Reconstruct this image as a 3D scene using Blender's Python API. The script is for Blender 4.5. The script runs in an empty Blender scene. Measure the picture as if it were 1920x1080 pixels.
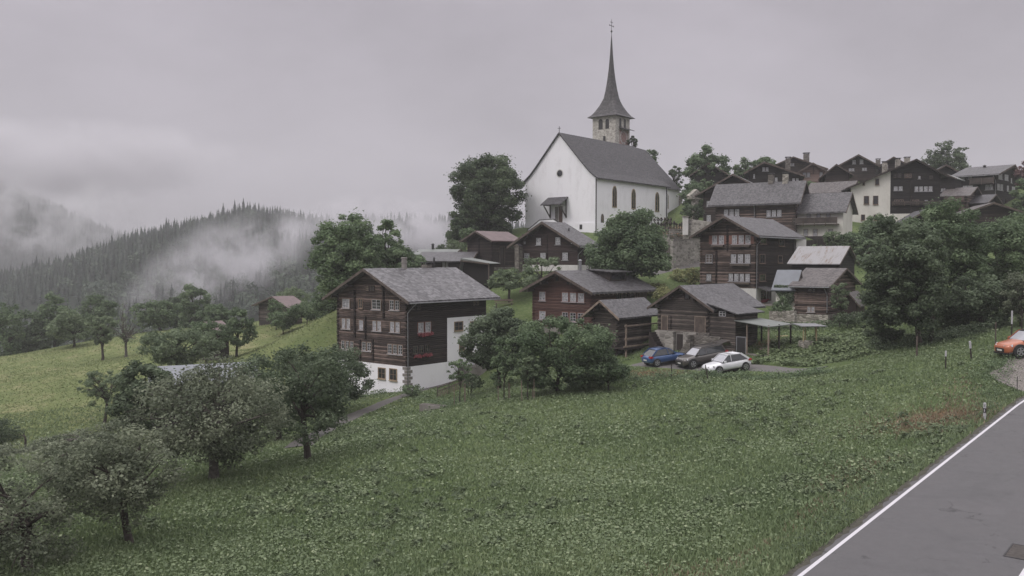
import bpy, bmesh, math, random
import numpy as np
from mathutils import Vector, Matrix

C = bpy.context.scene
COL = C.collection
PI = math.pi
R = math.radians

# ---------------------------------------------------------------- camera
F = 1663.0                       # focal length in pixels of the 1920 px wide photograph
PITCH = math.atan(55.0 / F)      # looking slightly down
cam_d = bpy.data.cameras.new('camera'); cam = bpy.data.objects.new('camera', cam_d); COL.objects.link(cam)
cam.location = (0, 0, 0); cam.rotation_euler = (PI/2 - PITCH, 0, 0)
cam_d.sensor_width = 36.0; cam_d.lens = F / 1920.0 * 36.0
cam_d.clip_start = 0.3; cam_d.clip_end = 9000
C.camera = cam
C.render.resolution_x = 1024; C.render.resolution_y = 576

# ---------------------------------------------------------------- light
C.view_settings.view_transform = 'Standard'; C.view_settings.look = 'None'
C.view_settings.exposure = 0.12; C.view_settings.gamma = 1.0
C.cycles.use_denoising = True
C.cycles.volume_bounces = 1; C.cycles.max_bounces = 6; C.cycles.diffuse_bounces = 3
C.cycles.transparent_max_bounces = 16; C.cycles.glossy_bounces = 2
C.cycles.volume_step_rate = 2.0; C.cycles.volume_max_steps = 96

SUN_EL, SUN_ROT = R(48), R(-60)
sd = bpy.data.lights.new('sun', 'SUN'); sun = bpy.data.objects.new('sun', sd); COL.objects.link(sun)
sd.energy = 1.2; sd.angle = R(18); sd.color = (1.0, 0.96, 0.93)
# sun behind the cloud, to the left of the view and a little behind the camera
_v = Vector((math.sin(SUN_ROT) * math.cos(SUN_EL), -0.35, math.sin(SUN_EL))).normalized()
sun.rotation_euler = _v.to_track_quat('Z', 'Y').to_euler(); sun.location = (0, 0, 200)

w = bpy.data.worlds.new('World'); C.world = w; w.use_nodes = True
nt = w.node_tree; nt.nodes.clear()
def N(nt, t, **kw):
    n = nt.nodes.new(t)
    for k, v in kw.items(): setattr(n, k, v)
    return n
out = N(nt, 'ShaderNodeOutputWorld'); bg1 = N(nt, 'ShaderNodeBackground'); bg2 = N(nt, 'ShaderNodeBackground')
sky = N(nt, 'ShaderNodeTexSky', sky_type='NISHITA'); sky.sun_disc = False
sky.sun_elevation = SUN_EL; sky.sun_rotation = SUN_ROT
bg1.inputs['Strength'].default_value = 0.05; nt.links.new(sky.outputs[0], bg1.inputs['Color'])
tc = N(nt, 'ShaderNodeTexCoord')
sep = N(nt, 'ShaderNodeSeparateXYZ'); nt.links.new(tc.outputs['Generated'], sep.inputs[0])
# cloud layer: brighter towards the zenith as an overcast sky is
elev = N(nt, 'ShaderNodeValToRGB'); nt.links.new(sep.outputs['Z'], elev.inputs[0])
e = elev.color_ramp.elements
e[0].position = 0.0; e[0].color = (0.385, 0.360, 0.395, 1)
e[1].position = 1.0; e[1].color = (2.1, 2.05, 2.1, 1)
x = e.new(0.10); x.color = (0.392, 0.362, 0.408, 1)
x = e.new(0.30); x.color = (0.402, 0.370, 0.418, 1)
x = e.new(0.50); x.color = (1.15, 1.12, 1.17, 1)
mp = N(nt, 'ShaderNodeMapping'); mp.inputs['Scale'].default_value = (2.0, 2.0, 4.0); mp.inputs['Rotation'].default_value = (0, R(-25), 0)
nt.links.new(tc.outputs['Generated'], mp.inputs[0])
nz = N(nt, 'ShaderNodeTexNoise'); nz.inputs['Scale'].default_value = 1.6; nz.inputs['Detail'].default_value = 7; nz.inputs['Roughness'].default_value = 0.55
nt.links.new(mp.outputs[0], nz.inputs['Vector'])
mr = N(nt, 'ShaderNodeMapRange'); mr.inputs[1].default_value = 0.3; mr.inputs[2].default_value = 0.7
mr.inputs[3].default_value = 0.76; mr.inputs[4].default_value = 1.20
nt.links.new(nz.outputs[0], mr.inputs[0])
mul = N(nt, 'ShaderNodeVectorMath', operation='SCALE'); nt.links.new(elev.outputs[0], mul.inputs[0]); nt.links.new(mr.outputs[0], mul.inputs['Scale'])
nt.links.new(mul.outputs[0], bg2.inputs['Color']); bg2.inputs['Strength'].default_value = 1.0
mx = N(nt, 'ShaderNodeMixShader'); mx.inputs[0].default_value = 0.96
nt.links.new(bg1.outputs[0], mx.inputs[1]); nt.links.new(bg2.outputs[0], mx.inputs[2]); nt.links.new(mx.outputs[0], out.inputs[0])

# ---------------------------------------------------------------- geometry of the view
cp, sp = math.cos(PITCH), math.sin(PITCH)
def ray(px, py):
    cx = (px - 960) / F; cy = (540 - py) / F
    return Vector((cx, cp + cy * sp, -sp + cy * cp))
def P(px, py, D):
    v = ray(px, py); return v * (D / v.y)
def proj(v):
    d = cp * v[1] - sp * v[2]; u = sp * v[1] + cp * v[2]
    return 960 + F * v[0] / d, 540 - F * u / d

# ---------------------------------------------------------------- mesh collecting
class MB:
    def __init__(s): s.v = []; s.f = []; s.m = []
    def add(s, vs, fs, mi=0):
        o = len(s.v); s.v += [tuple(p) for p in vs]
        for f in fs: s.f.append(tuple(i + o for i in f)); s.m.append(mi)
        return s
    def box(s, x0, x1, y0, y1, z0, z1, mi=0, M=None):
        if x0 > x1: x0, x1 = x1, x0
        if y0 > y1: y0, y1 = y1, y0
        if z0 > z1: z0, z1 = z1, z0
        vs = [(x, y, z) for z in (z0, z1) for (x, y) in ((x0, y0), (x1, y0), (x1, y1), (x0, y1))]
        if M is not None: vs = [M @ Vector(p) for p in vs]
        return s.add(vs, [(3, 2, 1, 0), (4, 5, 6, 7), (0, 1, 5, 4), (1, 2, 6, 5), (2, 3, 7, 6), (3, 0, 4, 7)], mi)
    def extr(s, poly, axisf, a0, a1, mi=0):
        """poly of (u,z); axisf(u,v,z)->xyz; extruded along v from a0 to a1"""
        n = len(poly)
        vs = [axisf(u, a0, z) for u, z in poly] + [axisf(u, a1, z) for u, z in poly]
        fs = [tuple(range(n - 1, -1, -1)), tuple(range(n, 2 * n))]
        fs += [(i, (i + 1) % n, n + (i + 1) % n, n + i) for i in range(n)]
        return s.add(vs, fs, mi)
    def bar(s, a, b, wd, ht=None, mi=0):
        a = Vector(a); b = Vector(b); d = b - a
        if d.length < 1e-6: return s
        ht = wd if ht is None else ht
        q = d.to_track_quat('X', 'Z').to_matrix().to_4x4(); M = Matrix.Translation(a) @ q
        return s.box(0, d.length, -wd/2, wd/2, -ht/2, ht/2, mi, M)
    def tube(s, pts, rs, n=7, mi=0, cap=True):
        pts = [Vector(p) for p in pts]; o = len(s.v); k = len(pts)
        for i, p in enumerate(pts):
            d = (pts[min(i+1, k-1)] - pts[max(i-1, 0)])
            if d.length < 1e-7: d = Vector((0, 0, 1))
            d.normalize(); a = Vector((1, 0, 0)) if abs(d.x) < .8 else Vector((0, 1, 0))
            u = d.cross(a).normalized(); v = d.cross(u)
            for j in range(n):
                t = 2*PI*j/n; s.v.append(tuple(p + (u*math.cos(t) + v*math.sin(t))*rs[i]))
        for i in range(k-1):
            for j in range(n):
                s.f.append((o+i*n+j, o+i*n+(j+1) % n, o+(i+1)*n+(j+1) % n, o+(i+1)*n+j)); s.m.append(mi)
        if cap:
            s.f.append(tuple(o+j for j in range(n-1, -1, -1))); s.m.append(mi)
            s.f.append(tuple(o+(k-1)*n+j for j in range(n))); s.m.append(mi)
        return s
    def build(s, name, mats, parent=None, smooth=False, fix=True):
        me = bpy.data.meshes.new(name); me.from_pydata(s.v, [], s.f)
        if not isinstance(mats, (list, tuple)): mats = [mats]
        for m in mats: me.materials.append(m)
        if len(mats) > 1: me.polygons.foreach_set('material_index', s.m)
        if fix:
            bm = bmesh.new(); bm.from_mesh(me); bmesh.ops.recalc_face_normals(bm, faces=bm.faces); bm.to_mesh(me); bm.free()
        if smooth: me.polygons.foreach_set('use_smooth', [True]*len(me.polygons))
        me.update()
        o = bpy.data.objects.new(name, me); COL.objects.link(o)
        if parent is not None: o.parent = parent
        return o
def npmesh(name, V, n_side, mat, parent=None, tint=None, smooth=False):
    """fast mesh of separate n-gons from an (N*n_side,3) array"""
    me = bpy.data.meshes.new(name); nv = len(V); nf = nv // n_side
    me.vertices.add(nv); me.vertices.foreach_set('co', np.asarray(V, dtype=np.float32).ravel())
    me.loops.add(nv); me.loops.foreach_set('vertex_index', np.arange(nv, dtype=np.int32))
    me.polygons.add(nf); me.polygons.foreach_set('loop_start', np.arange(0, nv, n_side, dtype=np.int32))
    try: me.polygons.foreach_set('loop_total', np.full(nf, n_side, dtype=np.int32))
    except Exception: pass
    me.update(calc_edges=True)
    for m in (mat if isinstance(mat, (list, tuple)) else [mat]): me.materials.append(m)
    if tint is not None:
        at = me.attributes.new('tint', 'FLOAT', 'FACE'); at.data.foreach_set('value', np.asarray(tint, dtype=np.float32))
    me.validate()
    o = bpy.data.objects.new(name, me); COL.objects.link(o)
    if parent is not None: o.parent = parent
    return o
def tag(o, label=None, cat=None, group=None, kind=None):
    if label: o['label'] = label
    if cat: o['category'] = cat
    if group: o['group'] = group
    if kind: o['kind'] = kind
    return o
def empty(name, loc, rz=0.0, label=None, cat=None, group=None):
    o = bpy.data.objects.new(name, None); COL.objects.link(o); o.empty_display_size = .3
    o.location = loc; o.rotation_euler = (0, 0, rz); return tag(o, label, cat, group)
def copy_tree(o, parent=None):
    c = o.copy(); COL.objects.link(c); c.parent = parent
    for ch in [k for k in bpy.data.objects if k.parent == o and k != c]: copy_tree(ch, c)
    return c

# ---------------------------------------------------------------- materials
def mat(name):
    m = bpy.data.materials.new(name); m.use_nodes = True; t = m.node_tree
    b = t.nodes.get('Principled BSDF'); return m, t, b
def rgb(c): return (c[0], c[1], c[2], 1)
def ramp(t, fac, stops):
    r = N(t, 'ShaderNodeValToRGB'); e = r.color_ramp.elements
    e[0].position, e[0].color = stops[0][0], rgb(stops[0][1]); e[1].position, e[1].color = stops[-1][0], rgb(stops[-1][1])
    for p, c in stops[1:-1]:
        q = e.new(p); q.color = rgb(c)
    t.links.new(fac, r.inputs[0]); return r.outputs[0]
def noise(t, vec, scale, detail=4, rough=.55, dim='3D'):
    n = N(t, 'ShaderNodeTexNoise'); n.inputs['Scale'].default_value = scale; n.inputs['Detail'].default_value = detail
    n.inputs['Roughness'].default_value = rough
    if vec is not None: t.links.new(vec, n.inputs['Vector'])
    return n.outputs[0]
def mapping(t, vec, sc=(1, 1, 1), rot=(0, 0, 0), loc=(0, 0, 0)):
    m = N(t, 'ShaderNodeMapping'); m.inputs['Scale'].default_value = sc; m.inputs['Rotation'].default_value = rot; m.inputs['Location'].default_value = loc
    t.links.new(vec, m.inputs[0]); return m.outputs[0]
def objco(t): return N(t, 'ShaderNodeTexCoord').outputs['Object']
def mixc(t, fac, a, b, mode='MIX'):
    m = N(t, 'ShaderNodeMix', data_type='RGBA', blend_type=mode)
    for k, v in ((0, fac), (6, a), (7, b)):
        if isinstance(v, (int, float)): m.inputs[k].default_value = v
        elif isinstance(v, tuple): m.inputs[k].default_value = rgb(v)
        else: t.links.new(v, m.inputs[k])
    return m.outputs[2]
def math_(t, op, a, b=None):
    m = N(t, 'ShaderNodeMath', operation=op)
    for k, v in ((0, a), (1, b)):
        if v is None: continue
        if isinstance(v, (int, float)): m.inputs[k].default_value = v
        else: t.links.new(v, m.inputs[k])
    return m.outputs[0]
def bump(t, b, h, strength=.5, dist=.05):
    n = N(t, 'ShaderNodeBump'); n.inputs['Strength'].default_value = strength; n.inputs['Distance'].default_value = dist
    t.links.new(h, n.inputs['Height']); t.links.new(n.outputs[0], b.inputs['Normal'])
def plain(name, c, rough=.7, metal=0.0, spec=.5, var=.12, scale=3.0):
    m, t, b = mat(name); oc = objco(t)
    n = noise(t, oc, scale, 5); c0 = tuple(x*(1-var) for x in c); c1 = tuple(min(1, x*(1+var)) for x in c)
    t.links.new(ramp(t, n, [(.3, c0), (.7, c1)]), b.inputs['Base Color'])
    b.inputs['Roughness'].default_value = rough; b.inputs['Metallic'].default_value = metal
    b.inputs['Specular IOR Level'].default_value = spec
    return m
def log_wood(name, dark, mid, light, lh=.2, light_amt=.62, vertical=False, k=1.45):
    """weathered log wall: every course its own tone, long streaks, grooves between courses"""
    dark, mid, light = [tuple(k*(x*.52+sum(c)/3*.48) for x in c) for c in (dark, mid, light)]
    m, t, b = mat(name); oc = objco(t)
    if vertical:
        oc = mapping(t, oc, rot=(0, R(90), 0))
    s = N(t, 'ShaderNodeSeparateXYZ'); t.links.new(oc, s.inputs[0])
    zf = math_(t, 'DIVIDE', s.outputs[2], lh); fl = math_(t, 'FLOOR', zf); fr = math_(t, 'FRACT', zf)
    wn = N(t, 'ShaderNodeTexWhiteNoise', noise_dimensions='1D'); t.links.new(fl, wn.inputs['W'])
    st = noise(t, mapping(t, oc, sc=(.55, .55, 6.0)), 1.4, 6, .65)
    big = noise(t, oc, .45, 4, .6)
    a = math_(t, 'ADD', math_(t, 'MULTIPLY', wn.outputs[0], .30), math_(t, 'MULTIPLY', st, .55))
    a = math_(t, 'ADD', a, math_(t, 'MULTIPLY', big, .35))
    col = ramp(t, a, [(.32, dark), (light_amt - .08, mid), (light_amt + .16, light)])
    g = math_(t, 'GREATER_THAN', math_(t, 'ABSOLUTE', math_(t, 'SUBTRACT', fr, .5)), .44)
    col = mixc(t, math_(t, 'MULTIPLY', g, .75), col, tuple(x*.35 for x in dark))
    t.links.new(col, b.inputs['Base Color']); b.inputs['Roughness'].default_value = .85; b.inputs['Specular IOR Level'].default_value = .25
    rd = math_(t, 'SQRT', math_(t, 'SUBTRACT', 1.0, math_(t, 'POWER', math_(t, 'MULTIPLY', math_(t, 'SUBTRACT', fr, .5), 1.9), 2.0)))
    hh = math_(t, 'ADD', rd, math_(t, 'MULTIPLY', st, .3)); bump(t, b, hh, .8, .06)
    return m
def roof_tiles(name, c0, c1, c2, cell=.42, wet=.55, ew=1.0):
    """irregular stone slabs; coordinates follow the building"""
    m, t, b = mat(name); oc = objco(t)
    dn = N(t, 'ShaderNodeTexNoise'); dn.inputs['Scale'].default_value = .8; t.links.new(oc, dn.inputs['Vector'])
    oc2 = N(t, 'ShaderNodeVectorMath', operation='ADD'); t.links.new(oc, oc2.inputs[0])
    sc = N(t, 'ShaderNodeVectorMath', operation='SCALE'); t.links.new(dn.outputs['Color'], sc.inputs[0]); sc.inputs['Scale'].default_value = .12
    t.links.new(sc.outputs[0], oc2.inputs[1])
    vo = N(t, 'ShaderNodeTexVoronoi', feature='F1'); vo.inputs['Scale'].default_value = 1/cell; vo.inputs['Randomness'].default_value = .75
    t.links.new(mapping(t, oc2.outputs[0], sc=(1, 1, 1.2)), vo.inputs['Vector'])
    s = N(t, 'ShaderNodeSeparateColor'); t.links.new(vo.outputs['Color'], s.inputs[0])
    big = noise(t, oc, .5, 5, .6)
    a = math_(t, 'ADD', math_(t, 'MULTIPLY', s.outputs[0], .6), math_(t, 'MULTIPLY', big, .6))
    col = ramp(t, a, [(.25, c0), (.6, c1), (1.0, c2)])
    edge = math_(t, 'GREATER_THAN', vo.outputs['Distance'], .62)
    col = mixc(t, math_(t, 'MULTIPLY', edge, .6), col, tuple(x*.4 for x in c0))
    t.links.new(col, b.inputs['Base Color']); b.inputs['Roughness'].default_value = wet; b.inputs['Specular IOR Level'].default_value = .5
    h = math_(t, 'SUBTRACT', math_(t, 'MULTIPLY', s.outputs[1], .8), vo.outputs['Distance']); bump(t, b, h, .7, .06)
    return m
def stone_wall(name, c0, c1, c2, cell=.4, mortar=(.22, .2, .18), bs=.8):
    m, t, b = mat(name); oc = objco(t)
    mpv = mapping(t, oc, sc=(1, 1, 1.7))
    vo = N(t, 'ShaderNodeTexVoronoi', feature='F1'); vo.inputs['Scale'].default_value = 1/cell; t.links.new(mpv, vo.inputs['Vector'])
    ve = N(t, 'ShaderNodeTexVoronoi', feature='DISTANCE_TO_EDGE'); ve.inputs['Scale'].default_value = 1/cell; t.links.new(mpv, ve.inputs['Vector'])
    s = N(t, 'ShaderNodeSeparateColor'); t.links.new(vo.outputs['Color'], s.inputs[0])
    n = noise(t, oc, 1.1, 6, .65)
    a = math_(t, 'ADD', math_(t, 'MULTIPLY', s.outputs[0], .55), math_(t, 'MULTIPLY', n, .6))
    col = ramp(t, a, [(.25, c0), (.6, c1), (.95, c2)])
    mk = math_(t, 'LESS_THAN', ve.outputs['Distance'], .055)
    col = mixc(t, mk, col, mortar)
    t.links.new(col, b.inputs['Base Color']); b.inputs['Roughness'].default_value = .95
    bump(t, b, math_(t, 'MINIMUM', ve.outputs['Distance'], .2), bs, .25)
    return m
def plaster(name, c, dirt, amt=.6, seed=0):
    m, t, b = mat(name); oc = objco(t)
    n1 = noise(t, mapping(t, oc, sc=(1, 1, .45), loc=(seed, 0, 0)), .7, 7, .62); n2 = noise(t, oc, 6, 4, .6)
    a = math_(t, 'ADD', math_(t, 'MULTIPLY', n1, .75), math_(t, 'MULTIPLY', n2, .25))
    t.links.new(ramp(t, a, [(.33, dirt), (amt, c), (1, c)]), b.inputs['Base Color'])
    b.inputs['Roughness'].default_value = .95; b.inputs['Specular IOR Level'].default_value = .2; bump(t, b, n2, .25, .03)
    return m
def leaf_mat(name, c0, c1, c2, trans=.42, k=3.05):
    c0, c1, c2 = [tuple(min(.6, (x*.84+sum(c)/3*.16)*k*q) for x, q in zip(c, (1.02, 1.0, .96))) for c in (c0, c1, c2)]
    m, t, b = mat(name); at = N(t, 'ShaderNodeAttribute', attribute_name='tint')
    col = ramp(t, at.outputs['Fac'], [(0, c0), (.5, c1), (1, c2)])
    t.links.new(col, b.inputs['Base Color']); b.inputs['Roughness'].default_value = .6; b.inputs['Specular IOR Level'].default_value = .25
    tr = N(t, 'ShaderNodeBsdfTranslucent'); t.links.new(col, tr.inputs['Color'])
    mx = N(t, 'ShaderNodeMixShader'); mx.inputs[0].default_value = trans
    o = [n for n in t.nodes if n.type == 'OUTPUT_MATERIAL'][0]
    t.links.new(b.outputs[0], mx.inputs[1]); t.links.new(tr.outputs[0], mx.inputs[2]); t.links.new(mx.outputs[0], o.inputs[0])
    return m

M = {}
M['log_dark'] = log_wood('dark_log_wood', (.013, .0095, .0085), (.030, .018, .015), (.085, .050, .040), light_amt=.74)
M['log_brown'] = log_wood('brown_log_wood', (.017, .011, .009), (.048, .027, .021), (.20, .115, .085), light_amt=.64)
M['log_red'] = log_wood('reddish_log_wood', (.038, .011, .007), (.078, .024, .015), (.13, .052, .036), light_amt=.70, lh=.17)
M['log_black'] = log_wood('blackened_log_wood', (.010, .008, .0085), (.020, .0145, .0135), (.045, .031, .028), light_amt=.80)
M['log_grey'] = log_wood('grey_brown_log_wood', (.019, .014, .012), (.052, .037, .030), (.165, .115, .090), light_amt=.70)
M['log_pink'] = log_wood('light_reddish_wood', (.10, .050, .038), (.165, .082, .062), (.24, .13, .10), light_amt=.6)
M['boards'] = log_wood('vertical_board_wood', (.035, .020, .016), (.075, .040, .032), (.15, .085, .068), lh=.16, light_amt=.6, vertical=True)
M['boards_dark'] = log_wood('dark_vertical_boards', (.016, .012, .011), (.032, .022, .019), (.07, .048, .04), lh=.16, light_amt=.7, vertical=True)
M['timber'] = plain('weathered_timber', (.085, .065, .055), .85, var=.4, scale=2)
M['timber_dark'] = plain('dark_timber', (.028, .020, .018), .85, var=.4, scale=2)
M['timber_light'] = plain('pale_timber', (.20, .155, .125), .85, var=.35, scale=2)
M['timber_yellow'] = plain('yellow_timber', (.36, .29, .17), .8, var=.2, scale=2)
M['slate'] = roof_tiles('grey_stone_slabs', (.060, .056, .060), (.105, .099, .105), (.175, .166, .175), .42, .5)
M['slate_b'] = roof_tiles('smooth_grey_slates', (.052, .048, .052), (.082, .077, .082), (.12, .113, .12), .28, .55)
M['slate_brown'] = roof_tiles('brown_grey_slates', (.058, .048, .047), (.090, .077, .075), (.13, .113, .11), .30, .6)
M['slate_dark'] = roof_tiles('dark_slates', (.035, .032, .036), (.052, .048, .054), (.078, .072, .08), .35, .6)
M['church_roof'] = roof_tiles('church_shingles', (.032, .029, .033), (.047, .043, .048), (.072, .066, .074), .32, .65)
M['spire'] = roof_tiles('spire_shingles', (.034, .030, .033), (.050, .045, .048), (.085, .077, .080), .40, .65)
M['roof_red'] = plain('reddish_sheet_roof', (.115, .075, .075), .5, var=.25, scale=1.2)
M['roof_pale'] = plain('pale_sheet_roof', (.155, .165, .155), .5, var=.15, scale=1.2)
M['roof_blue'] = plain('bluish_sheet_roof', (.145, .155, .175), .35, var=.15, scale=1.0)
M['stone'] = stone_wall('grey_rubble', (.07, .062, .055), (.14, .125, .112), (.24, .22, .195), .38, (.13, .115, .10))
M['stone_pale'] = stone_wall('pale_rubble', (.13, .12, .10), (.32, .295, .26), (.50, .47, .42), .42, (.24, .22, .19), .7)
M['stone_wall'] = stone_wall('mortared_rubble', (.13, .12, .108), (.25, .232, .212), (.38, .355, .325), .5, (.27, .25, .23), .5)
M['white'] = plaster('white_plaster', (.82, .805, .84), (.72, .70, .73), .5)
M['white_b'] = plaster('aged_white_plaster', (.62, .60, .59), (.44, .42, .40), .6)
M['cream'] = plaster('cream_plaster', (.66, .635, .59), (.54, .515, .475), .55)
M['concrete'] = plaster('grey_render', (.27, .25, .235), (.15, .135, .125), .65)
M['window_white'] = plain('white_window_paint', (.42, .41, .43), .5, var=.05)
M['window_wood'] = plain('light_window_wood', (.20, .14, .105), .7, var=.25)
M['window_red'] = plain('reddish_window_wood', (.20, .095, .075), .7, var=.2)
M['surround'] = plain('sandstone_surround', (.32, .25, .17), .85, var=.2)
M['curtain'] = plain('white_curtain', (.30, .295, .315), .5, var=.75, scale=4.5)
M['metal'] = plain('grey_metal', (.22, .22, .23), .45, metal=.3, var=.15)
M['metal_dark'] = plain('dark_metal', (.035, .033, .035), .5, metal=.3, var=.2)
M['door'] = plain('brown_door', (.09, .05, .038), .7, var=.25)
M['flower'] = plain('red_flowers', (.20, .045, .055), .7, var=.5, scale=12)
M['bark'] = plain('bark', (.050, .040, .034), .95, var=.5, scale=5)
M['bark_grey'] = plain('grey_bark', (.085, .075, .066), .95, var=.45, scale=5)
def glass_mat():
    m, t, b = mat('window_glass'); oc = objco(t)
    t.links.new(ramp(t, noise(t, oc, 1.3, 2), [(.35, (.012, .012, .014)), (.7, (.05, .05, .056))]), b.inputs['Base Color'])
    b.inputs['Roughness'].default_value = .08; b.inputs['Specular IOR Level'].default_value = .6
    return m
M['glass'] = glass_mat()
def rusty():
    m, t, b = mat('rusty_sheet_metal'); oc = objco(t)
    n = noise(t, mapping(t, oc, sc=(.5, 2.2, .35)), 1.1, 7, .7)
    t.links.new(ramp(t, n, [(.48, (.25, .24, .245)), (.58, (.20, .185, .178)), (.64, (.16, .09, .068)), (.78, (.11, .06, .045))]), b.inputs['Base Color'])
    b.inputs['Roughness'].default_value = .5; b.inputs['Metallic'].default_value = .15
    return m
M['rusty'] = rusty()
M['leaf_lime'] = leaf_mat('lime_leaves', (.011, .019, .010), (.026, .040, .020), (.054, .075, .038))
M['leaf_ash'] = leaf_mat('ash_leaves', (.024, .040, .018), (.043, .067, .031), (.078, .110, .053))
M['leaf_mid'] = leaf_mat('green_leaves', (.018, .031, .015), (.038, .058, .029), (.074, .102, .054))
M['leaf_dark'] = leaf_mat('dark_leaves', (.013, .021, .011), (.030, .043, .024), (.060, .080, .048))
M['leaf_apple'] = leaf_mat('apple_leaves', (.020, .026, .016), (.048, .058, .038), (.098, .110, .076))
M['leaf_olive'] = leaf_mat('olive_leaves', (.028, .042, .023), (.050, .069, .038), (.076, .098, .057))
M['leaf_bright'] = leaf_mat('bright_leaves', (.028, .042, .018), (.052, .074, .032), (.090, .115, .055), .3, 2.6)
M['leaf_copper'] = leaf_mat('copper_leaves', (.030, .015, .017), (.050, .026, .028), (.075, .042, .042))
M['leaf_yellow'] = leaf_mat('yellow_green_leaves', (.05, .058, .024), (.088, .094, .040), (.14, .14, .066))
M['needle'] = leaf_mat('conifer_needles', (.008, .014, .012), (.015, .024, .018), (.028, .042, .028), .1)
M['needle_far'] = leaf_mat('far_forest', (.010, .016, .013), (.018, .028, .020), (.035, .050, .032), .1)
# ---------------------------------------------------------------- terrain
ctrl = [  # (px, py, distance) of ground seen in the view
 (960,1080,29),(420,1080,33),(0,1080,31),(1300,1080,26.5),(1150,960,36),
 (1200,900,42),(1450,900,38.5),(960,900,44.5),(600,900,47),(397,897,48),(237,1010,36.5),(60,1000,36.5),(0,900,50),
 (575,860,52),(800,800,60),(1000,745,67),(1200,735,66),(1330,703,72),(1500,694,72),(1600,690,66),(1700,665,66),
 (1725,645,70),(1830,650,66),(1870,667,58),(1850,722,52),(1918,660,59),(1600,800,49),(1780,790,46),(1690,850,42),
 (1560,620,85),(1650,602,86),(1500,612,89),(1245,684,78),(1330,664,80),(1240,655,84),(1157,680,81),(1222,675,82.5),(1190,684,78.5),(1420,640,82),
 (1417,575,103),(1312,538,110),(1265,502,118),(1225,510,120),(1117,437,149),(985,428,158),(1250,436,162),(1083,508,114),(972,510,120),
 (1109,625,92),(999,615,98),(764,731,87.5),(632,742,94),(912,692,96),(700,790,74),(640,800,71),(955,562,106),(930,610,99),
 (923,508,123),(900,535,114),(830,515,122),(640,585,108),(560,625,118),(480,655,128),(500,609,140),(600,595,128),
 (0,840,78),(150,822,80),(240,790,82),(300,700,105),(0,675,150),(60,662,152),(137,650,150),(240,668,135),(300,622,172),(440,670,115),(370,655,122),
 (360,765,85),(120,880,60),(640,765,80),
 (1491,440,128),(1340,440,134),(1581,470,126),(1669,440,138),(1625,440,136),(1745,420,140),(1866,392,158),(1700,500,112),(1545,500,114),(1850,500,104),(1650,560,94),(1800,595,82),
 (1571,575,98),(1480,575,100),(1551,612,90),(1491,612,93),(1604,600,94),(1990,655,57),(1920,662,57),(1430,350,160),(1600,350,165),(1700,335,182),(1320,352,170),(1850,345,186),(1275,398,180),(915,457,155),(845,475,158),
 (1400,560,112),(1480,568,106),(1760,770,49),(1900,620,68),(560,598,165),(700,590,150),(780,560,150),(850,540,140)]
cw = [  # plain world points that carry the terrain past the frame
 (-120,60,-24),(-60,20,-15),(-40,-30,-14),(45,0,-9),(60,60,-6.2),(85,100,-1),(110,150,10),(140,200,18),(60,230,18),(20,230,10),
 (-60,230,-32),(-110,200,-24),(-130,140,-22),(-110,100,-21),(10,-40,-10),(-15,215,-10),(-30,190,-6),(0,280,-10),(100,280,10),(-90,165,-17.5),(-75,185,-19),(-160,240,-45)]
CP = np.array([tuple(P(*c)) for c in ctrl] + cw, dtype=float)
_K = len(CP)
def _U(r2): return np.where(r2 > 1e-9, r2*np.log(np.maximum(r2, 1e-9)), 0)
_d2 = ((CP[:, None, :2] - CP[None, :, :2])**2).sum(-1)
_A = np.zeros((_K+3, _K+3)); _A[:_K, :_K] = _U(_d2/1e4) + np.eye(_K)*2e-3
_A[:_K, _K] = 1; _A[:_K, _K+1:] = CP[:, :2]/100; _A[_K:, :_K] = _A[:_K, _K:].T
_W = np.linalg.solve(_A, np.concatenate([CP[:, 2], np.zeros(3)]))
def tps(x, y):
    x = np.asarray(x, float).ravel(); y = np.asarray(y, float).ravel(); o = np.empty(len(x))
    for i in range(0, len(x), 20000):
        a = x[i:i+20000]; b = y[i:i+20000]
        r2 = ((a[:, None]-CP[None, :, 0])**2 + (b[:, None]-CP[None, :, 1])**2)/1e4
        o[i:i+20000] = _U(r2) @ _W[:_K] + _W[_K] + a/100*_W[_K+1] + b/100*_W[_K+2]
    return o
def sstep(a, b, t):
    t = np.clip((t-a)/(b-a), 0, 1); return t*t*(3-2*t)
# the road: straight, its near edge line from RA to RB
RA = np.array(P(1500, 1080, 25)); RB = np.array(P(1920, 750, 50))
_rd = (RB-RA)[:2]; RL = np.linalg.norm(_rd); _rd /= RL; _rn = np.array([_rd[1], -_rd[0]])
RW = 4.92
def road_curve(s): return .035*np.maximum(np.asarray(s, float)-(RL-.5), 0)**2   # the road bends away to the right past the frame
def road_sd(x, y):
    dx = np.asarray(x)-RA[0]; dy = np.asarray(y)-RA[1]; s = dx*_rd[0]+dy*_rd[1]
    return s, dx*_rn[0]+dy*_rn[1]-road_curve(s)
def road_z(s): return RA[2] + (RB[2]-RA[2])*np.clip(s, -30, 90)/RL
def road_pt(s, d, dz=0.0):
    d = d+float(road_curve(s))
    return (RA[0]+_rd[0]*s+_rn[0]*d, RA[1]+_rd[1]*s+_rn[1]*d, float(road_z(s))+dz)
R1 = ([-400, 0, 130, 270, 400, 460, 560, 640, 700, 850, 1000, 1200, 1500, 2600], [545, 530, 502, 452, 424, 406, 420, 432, 428, 428, 440, 452, 500, 540])
R2 = ([-400, 0, 100, 200, 260, 350, 500, 900, 2600], [240, 335, 372, 418, 446, 480, 520, 540, 560])
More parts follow.
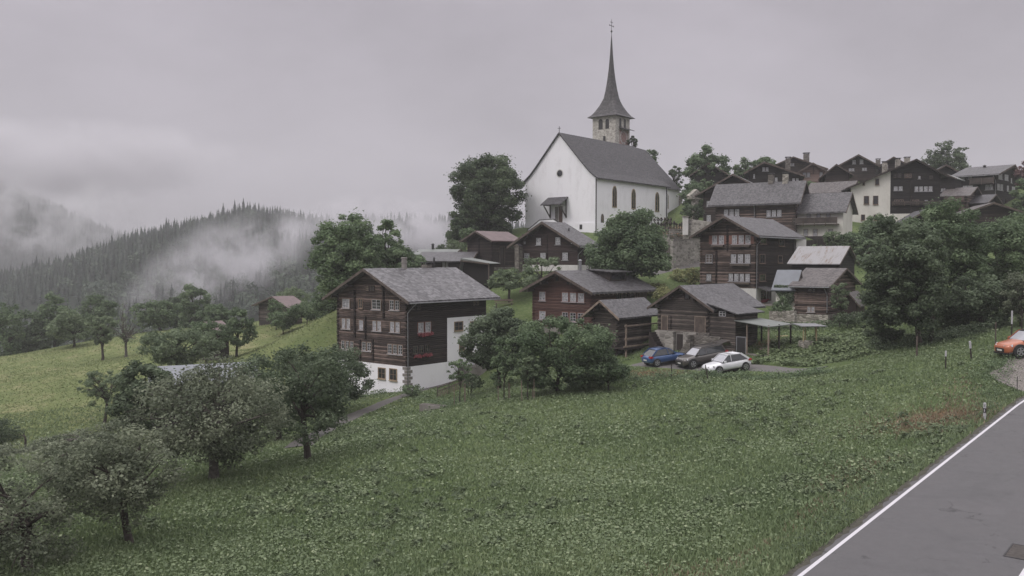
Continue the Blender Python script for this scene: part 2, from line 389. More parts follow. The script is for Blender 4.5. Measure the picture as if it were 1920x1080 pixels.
def far(x, y):
    px = 960 + F*x/np.maximum(y, 60)
    z1 = (485-np.interp(px, *R1))/F*650; z2 = (485-np.interp(px, *R2))/F*1500
    t1 = sstep(240, 660, y); t2 = sstep(660, 900, y); t3 = sstep(950, 1550, y)
    v = -48.0
    z = v + (z1-v)*t1; z = z + (-80-z)*t2; z = z + (z2+70)*t3
    return z + 5*np.sin(x*.021+y*.013)*t1*(1-t1)*4*.6 + 12*np.sin(x*.012+1)*np.sin(y*.009)*t3
def ground(x, y):
    x = np.asarray(x, float).ravel(); y = np.asarray(y, float).ravel()
    w_ = np.maximum(sstep(195, 300, y), sstep(150, 260, np.abs(x)))
    z = np.where(w_ < 1, np.clip(tps(np.clip(x, -260, 260), np.clip(y, -80, 300)), -60, 30), 0)*(1-w_) + far(x, np.maximum(y, 100))*w_
    # gentle unevenness of the meadow
    z = z + .10*np.sin(x*.55+.7*np.sin(y*.31))*np.sin(y*.47+1.3)*sstep(12, 30, y)*(1-sstep(80, 120, y))
    s, d = road_sd(x, y); k = (1-sstep(.0, 3.2, -d-.35))*np.where(d < 0, 1, 1-sstep(RW+.5, RW+7, d))*(1-sstep(70, 110, s))
    return z*(1-k) + (road_z(s)-.07)*k
def gz(x, y): return float(ground([x], [y])[0])
_DD = np.concatenate([np.arange(14, 120, .25), np.arange(120, 900, 1.5)])
def hit(px, py):
    v = ray(px, py); xs = v.x/v.y*_DD; zs = v.z/v.y*_DD
    g = ground(xs, _DD); k = np.argmax(g > zs)
    if k == 0: k = len(_DD)-1
    a, b = g[k-1]-zs[k-1], g[k]-zs[k]; t = 0 if abs(a-b) < 1e-9 else a/(a-b)
    D = _DD[k-1] + (_DD[k]-_DD[k-1])*t
    return Vector((v.x/v.y*D, D, v.z/v.y*D))

def axis(segs):
    o = []
    for a, b, st in segs: o.append(np.arange(a, b, st))
    o.append([segs[-1][1]]); return np.concatenate(o)
gx = axis([(-1500, -300, 40), (-300, -110, 9), (-110, -50, 3), (-50, 56, .9), (56, 120, 3), (120, 300, 10), (300, 1600, 50)])
gy = axis([(-90, 0, 8), (0, 16, 2), (16, 110, .9), (110, 200, 2), (200, 320, 6), (320, 960, 14), (960, 2600, 40)])
X, Y = np.meshgrid(gx, gy); Z = ground(X, Y).reshape(X.shape)
nx, ny = len(gx), len(gy)
me = bpy.data.meshes.new('ground')
me.vertices.add(nx*ny); me.vertices.foreach_set('co', np.stack([X, Y, Z], -1).astype(np.float32).ravel())
ii = (np.arange(ny-1)[:, None]*nx + np.arange(nx-1)[None, :]).ravel()
q = np.stack([ii, ii+1, ii+nx+1, ii+nx], 1).astype(np.int32)
me.loops.add(q.size); me.loops.foreach_set('vertex_index', q.ravel())
me.polygons.add(len(q)); me.polygons.foreach_set('loop_start', np.arange(0, q.size, 4, dtype=np.int32))
me.polygons.foreach_set('use_smooth', np.ones(len(q), dtype=bool)); me.update(calc_edges=True)
def blob(cx, cy, rx, ry, rot=0.0):
    c_, s_ = math.cos(rot), math.sin(rot); dx = X-cx; dy = Y-cy
    u = (dx*c_+dy*s_)/rx; v = (-dx*s_+dy*c_)/ry
    return 1-sstep(.45, 1.1, np.sqrt(u*u+v*v))
bp = hit(1760, 785); bp2 = hit(1215, 700); bp3 = hit(1500, 672)
brown = np.maximum(blob(bp.x, bp.y, 3.6, 2.6), .75*blob(bp2.x, bp2.y, 4.5, 2.2)); brown = np.maximum(brown, .8*blob(bp3.x-1, bp3.y+6, 2, 1.2))
for _px, _py in ((1700, 905), (1640, 945), (1560, 1000)):
    _b = hit(_px, _py); brown = np.maximum(brown, .5*blob(_b.x-1, _b.y, 2.2, 1.3))
_ca = hit(560, 640); mead = sstep(92, 108, Y + .35*(X+60))*(X < -8)*(1-sstep(170, 215, Y))
mead = np.maximum(mead, .9*(1-sstep(-28, -22, X))*sstep(66, 72, Y)*(1-sstep(170, 215, Y)))
forest = np.maximum(sstep(178, 215, Y)*(X < -12), sstep(230, 270, Y))
for nm, arr in (('brown', brown), ('mead', mead), ('forest', forest)):
    a_ = me.attributes.new(nm, 'FLOAT', 'POINT'); a_.data.foreach_set('value', arr.astype(np.float32).ravel())
def ground_mat():
    m, t, b = mat('meadow'); oc = objco(t)
    n1 = noise(t, oc, .35, 6, .62); n2 = noise(t, oc, 3.2, 6, .7); n3 = noise(t, oc, .09, 3, .5)
    a = math_(t, 'ADD', math_(t, 'MULTIPLY', n1, .5), math_(t, 'MULTIPLY', n2, .5))
    col = ramp(t, a, [(.34, (.053, .076, .030)), (.5, (.096, .130, .052)), (.66, (.150, .178, .082))])
    mcol = ramp(t, math_(t, 'ADD', math_(t, 'MULTIPLY', n1, .7), math_(t, 'MULTIPLY', n3, .35)), [(.38, (.110, .140, .055)), (.55, (.155, .178, .075)), (.68, (.225, .215, .115))])
    def at(nm): return N(t, 'ShaderNodeAttribute', attribute_name=nm).outputs['Fac']
    col = mixc(t, at('mead'), col, mcol)
    br = math_(t, 'MULTIPLY', at('brown'), math_(t, 'GREATER_THAN', math_(t, 'ADD', n2, math_(t, 'MULTIPLY', at('brown'), .22)), .52))
    col = mixc(t, br, col, ramp(t, n2, [(.35, (.085, .050, .030)), (.65, (.20, .125, .075))]))
    col = mixc(t, at('forest'), col, (.014, .020, .013))
    t.links.new(col, b.inputs['Base Color']); b.inputs['Roughness'].default_value = .95; b.inputs['Specular IOR Level'].default_value = .1
    bump(t, b, math_(t, 'ADD', n2, n1), 1.0, .18)
    return m
me.materials.append(ground_mat())
go = bpy.data.objects.new('ground', me); COL.objects.link(go); tag(go, kind='structure')

def ribbon(name, pts, wd, mt, dz=.05, n=5, step=.6, kind='structure', wv=.06):
    """a strip draped on the terrain along world points"""
    pts = [Vector((p[0], p[1])) for p in pts]; dense = []
    for a, b in zip(pts[:-1], pts[1:]):
        k = max(1, int((b-a).length/step))
        for i in range(k): dense.append(a.lerp(b, i/k))
    dense.append(pts[-1])
    for _ in range(6): dense = [dense[0]] + [(dense[i-1]+dense[i]*2+dense[i+1])/4 for i in range(1, len(dense)-1)] + [dense[-1]]
    v = []; f = []; rnd = random.Random(3)
    for i, p in enumerate(dense):
        d = (dense[min(i+1, len(dense)-1)]-dense[max(i-1, 0)]).normalized(); nrm = Vector((d.y, -d.x))
        w_ = wd[0] + (wd[1]-wd[0])*i/(len(dense)-1); w_ *= 1+rnd.uniform(-wv, wv)
        for j in range(n+1):
            q = p + nrm*w_*(j/n-.5); v.append((q.x, q.y))
    v = np.array(v); zz = ground(v[:, 0], v[:, 1]) + dz
    zz = zz.reshape(-1, n+1); zz[:, 0] -= dz+.03; zz[:, -1] -= dz+.03
    mb = MB(); mb.v = [(a[0], a[1], float(c)) for a, c in zip(v, zz.ravel())]
    for i in range(len(dense)-1):
        for j in range(n): mb.f.append((i*(n+1)+j, i*(n+1)+j+1, (i+1)*(n+1)+j+1, (i+1)*(n+1)+j)); mb.m.append(0)
    o = mb.build(name, mt, smooth=True); return tag(o, kind=kind)
def asphalt(name, c, wet=.75):
    m, t, b = mat(name); oc = objco(t)
    n1 = noise(t, oc, .35, 6, .6); n2 = noise(t, oc, 38, 3, .6); n3 = noise(t, mapping(t, oc, sc=(1, 1, 1)), 2.5, 6, .7)
    a = math_(t, 'ADD', math_(t, 'MULTIPLY', n1, .55), math_(t, 'MULTIPLY', n2, .3)); a = math_(t, 'ADD', a, math_(t, 'MULTIPLY', n3, .2))
    t.links.new(ramp(t, a, [(.38, tuple(x*.68 for x in c)), (.5, c), (.66, tuple(x*1.28 for x in c))]), b.inputs['Base Color'])
    ve = N(t, 'ShaderNodeTexVoronoi', feature='DISTANCE_TO_EDGE'); ve.inputs['Scale'].default_value = .16
    wv = N(t, 'ShaderNodeVectorMath', operation='ADD'); t.links.new(oc, wv.inputs[0]); nn = N(t, 'ShaderNodeTexNoise'); nn.inputs['Scale'].default_value = .9; nn.inputs['Detail'].default_value = 8; t.links.new(oc, nn.inputs['Vector'])
    sv = N(t, 'ShaderNodeVectorMath', operation='SCALE'); sv.inputs['Scale'].default_value = 3.2; t.links.new(nn.outputs['Color'], sv.inputs[0]); t.links.new(sv.outputs[0], wv.inputs[1]); t.links.new(wv.outputs[0], ve.inputs['Vector'])
    crack = math_(t, 'MULTIPLY', math_(t, 'LESS_THAN', ve.outputs['Distance'], .006), math_(t, 'GREATER_THAN', n1, .5))
    old = b.inputs['Base Color'].links[0].from_socket
    t.links.new(mixc(t, math_(t, 'MULTIPLY', crack, .6), old, tuple(x*.35 for x in c)), b.inputs['Base Color'])
    t.links.new(ramp(t, n1, [(.4, (wet-.25,)*3), (.62, (wet+.1,)*3)]), b.inputs['Roughness']); b.inputs['Specular IOR Level'].default_value = .4; bump(t, b, n2, .3, .01)
    return m
M['asphalt'] = asphalt('asphalt', (.083, .079, .082), .75)
M['path'] = asphalt('old_asphalt', (.095, .087, .083), .85)
M['gravel'] = asphalt('driveway_asphalt', (.115, .106, .104), .85)
def slab(name, s0, s1, d0, d1, dz, mt, th=.0, seg=3.0):
    mb = MB(); n = max(1, int(abs(s1-s0)/seg)); vs = []
    for i in range(n+1):
        s = s0+(s1-s0)*i/n; vs += [road_pt(s, d0, dz), road_pt(s, d1, dz)]
    mb.add(vs, [(2*i, 2*i+1, 2*i+3, 2*i+2) for i in range(n)]); return mb.build(name, mt)
tag(slab('road', -30, 70, -.34, RW+.35, 0, M['asphalt']), kind='structure')
def paint_mat():
    m, t, b = mat('road_paint'); oc = objco(t); n = noise(t, oc, 6, 6, .75)
    t.links.new(ramp(t, n, [(.24, (.25, .24, .25)), (.38, (.52, .50, .53)), (1, (.58, .56, .59))]), b.inputs['Base Color']); b.inputs['Roughness'].default_value = .7
    return m
M['paint'] = paint_mat()
lab = ['white edge line of the road on the meadow side', 'white edge line of the road in the bottom right corner']
for i, d in enumerate((0.0, RW)):
    o = slab('edge_line', -30, 70, d-.062, d+.062, .006, M['paint']); tag(o, kind='structure')
vb = MB(); vs = []; _r = random.Random(6); nn_ = 260
for i in range(nn_+1):
    s = -30+80*i/nn_; vs += [road_pt(s, -.42, .0), road_pt(s, -.20+_r.uniform(-.09, .09), .005)]
vb.add(vs, [(2*i, 2*i+1, 2*i+3, 2*i+2) for i in range(nn_)]); tag(vb.build('verge', plain('verge_soil', (.050, .046, .034), .95, var=.5, scale=7)), kind='structure')
# inspection cover set in the road at the corner of the picture
dc = hit(1882, 1047); _s, _d = road_sd(dc.x, dc.y)
mb = MB(); s0 = float(_s)+1.3; d0 = float(_d)
def rp(s, d, z): return road_pt(s, d, z)
def rbox(mb, s0, s1, d0, d1, z0, z1, mi=0):
    vs = [rp(s, d, z) for z in (z0, z1) for s, d in ((s0, d0), (s1, d0), (s1, d1), (s0, d1))]
    mb.add(vs, [(3, 2, 1, 0), (4, 5, 6, 7), (0, 1, 5, 4), (1, 2, 6, 5), (2, 3, 7, 6), (3, 0, 4, 7)], mi)
gr = empty('drain_cover', rp(s0, d0, .0), 0, 'rusty rectangular drain cover set in the asphalt beside the far road line', 'drain cover')
gr_m = gr.matrix_basis.copy(); inv = Vector(gr.location)
fr = MB(); rbox(fr, s0-1.32, s0+.02, d0-.02, d0+.02, .004, .016); rbox(fr, s0-1.32, s0+.02, d0+.68, d0+.72, .004, .016); rbox(fr, s0-.02, s0+.02, d0+.02, d0+.68, .004, .016); rbox(fr, s0-1.32, s0-1.28, d0+.02, d0+.68, .004, .016)
fr.v = [tuple(Vector(p)-inv) for p in fr.v]; fr.build('frame', M['metal_dark'], gr)
pl = MB()
for i in range(17): rbox(pl, s0-1.26+i*.072, s0-1.26+i*.072+.045, d0+.03, d0+.67, .003, .012)
rbox(pl, s0-1.28, s0-.02, d0+.02, d0+.68, .001, .005)
pl.v = [tuple(Vector(p)-inv) for p in pl.v]; pl.build('grating', plain('rusty_iron', (.075, .065, .06), .8, var=.4, scale=8), gr)

lane = [hit(560, 838), hit(610, 803), hit(665, 778), hit(715, 757), hit(757, 742), hit(800, 726), hit(840, 715)]
ribbon('path', lane, (2.3, 1.8), M['path'])
drive = [hit(1205, 680), hit(1250, 684), hit(1330, 688), hit(1440, 691), hit(1545, 690)]
ribbon('driveway', drive, (4.0, 1.6), M['gravel'], dz=.06, n=8)
ribbon('upper_path', [hit(1216, 513), hit(1262, 503), hit(1316, 493)], (2.6, 2.6), M['path'])
# cobbled forecourt
def cobble():
    m, t, b = mat('cobbles'); oc = mapping(t, objco(t), rot=(0, 0, R(38)))
    br = N(t, 'ShaderNodeTexBrick'); br.inputs['Scale'].default_value = 1.0; br.inputs['Brick Width'].default_value = .36; br.inputs['Row Height'].default_value = .2
    br.inputs['Mortar Size'].default_value = .022; br.inputs['Color1'].default_value = (.19, .165, .155, 1); br.inputs['Color2'].default_value = (.25, .22, .205, 1); br.inputs['Mortar'].default_value = (.055, .052, .045, 1)
    t.links.new(oc, br.inputs['Vector']); n = noise(t, objco(t), 2, 5, .6)
    t.links.new(mixc(t, .5, br.outputs[0], ramp(t, n, [(.3, (.12, .105, .095)), (.7, (.26, .235, .22))])), b.inputs['Base Color']); b.inputs['Roughness'].default_value = .8
    bump(t, b, math_(t, 'SUBTRACT', 1.0, br.outputs['Fac']), .6, .03); return m
_pads = [(1853,700),(1880,690),(1893,672),(1880,662),(1920,655),(2010,650),(2080,700),(2000,745),(1925,738),(1900,728),(1870,716)]
def patch(name, pix, mt, dz=.05, step=.5, kind='structure'):
    pts = [hit(*p) for p in pix]; P2 = [(p.x, p.y) for p in pts]
    x0, x1 = min(p[0] for p in P2), max(p[0] for p in P2); y0, y1 = min(p[1] for p in P2), max(p[1] for p in P2)
    bm = bmesh.new(); f = bm.faces.new([bm.verts.new((a, b, 0)) for a, b in P2])
    for k in range(int((x1-x0)/step)+1):
        bmesh.ops.bisect_plane(bm, geom=bm.verts[:]+bm.edges[:]+bm.faces[:], plane_co=(x0+k*step, 0, 0), plane_no=(1, 0, 0))
    for k in range(int((y1-y0)/step)+1):
        bmesh.ops.bisect_plane(bm, geom=bm.verts[:]+bm.edges[:]+bm.faces[:], plane_co=(0, y0+k*step, 0), plane_no=(0, 1, 0))
    vs = np.array([(v.co.x, v.co.y) for v in bm.verts]); zz = ground(vs[:, 0], vs[:, 1])+dz
    for v, z in zip(bm.verts, zz): v.co.z = z
    bmesh.ops.recalc_face_normals(bm, faces=bm.faces)
    me_ = bpy.data.meshes.new(name); bm.to_mesh(me_); bm.free(); me_.materials.append(mt)
    o = bpy.data.objects.new(name, me_); COL.objects.link(o); return tag(o, kind=kind)
patch('forecourt', _pads, cobble())

# ---------------------------------------------------------------- ground cover
rs = np.random.RandomState(5)
lane_xy = np.array([(p.x, p.y) for p in lane]); drive_xy = np.array([(p.x, p.y) for p in drive])
pad_xy = np.array([tuple(hit(*p))[:2] for p in _pads])
def seg_dist(x, y, poly):
    d = np.full(len(x), 1e9)
    for a, b in zip(poly[:-1], poly[1:]):
        ab = b-a; t = np.clip(((x-a[0])*ab[0]+(y-a[1])*ab[1])/(ab@ab), 0, 1)
        d = np.minimum(d, np.hypot(x-a[0]-ab[0]*t, y-a[1]-ab[1]*t))
    return d
def inpoly(x, y, poly):
    c_ = np.zeros(len(x), bool); j = len(poly)-1
    for i in range(len(poly)):
        xi, yi = poly[i]; xj, yj = poly[j]
        c_ ^= ((yi > y) != (yj > y)) & (x < (xj-xi)*(y-yi)/(yj-yi+1e-12)+xi); j = i
    return c_
def field_pts(n, y0, y1, edge=.12, power=1.0, a0=-150, a1=2050):
    u = rs.rand(n); D = y0*(y1/y0)**u if power == 1 else (y0**power+(y1**power-y0**power)*u)**(1/power)
    px = rs.uniform(a0, a1, n); x = (px-960)/F*D; y = D
    s, d = road_sd(x, y); k = (d < -.36-edge*rs.rand(n)) | (d > RW+.4)
    k &= seg_dist(x, y, lane_xy) > .95; k &= seg_dist(x, y, drive_xy) > 2.1; k &= ~inpoly(x, y, pad_xy)
    return x[k], y[k]
def lowfreq(x, y, s=.35, p=0):
    return .5+.25*(np.sin(x*s+p)+np.sin(y*s*1.3+p*2+np.sin(x*s*.7)*1.5)) + .0*x
# broad leaved weeds: flattish rhombic leaves, lighter on top
def leaf_quads(c, L, Wd, nrm, ang):
    n = len(c); up = nrm/np.linalg.norm(nrm, axis=1, keepdims=True)
    a = np.stack([np.cos(ang), np.sin(ang), np.zeros(n)], 1); a -= up*(a*up).sum(1, keepdims=True); a /= np.linalg.norm(a, axis=1, keepdims=True)+1e-9
    b = np.cross(up, a); L = L[:, None]; Wd = Wd[:, None]
    return np.stack([c-a*L*.5, c+b*Wd*.5, c+a*L*.5, c-b*Wd*.5], 1).reshape(-1, 3)
x, y = field_pts(150000, 21, 88, a0=-60, a1=1990); lf = lowfreq(x, y, .45)+.6*lowfreq(x, y, 1.7, 2)
k = rs.rand(len(x)) < np.clip(lf-.35, .08, 1); x, y = x[k], y[k]
s, d = road_sd(x, y); near_edge = np.exp(-np.maximum(-d, 0)/4)
k = rs.rand(len(x)) > near_edge*.8; x, y = x[k], y[k]; n = len(x)
h = rs.uniform(.04, .17, n); z = ground(x, y)+h
nr = np.stack([rs.normal(0, .42, n), rs.normal(0, .42, n)-.12, np.ones(n)], 1)
sz = rs.uniform(.05, .125, n)*(.8+y/110)
V = leaf_quads(np.stack([x, y, z], 1), sz*1.25, sz, nr, rs.rand(n)*6.28)
tn = np.clip(rs.beta(1.3, 2.9, n)*.98 + .10*(lowfreq(x, y, .2, 5)-.5), 0, 1)
o = npmesh('meadow_weeds', V, 4, leaf_mat('weed_leaves', (.056, .080, .038), (.096, .128, .064), (.19, .215, .13), .15, 1.7), tint=tn)
tag(o, 'broad leaved weeds covering the sloping green meadow', 'weeds', kind='stuff')
# darker clumps of taller weeds, thicker near the bank and the trees
cxs, cys = field_pts(1500, 23, 86, a0=-60, a1=1990); kk = lowfreq(cxs, cys, .28, 3)+.35*rs.rand(len(cxs)) > .72; cxs, cys = cxs[kk], cys[kk]
ct = np.repeat(np.arange(len(cxs)), 34); n = len(ct); rr0 = rs.uniform(.15, .55, len(cxs)); an_ = rs.rand(n)*6.28; rd_ = np.sqrt(rs.rand(n))*rr0[ct]
x = cxs[ct]+rd_*np.cos(an_); y = cys[ct]+rd_*np.sin(an_); hgt = rs.uniform(.12, .42, len(cxs))[ct]*(1-.7*(rd_/rr0[ct])**2)*rs.uniform(.3, 1, n)
s_, d_ = road_sd(x, y); k = d_ < -.7; x, y, hgt = x[k], y[k], hgt[k]; n = len(x); sz = rs.uniform(.07, .19, n)
V = leaf_quads(np.stack([x, y, ground(x, y)+hgt], 1), sz*1.6, sz*.8, np.stack([rs.normal(0, .7, n), rs.normal(0, .7, n)-.2, np.ones(n)], 1), rs.rand(n)*6.28)
o = npmesh('weed_clumps', V, 4, leaf_mat('clump_leaves', (.025, .038, .018), (.050, .070, .034), (.086, .110, .056), .2, 1.9), tint=rs.rand(n))
tag(o, 'darker clumps of tall dock and nettle scattered over the green meadow', 'weeds', kind='stuff')
# grass blades
x, y = field_pts(460000, 20, 92, edge=.05); n = len(x)
s, d = road_sd(x, y); vg = 1+.7*np.exp(-np.maximum(-d, 0)/1.2)
h = rs.uniform(.07, .20, n)*vg; wd = rs.uniform(.02, .045, n)*(1+y/70); th = rs.rand(n)*6.28
base = np.stack([x, y, ground(x, y)-.02], 1); dr = np.stack([np.cos(th), np.sin(th), np.zeros(n)], 1)*wd[:, None]
tip = base + np.stack([rs.normal(0, .35, n)*h, rs.normal(0, .35, n)*h, h], 1)
V = np.stack([base-dr, base+dr, tip], 1).reshape(-1, 3)
brn = np.exp(-(((x-bp.x)/3.4)**2+((y-bp.y)/2.4)**2)) + .8*np.exp(-(((x-bp2.x)/4)**2+((y-bp2.y)/1.6)**2))
edge_dry = .35*np.exp(-((d+3.2)/1.1)**2)*(lowfreq(x, y, .5, 1) > .45)
mix = rs.rand(n) < np.clip(brn*.9+edge_dry, 0, .95)
g1 = ~mix
tn = np.clip(rs.beta(2, 2, n)*.62+.30*lowfreq(x, y, .3, 1)+.14*lowfreq(x, y, 1.3, 4)-.06+.12*np.exp(-np.maximum(-d, 0)/1.5), 0, 1)
o = npmesh('meadow_grass', V.reshape(-1, 3, 3)[g1].reshape(-1, 3), 3, leaf_mat('grass_blades', (.036, .055, .026), (.071, .099, .047), (.122, .148, .077), .2, 2.25), tint=tn[g1])
tag(o, 'green grass of the meadow running down from the road', 'grass', kind='stuff')
o = npmesh('dry_grass', V.reshape(-1, 3, 3)[mix].reshape(-1, 3), 3, leaf_mat('dry_blades', (.062, .050, .032), (.125, .098, .062), (.21, .175, .12), .2, 1.6), tint=tn[mix])
tag(o, 'dried brown grass patches along the bank below the road', 'dry grass', kind='stuff')
# mown meadow on the far left: short sparse tufts
n = 60000; D = rs.uniform(72, 178, n); px = rs.uniform(-80, 760, n); x = (px-960)/F*D; y = D
k = (x < -20); x, y = x[k], y[k]; n = len(x)
base = np.stack([x, y, ground(x, y)-.01], 1); h = rs.uniform(.05, .16, n); th = rs.rand(n)*6.28
dr = np.stack([np.cos(th), np.sin(th), np.zeros(n)], 1)*rs.uniform(.05, .14, n)[:, None]
V = np.stack([base-dr, base+dr, base+np.stack([rs.normal(0, .06, n), rs.normal(0, .06, n), h], 1)], 1).reshape(-1, 3)
o = npmesh('pasture_grass', V, 3, leaf_mat('pasture_blades', (.060, .085, .030), (.088, .112, .042), (.125, .135, .062), .2, 2.1), tint=rs.rand(n))
tag(o, 'short mown grass of the pasture on the far left', 'grass', kind='stuff')
# ---------------------------------------------------------------- forest
def conifer_tpl(seed, lev=13, arms=7, rad=.215):
    r_ = random.Random(seed); T = []
    for i in range(lev):
        t = i/(lev-1); z = .10+.88*t; rr = rad*(1-t)**.8*r_.uniform(.75, 1.15)+.012
        for j in range(arms if t < .8 else 4):
            a = 2*PI*(j+r_.random()*.7)/arms; w_ = .42*rr+.012; rr2 = rr*r_.uniform(.65, 1.2)
            ca, sa = math.cos(a), math.sin(a)
            T.append([(-sa*w_*.6+ca*rr*.15, ca*w_*.6+sa*rr*.15, z+.055), (ca*rr2, sa*rr2, z-.05*r_.uniform(.4, 1.6)), (sa*w_*.6+ca*rr*.15, -ca*w_*.6+sa*rr*.15, z-.01)])
    T.append([(-.012, 0, 0), (.012, 0, 0), (0, 0, 1.0)]); T.append([(0, -.012, 0), (0, .012, 0), (0, 0, 1.0)])
    return np.array(T)
def broad_tpl(seed, n=90):
    r_ = np.random.RandomState(seed); d = r_.normal(size=(n, 3)); d /= np.linalg.norm(d, axis=1, keepdims=True)
    c_ = d*(.75+.35*r_.rand(n, 1))*np.array([.33, .33, .36])+np.array([0, 0, .56]); s_ = .13
    return np.stack([c_+r_.normal(0, s_*.6, (n, 3)) for _ in range(3)], 1)
TPL = [conifer_tpl(i) for i in range(4)] + [broad_tpl(i) for i in range(2)]
def scatter_forest(name, label, x, y, hts, kinds, mt, tint, cat='forest'):
    Vs = []; Ts = []; z = ground(x, y)-.3
    for kx in range(len(TPL)):
        k = np.where(kinds == kx)[0]
        if not len(k): continue
        T = TPL[kx]; a = rs.rand(len(k))*6.28; c_, s_ = np.cos(a), np.sin(a); Hh = hts[k]; wf = rs.uniform(.8, 1.25, len(k))
        px_ = T[None, ..., 0]*c_[:, None, None]-T[None, ..., 1]*s_[:, None, None]; py_ = T[None, ..., 0]*s_[:, None, None]+T[None, ..., 1]*c_[:, None, None]
        V = np.stack([px_*(Hh*wf)[:, None, None]+x[k][:, None, None], py_*(Hh*wf)[:, None, None]+y[k][:, None, None], T[None, ..., 2]*Hh[:, None, None]+z[k][:, None, None]], -1)
        Vs.append(V.reshape(-1, 3)); Ts.append(np.clip(np.repeat(tint[k], T.shape[0])+rs.normal(0, .1, len(k)*T.shape[0]), 0, 1))
    o = npmesh(name, np.concatenate(Vs), 3, mt, tint=np.concatenate(Ts)); return tag(o, label, cat, kind='stuff')
def jitter_grid(px0, px1, y0, y1, sp_):
    xs = np.arange((px0-960)/F*y1, (px1-960)/F*y1, sp_); ys = np.arange(y0, y1, sp_)
    A, B = np.meshgrid(xs, ys); A = A.ravel()+rs.uniform(-.45, .45, A.size)*sp_; B = B.ravel()+rs.uniform(-.45, .45, B.size)*sp_
    p = 960+F*A/B; k = (p > px0) & (p < px1); return A[k], B[k]
x, y = jitter_grid(-120, 1060, 300, 700, 6.2); n = len(x)
low = y < 470; kinds = np.where(rs.rand(n) < np.where(low, .45, .10), rs.randint(4, 6, n), rs.randint(0, 4, n))
hts = rs.uniform(4.5, 12.5, n); hts[kinds > 3] *= .8
gap = lowfreq(x, y, .035, 1.2) < .22; keep = ~(gap & low)
tn = np.clip(rs.rand(n)*.5+.15+(kinds > 3)*.35, 0, 1)
scatter_forest('ridge_forest', 'dark conifer forest covering the misty ridge', x[keep], y[keep], hts[keep], kinds[keep], M['needle_far'], tn[keep])
x, y = jitter_grid(-200, 520, 1080, 1600, 15); n = len(x)
scatter_forest('mountain_forest', 'forest on the far mountain half hidden in cloud', x, y, rs.uniform(13, 22, n), rs.randint(0, 4, n), M['needle_far'], rs.rand(n)*.6)
# taller single conifers standing along the skyline of the ridge
needle_part = None; proto = None
def sky_conifer(seed):
    T = conifer_tpl(seed, 20, 9, .20); root = empty('conifer', (0, 0, 0))
    crown = npmesh('crown', T.reshape(-1, 3), 3, M['needle'], root, tint=np.random.RandomState(seed).rand(len(T))*.6)
    t_ = MB().tube([(0, 0, -.05), (0, 0, .9)], [.016, .004], 5); t_.build('trunk', M['bark'], root); return root
protos = [sky_conifer(31+i) for i in range(3)]
first = [True]*3; rr_ = random.Random(8)
for i in range(54):
    px = 60+i*15.0+rr_.uniform(-7, 7)
    if 440 < px < 470 or px > 850: px -= 12
    y_ = 640+rr_.uniform(-22, 12); x_ = (px-960)/F*y_; j = i % 3
    if first[j]: o = protos[j]; first[j] = False
    else: o = copy_tree(protos[j])
    tag(o, 'dark conifer rising above the forest on the skyline of the misty ridge', 'conifer', 'conifers along the ridge skyline')
    h_ = rr_.uniform(7.5, 15) if px < 480 else rr_.uniform(7, 12); o.location = (x_, y_, gz(x_, y_)-.4); o.scale = (h_*.9, h_*.9, h_); o.rotation_euler.z = rr_.random()*6
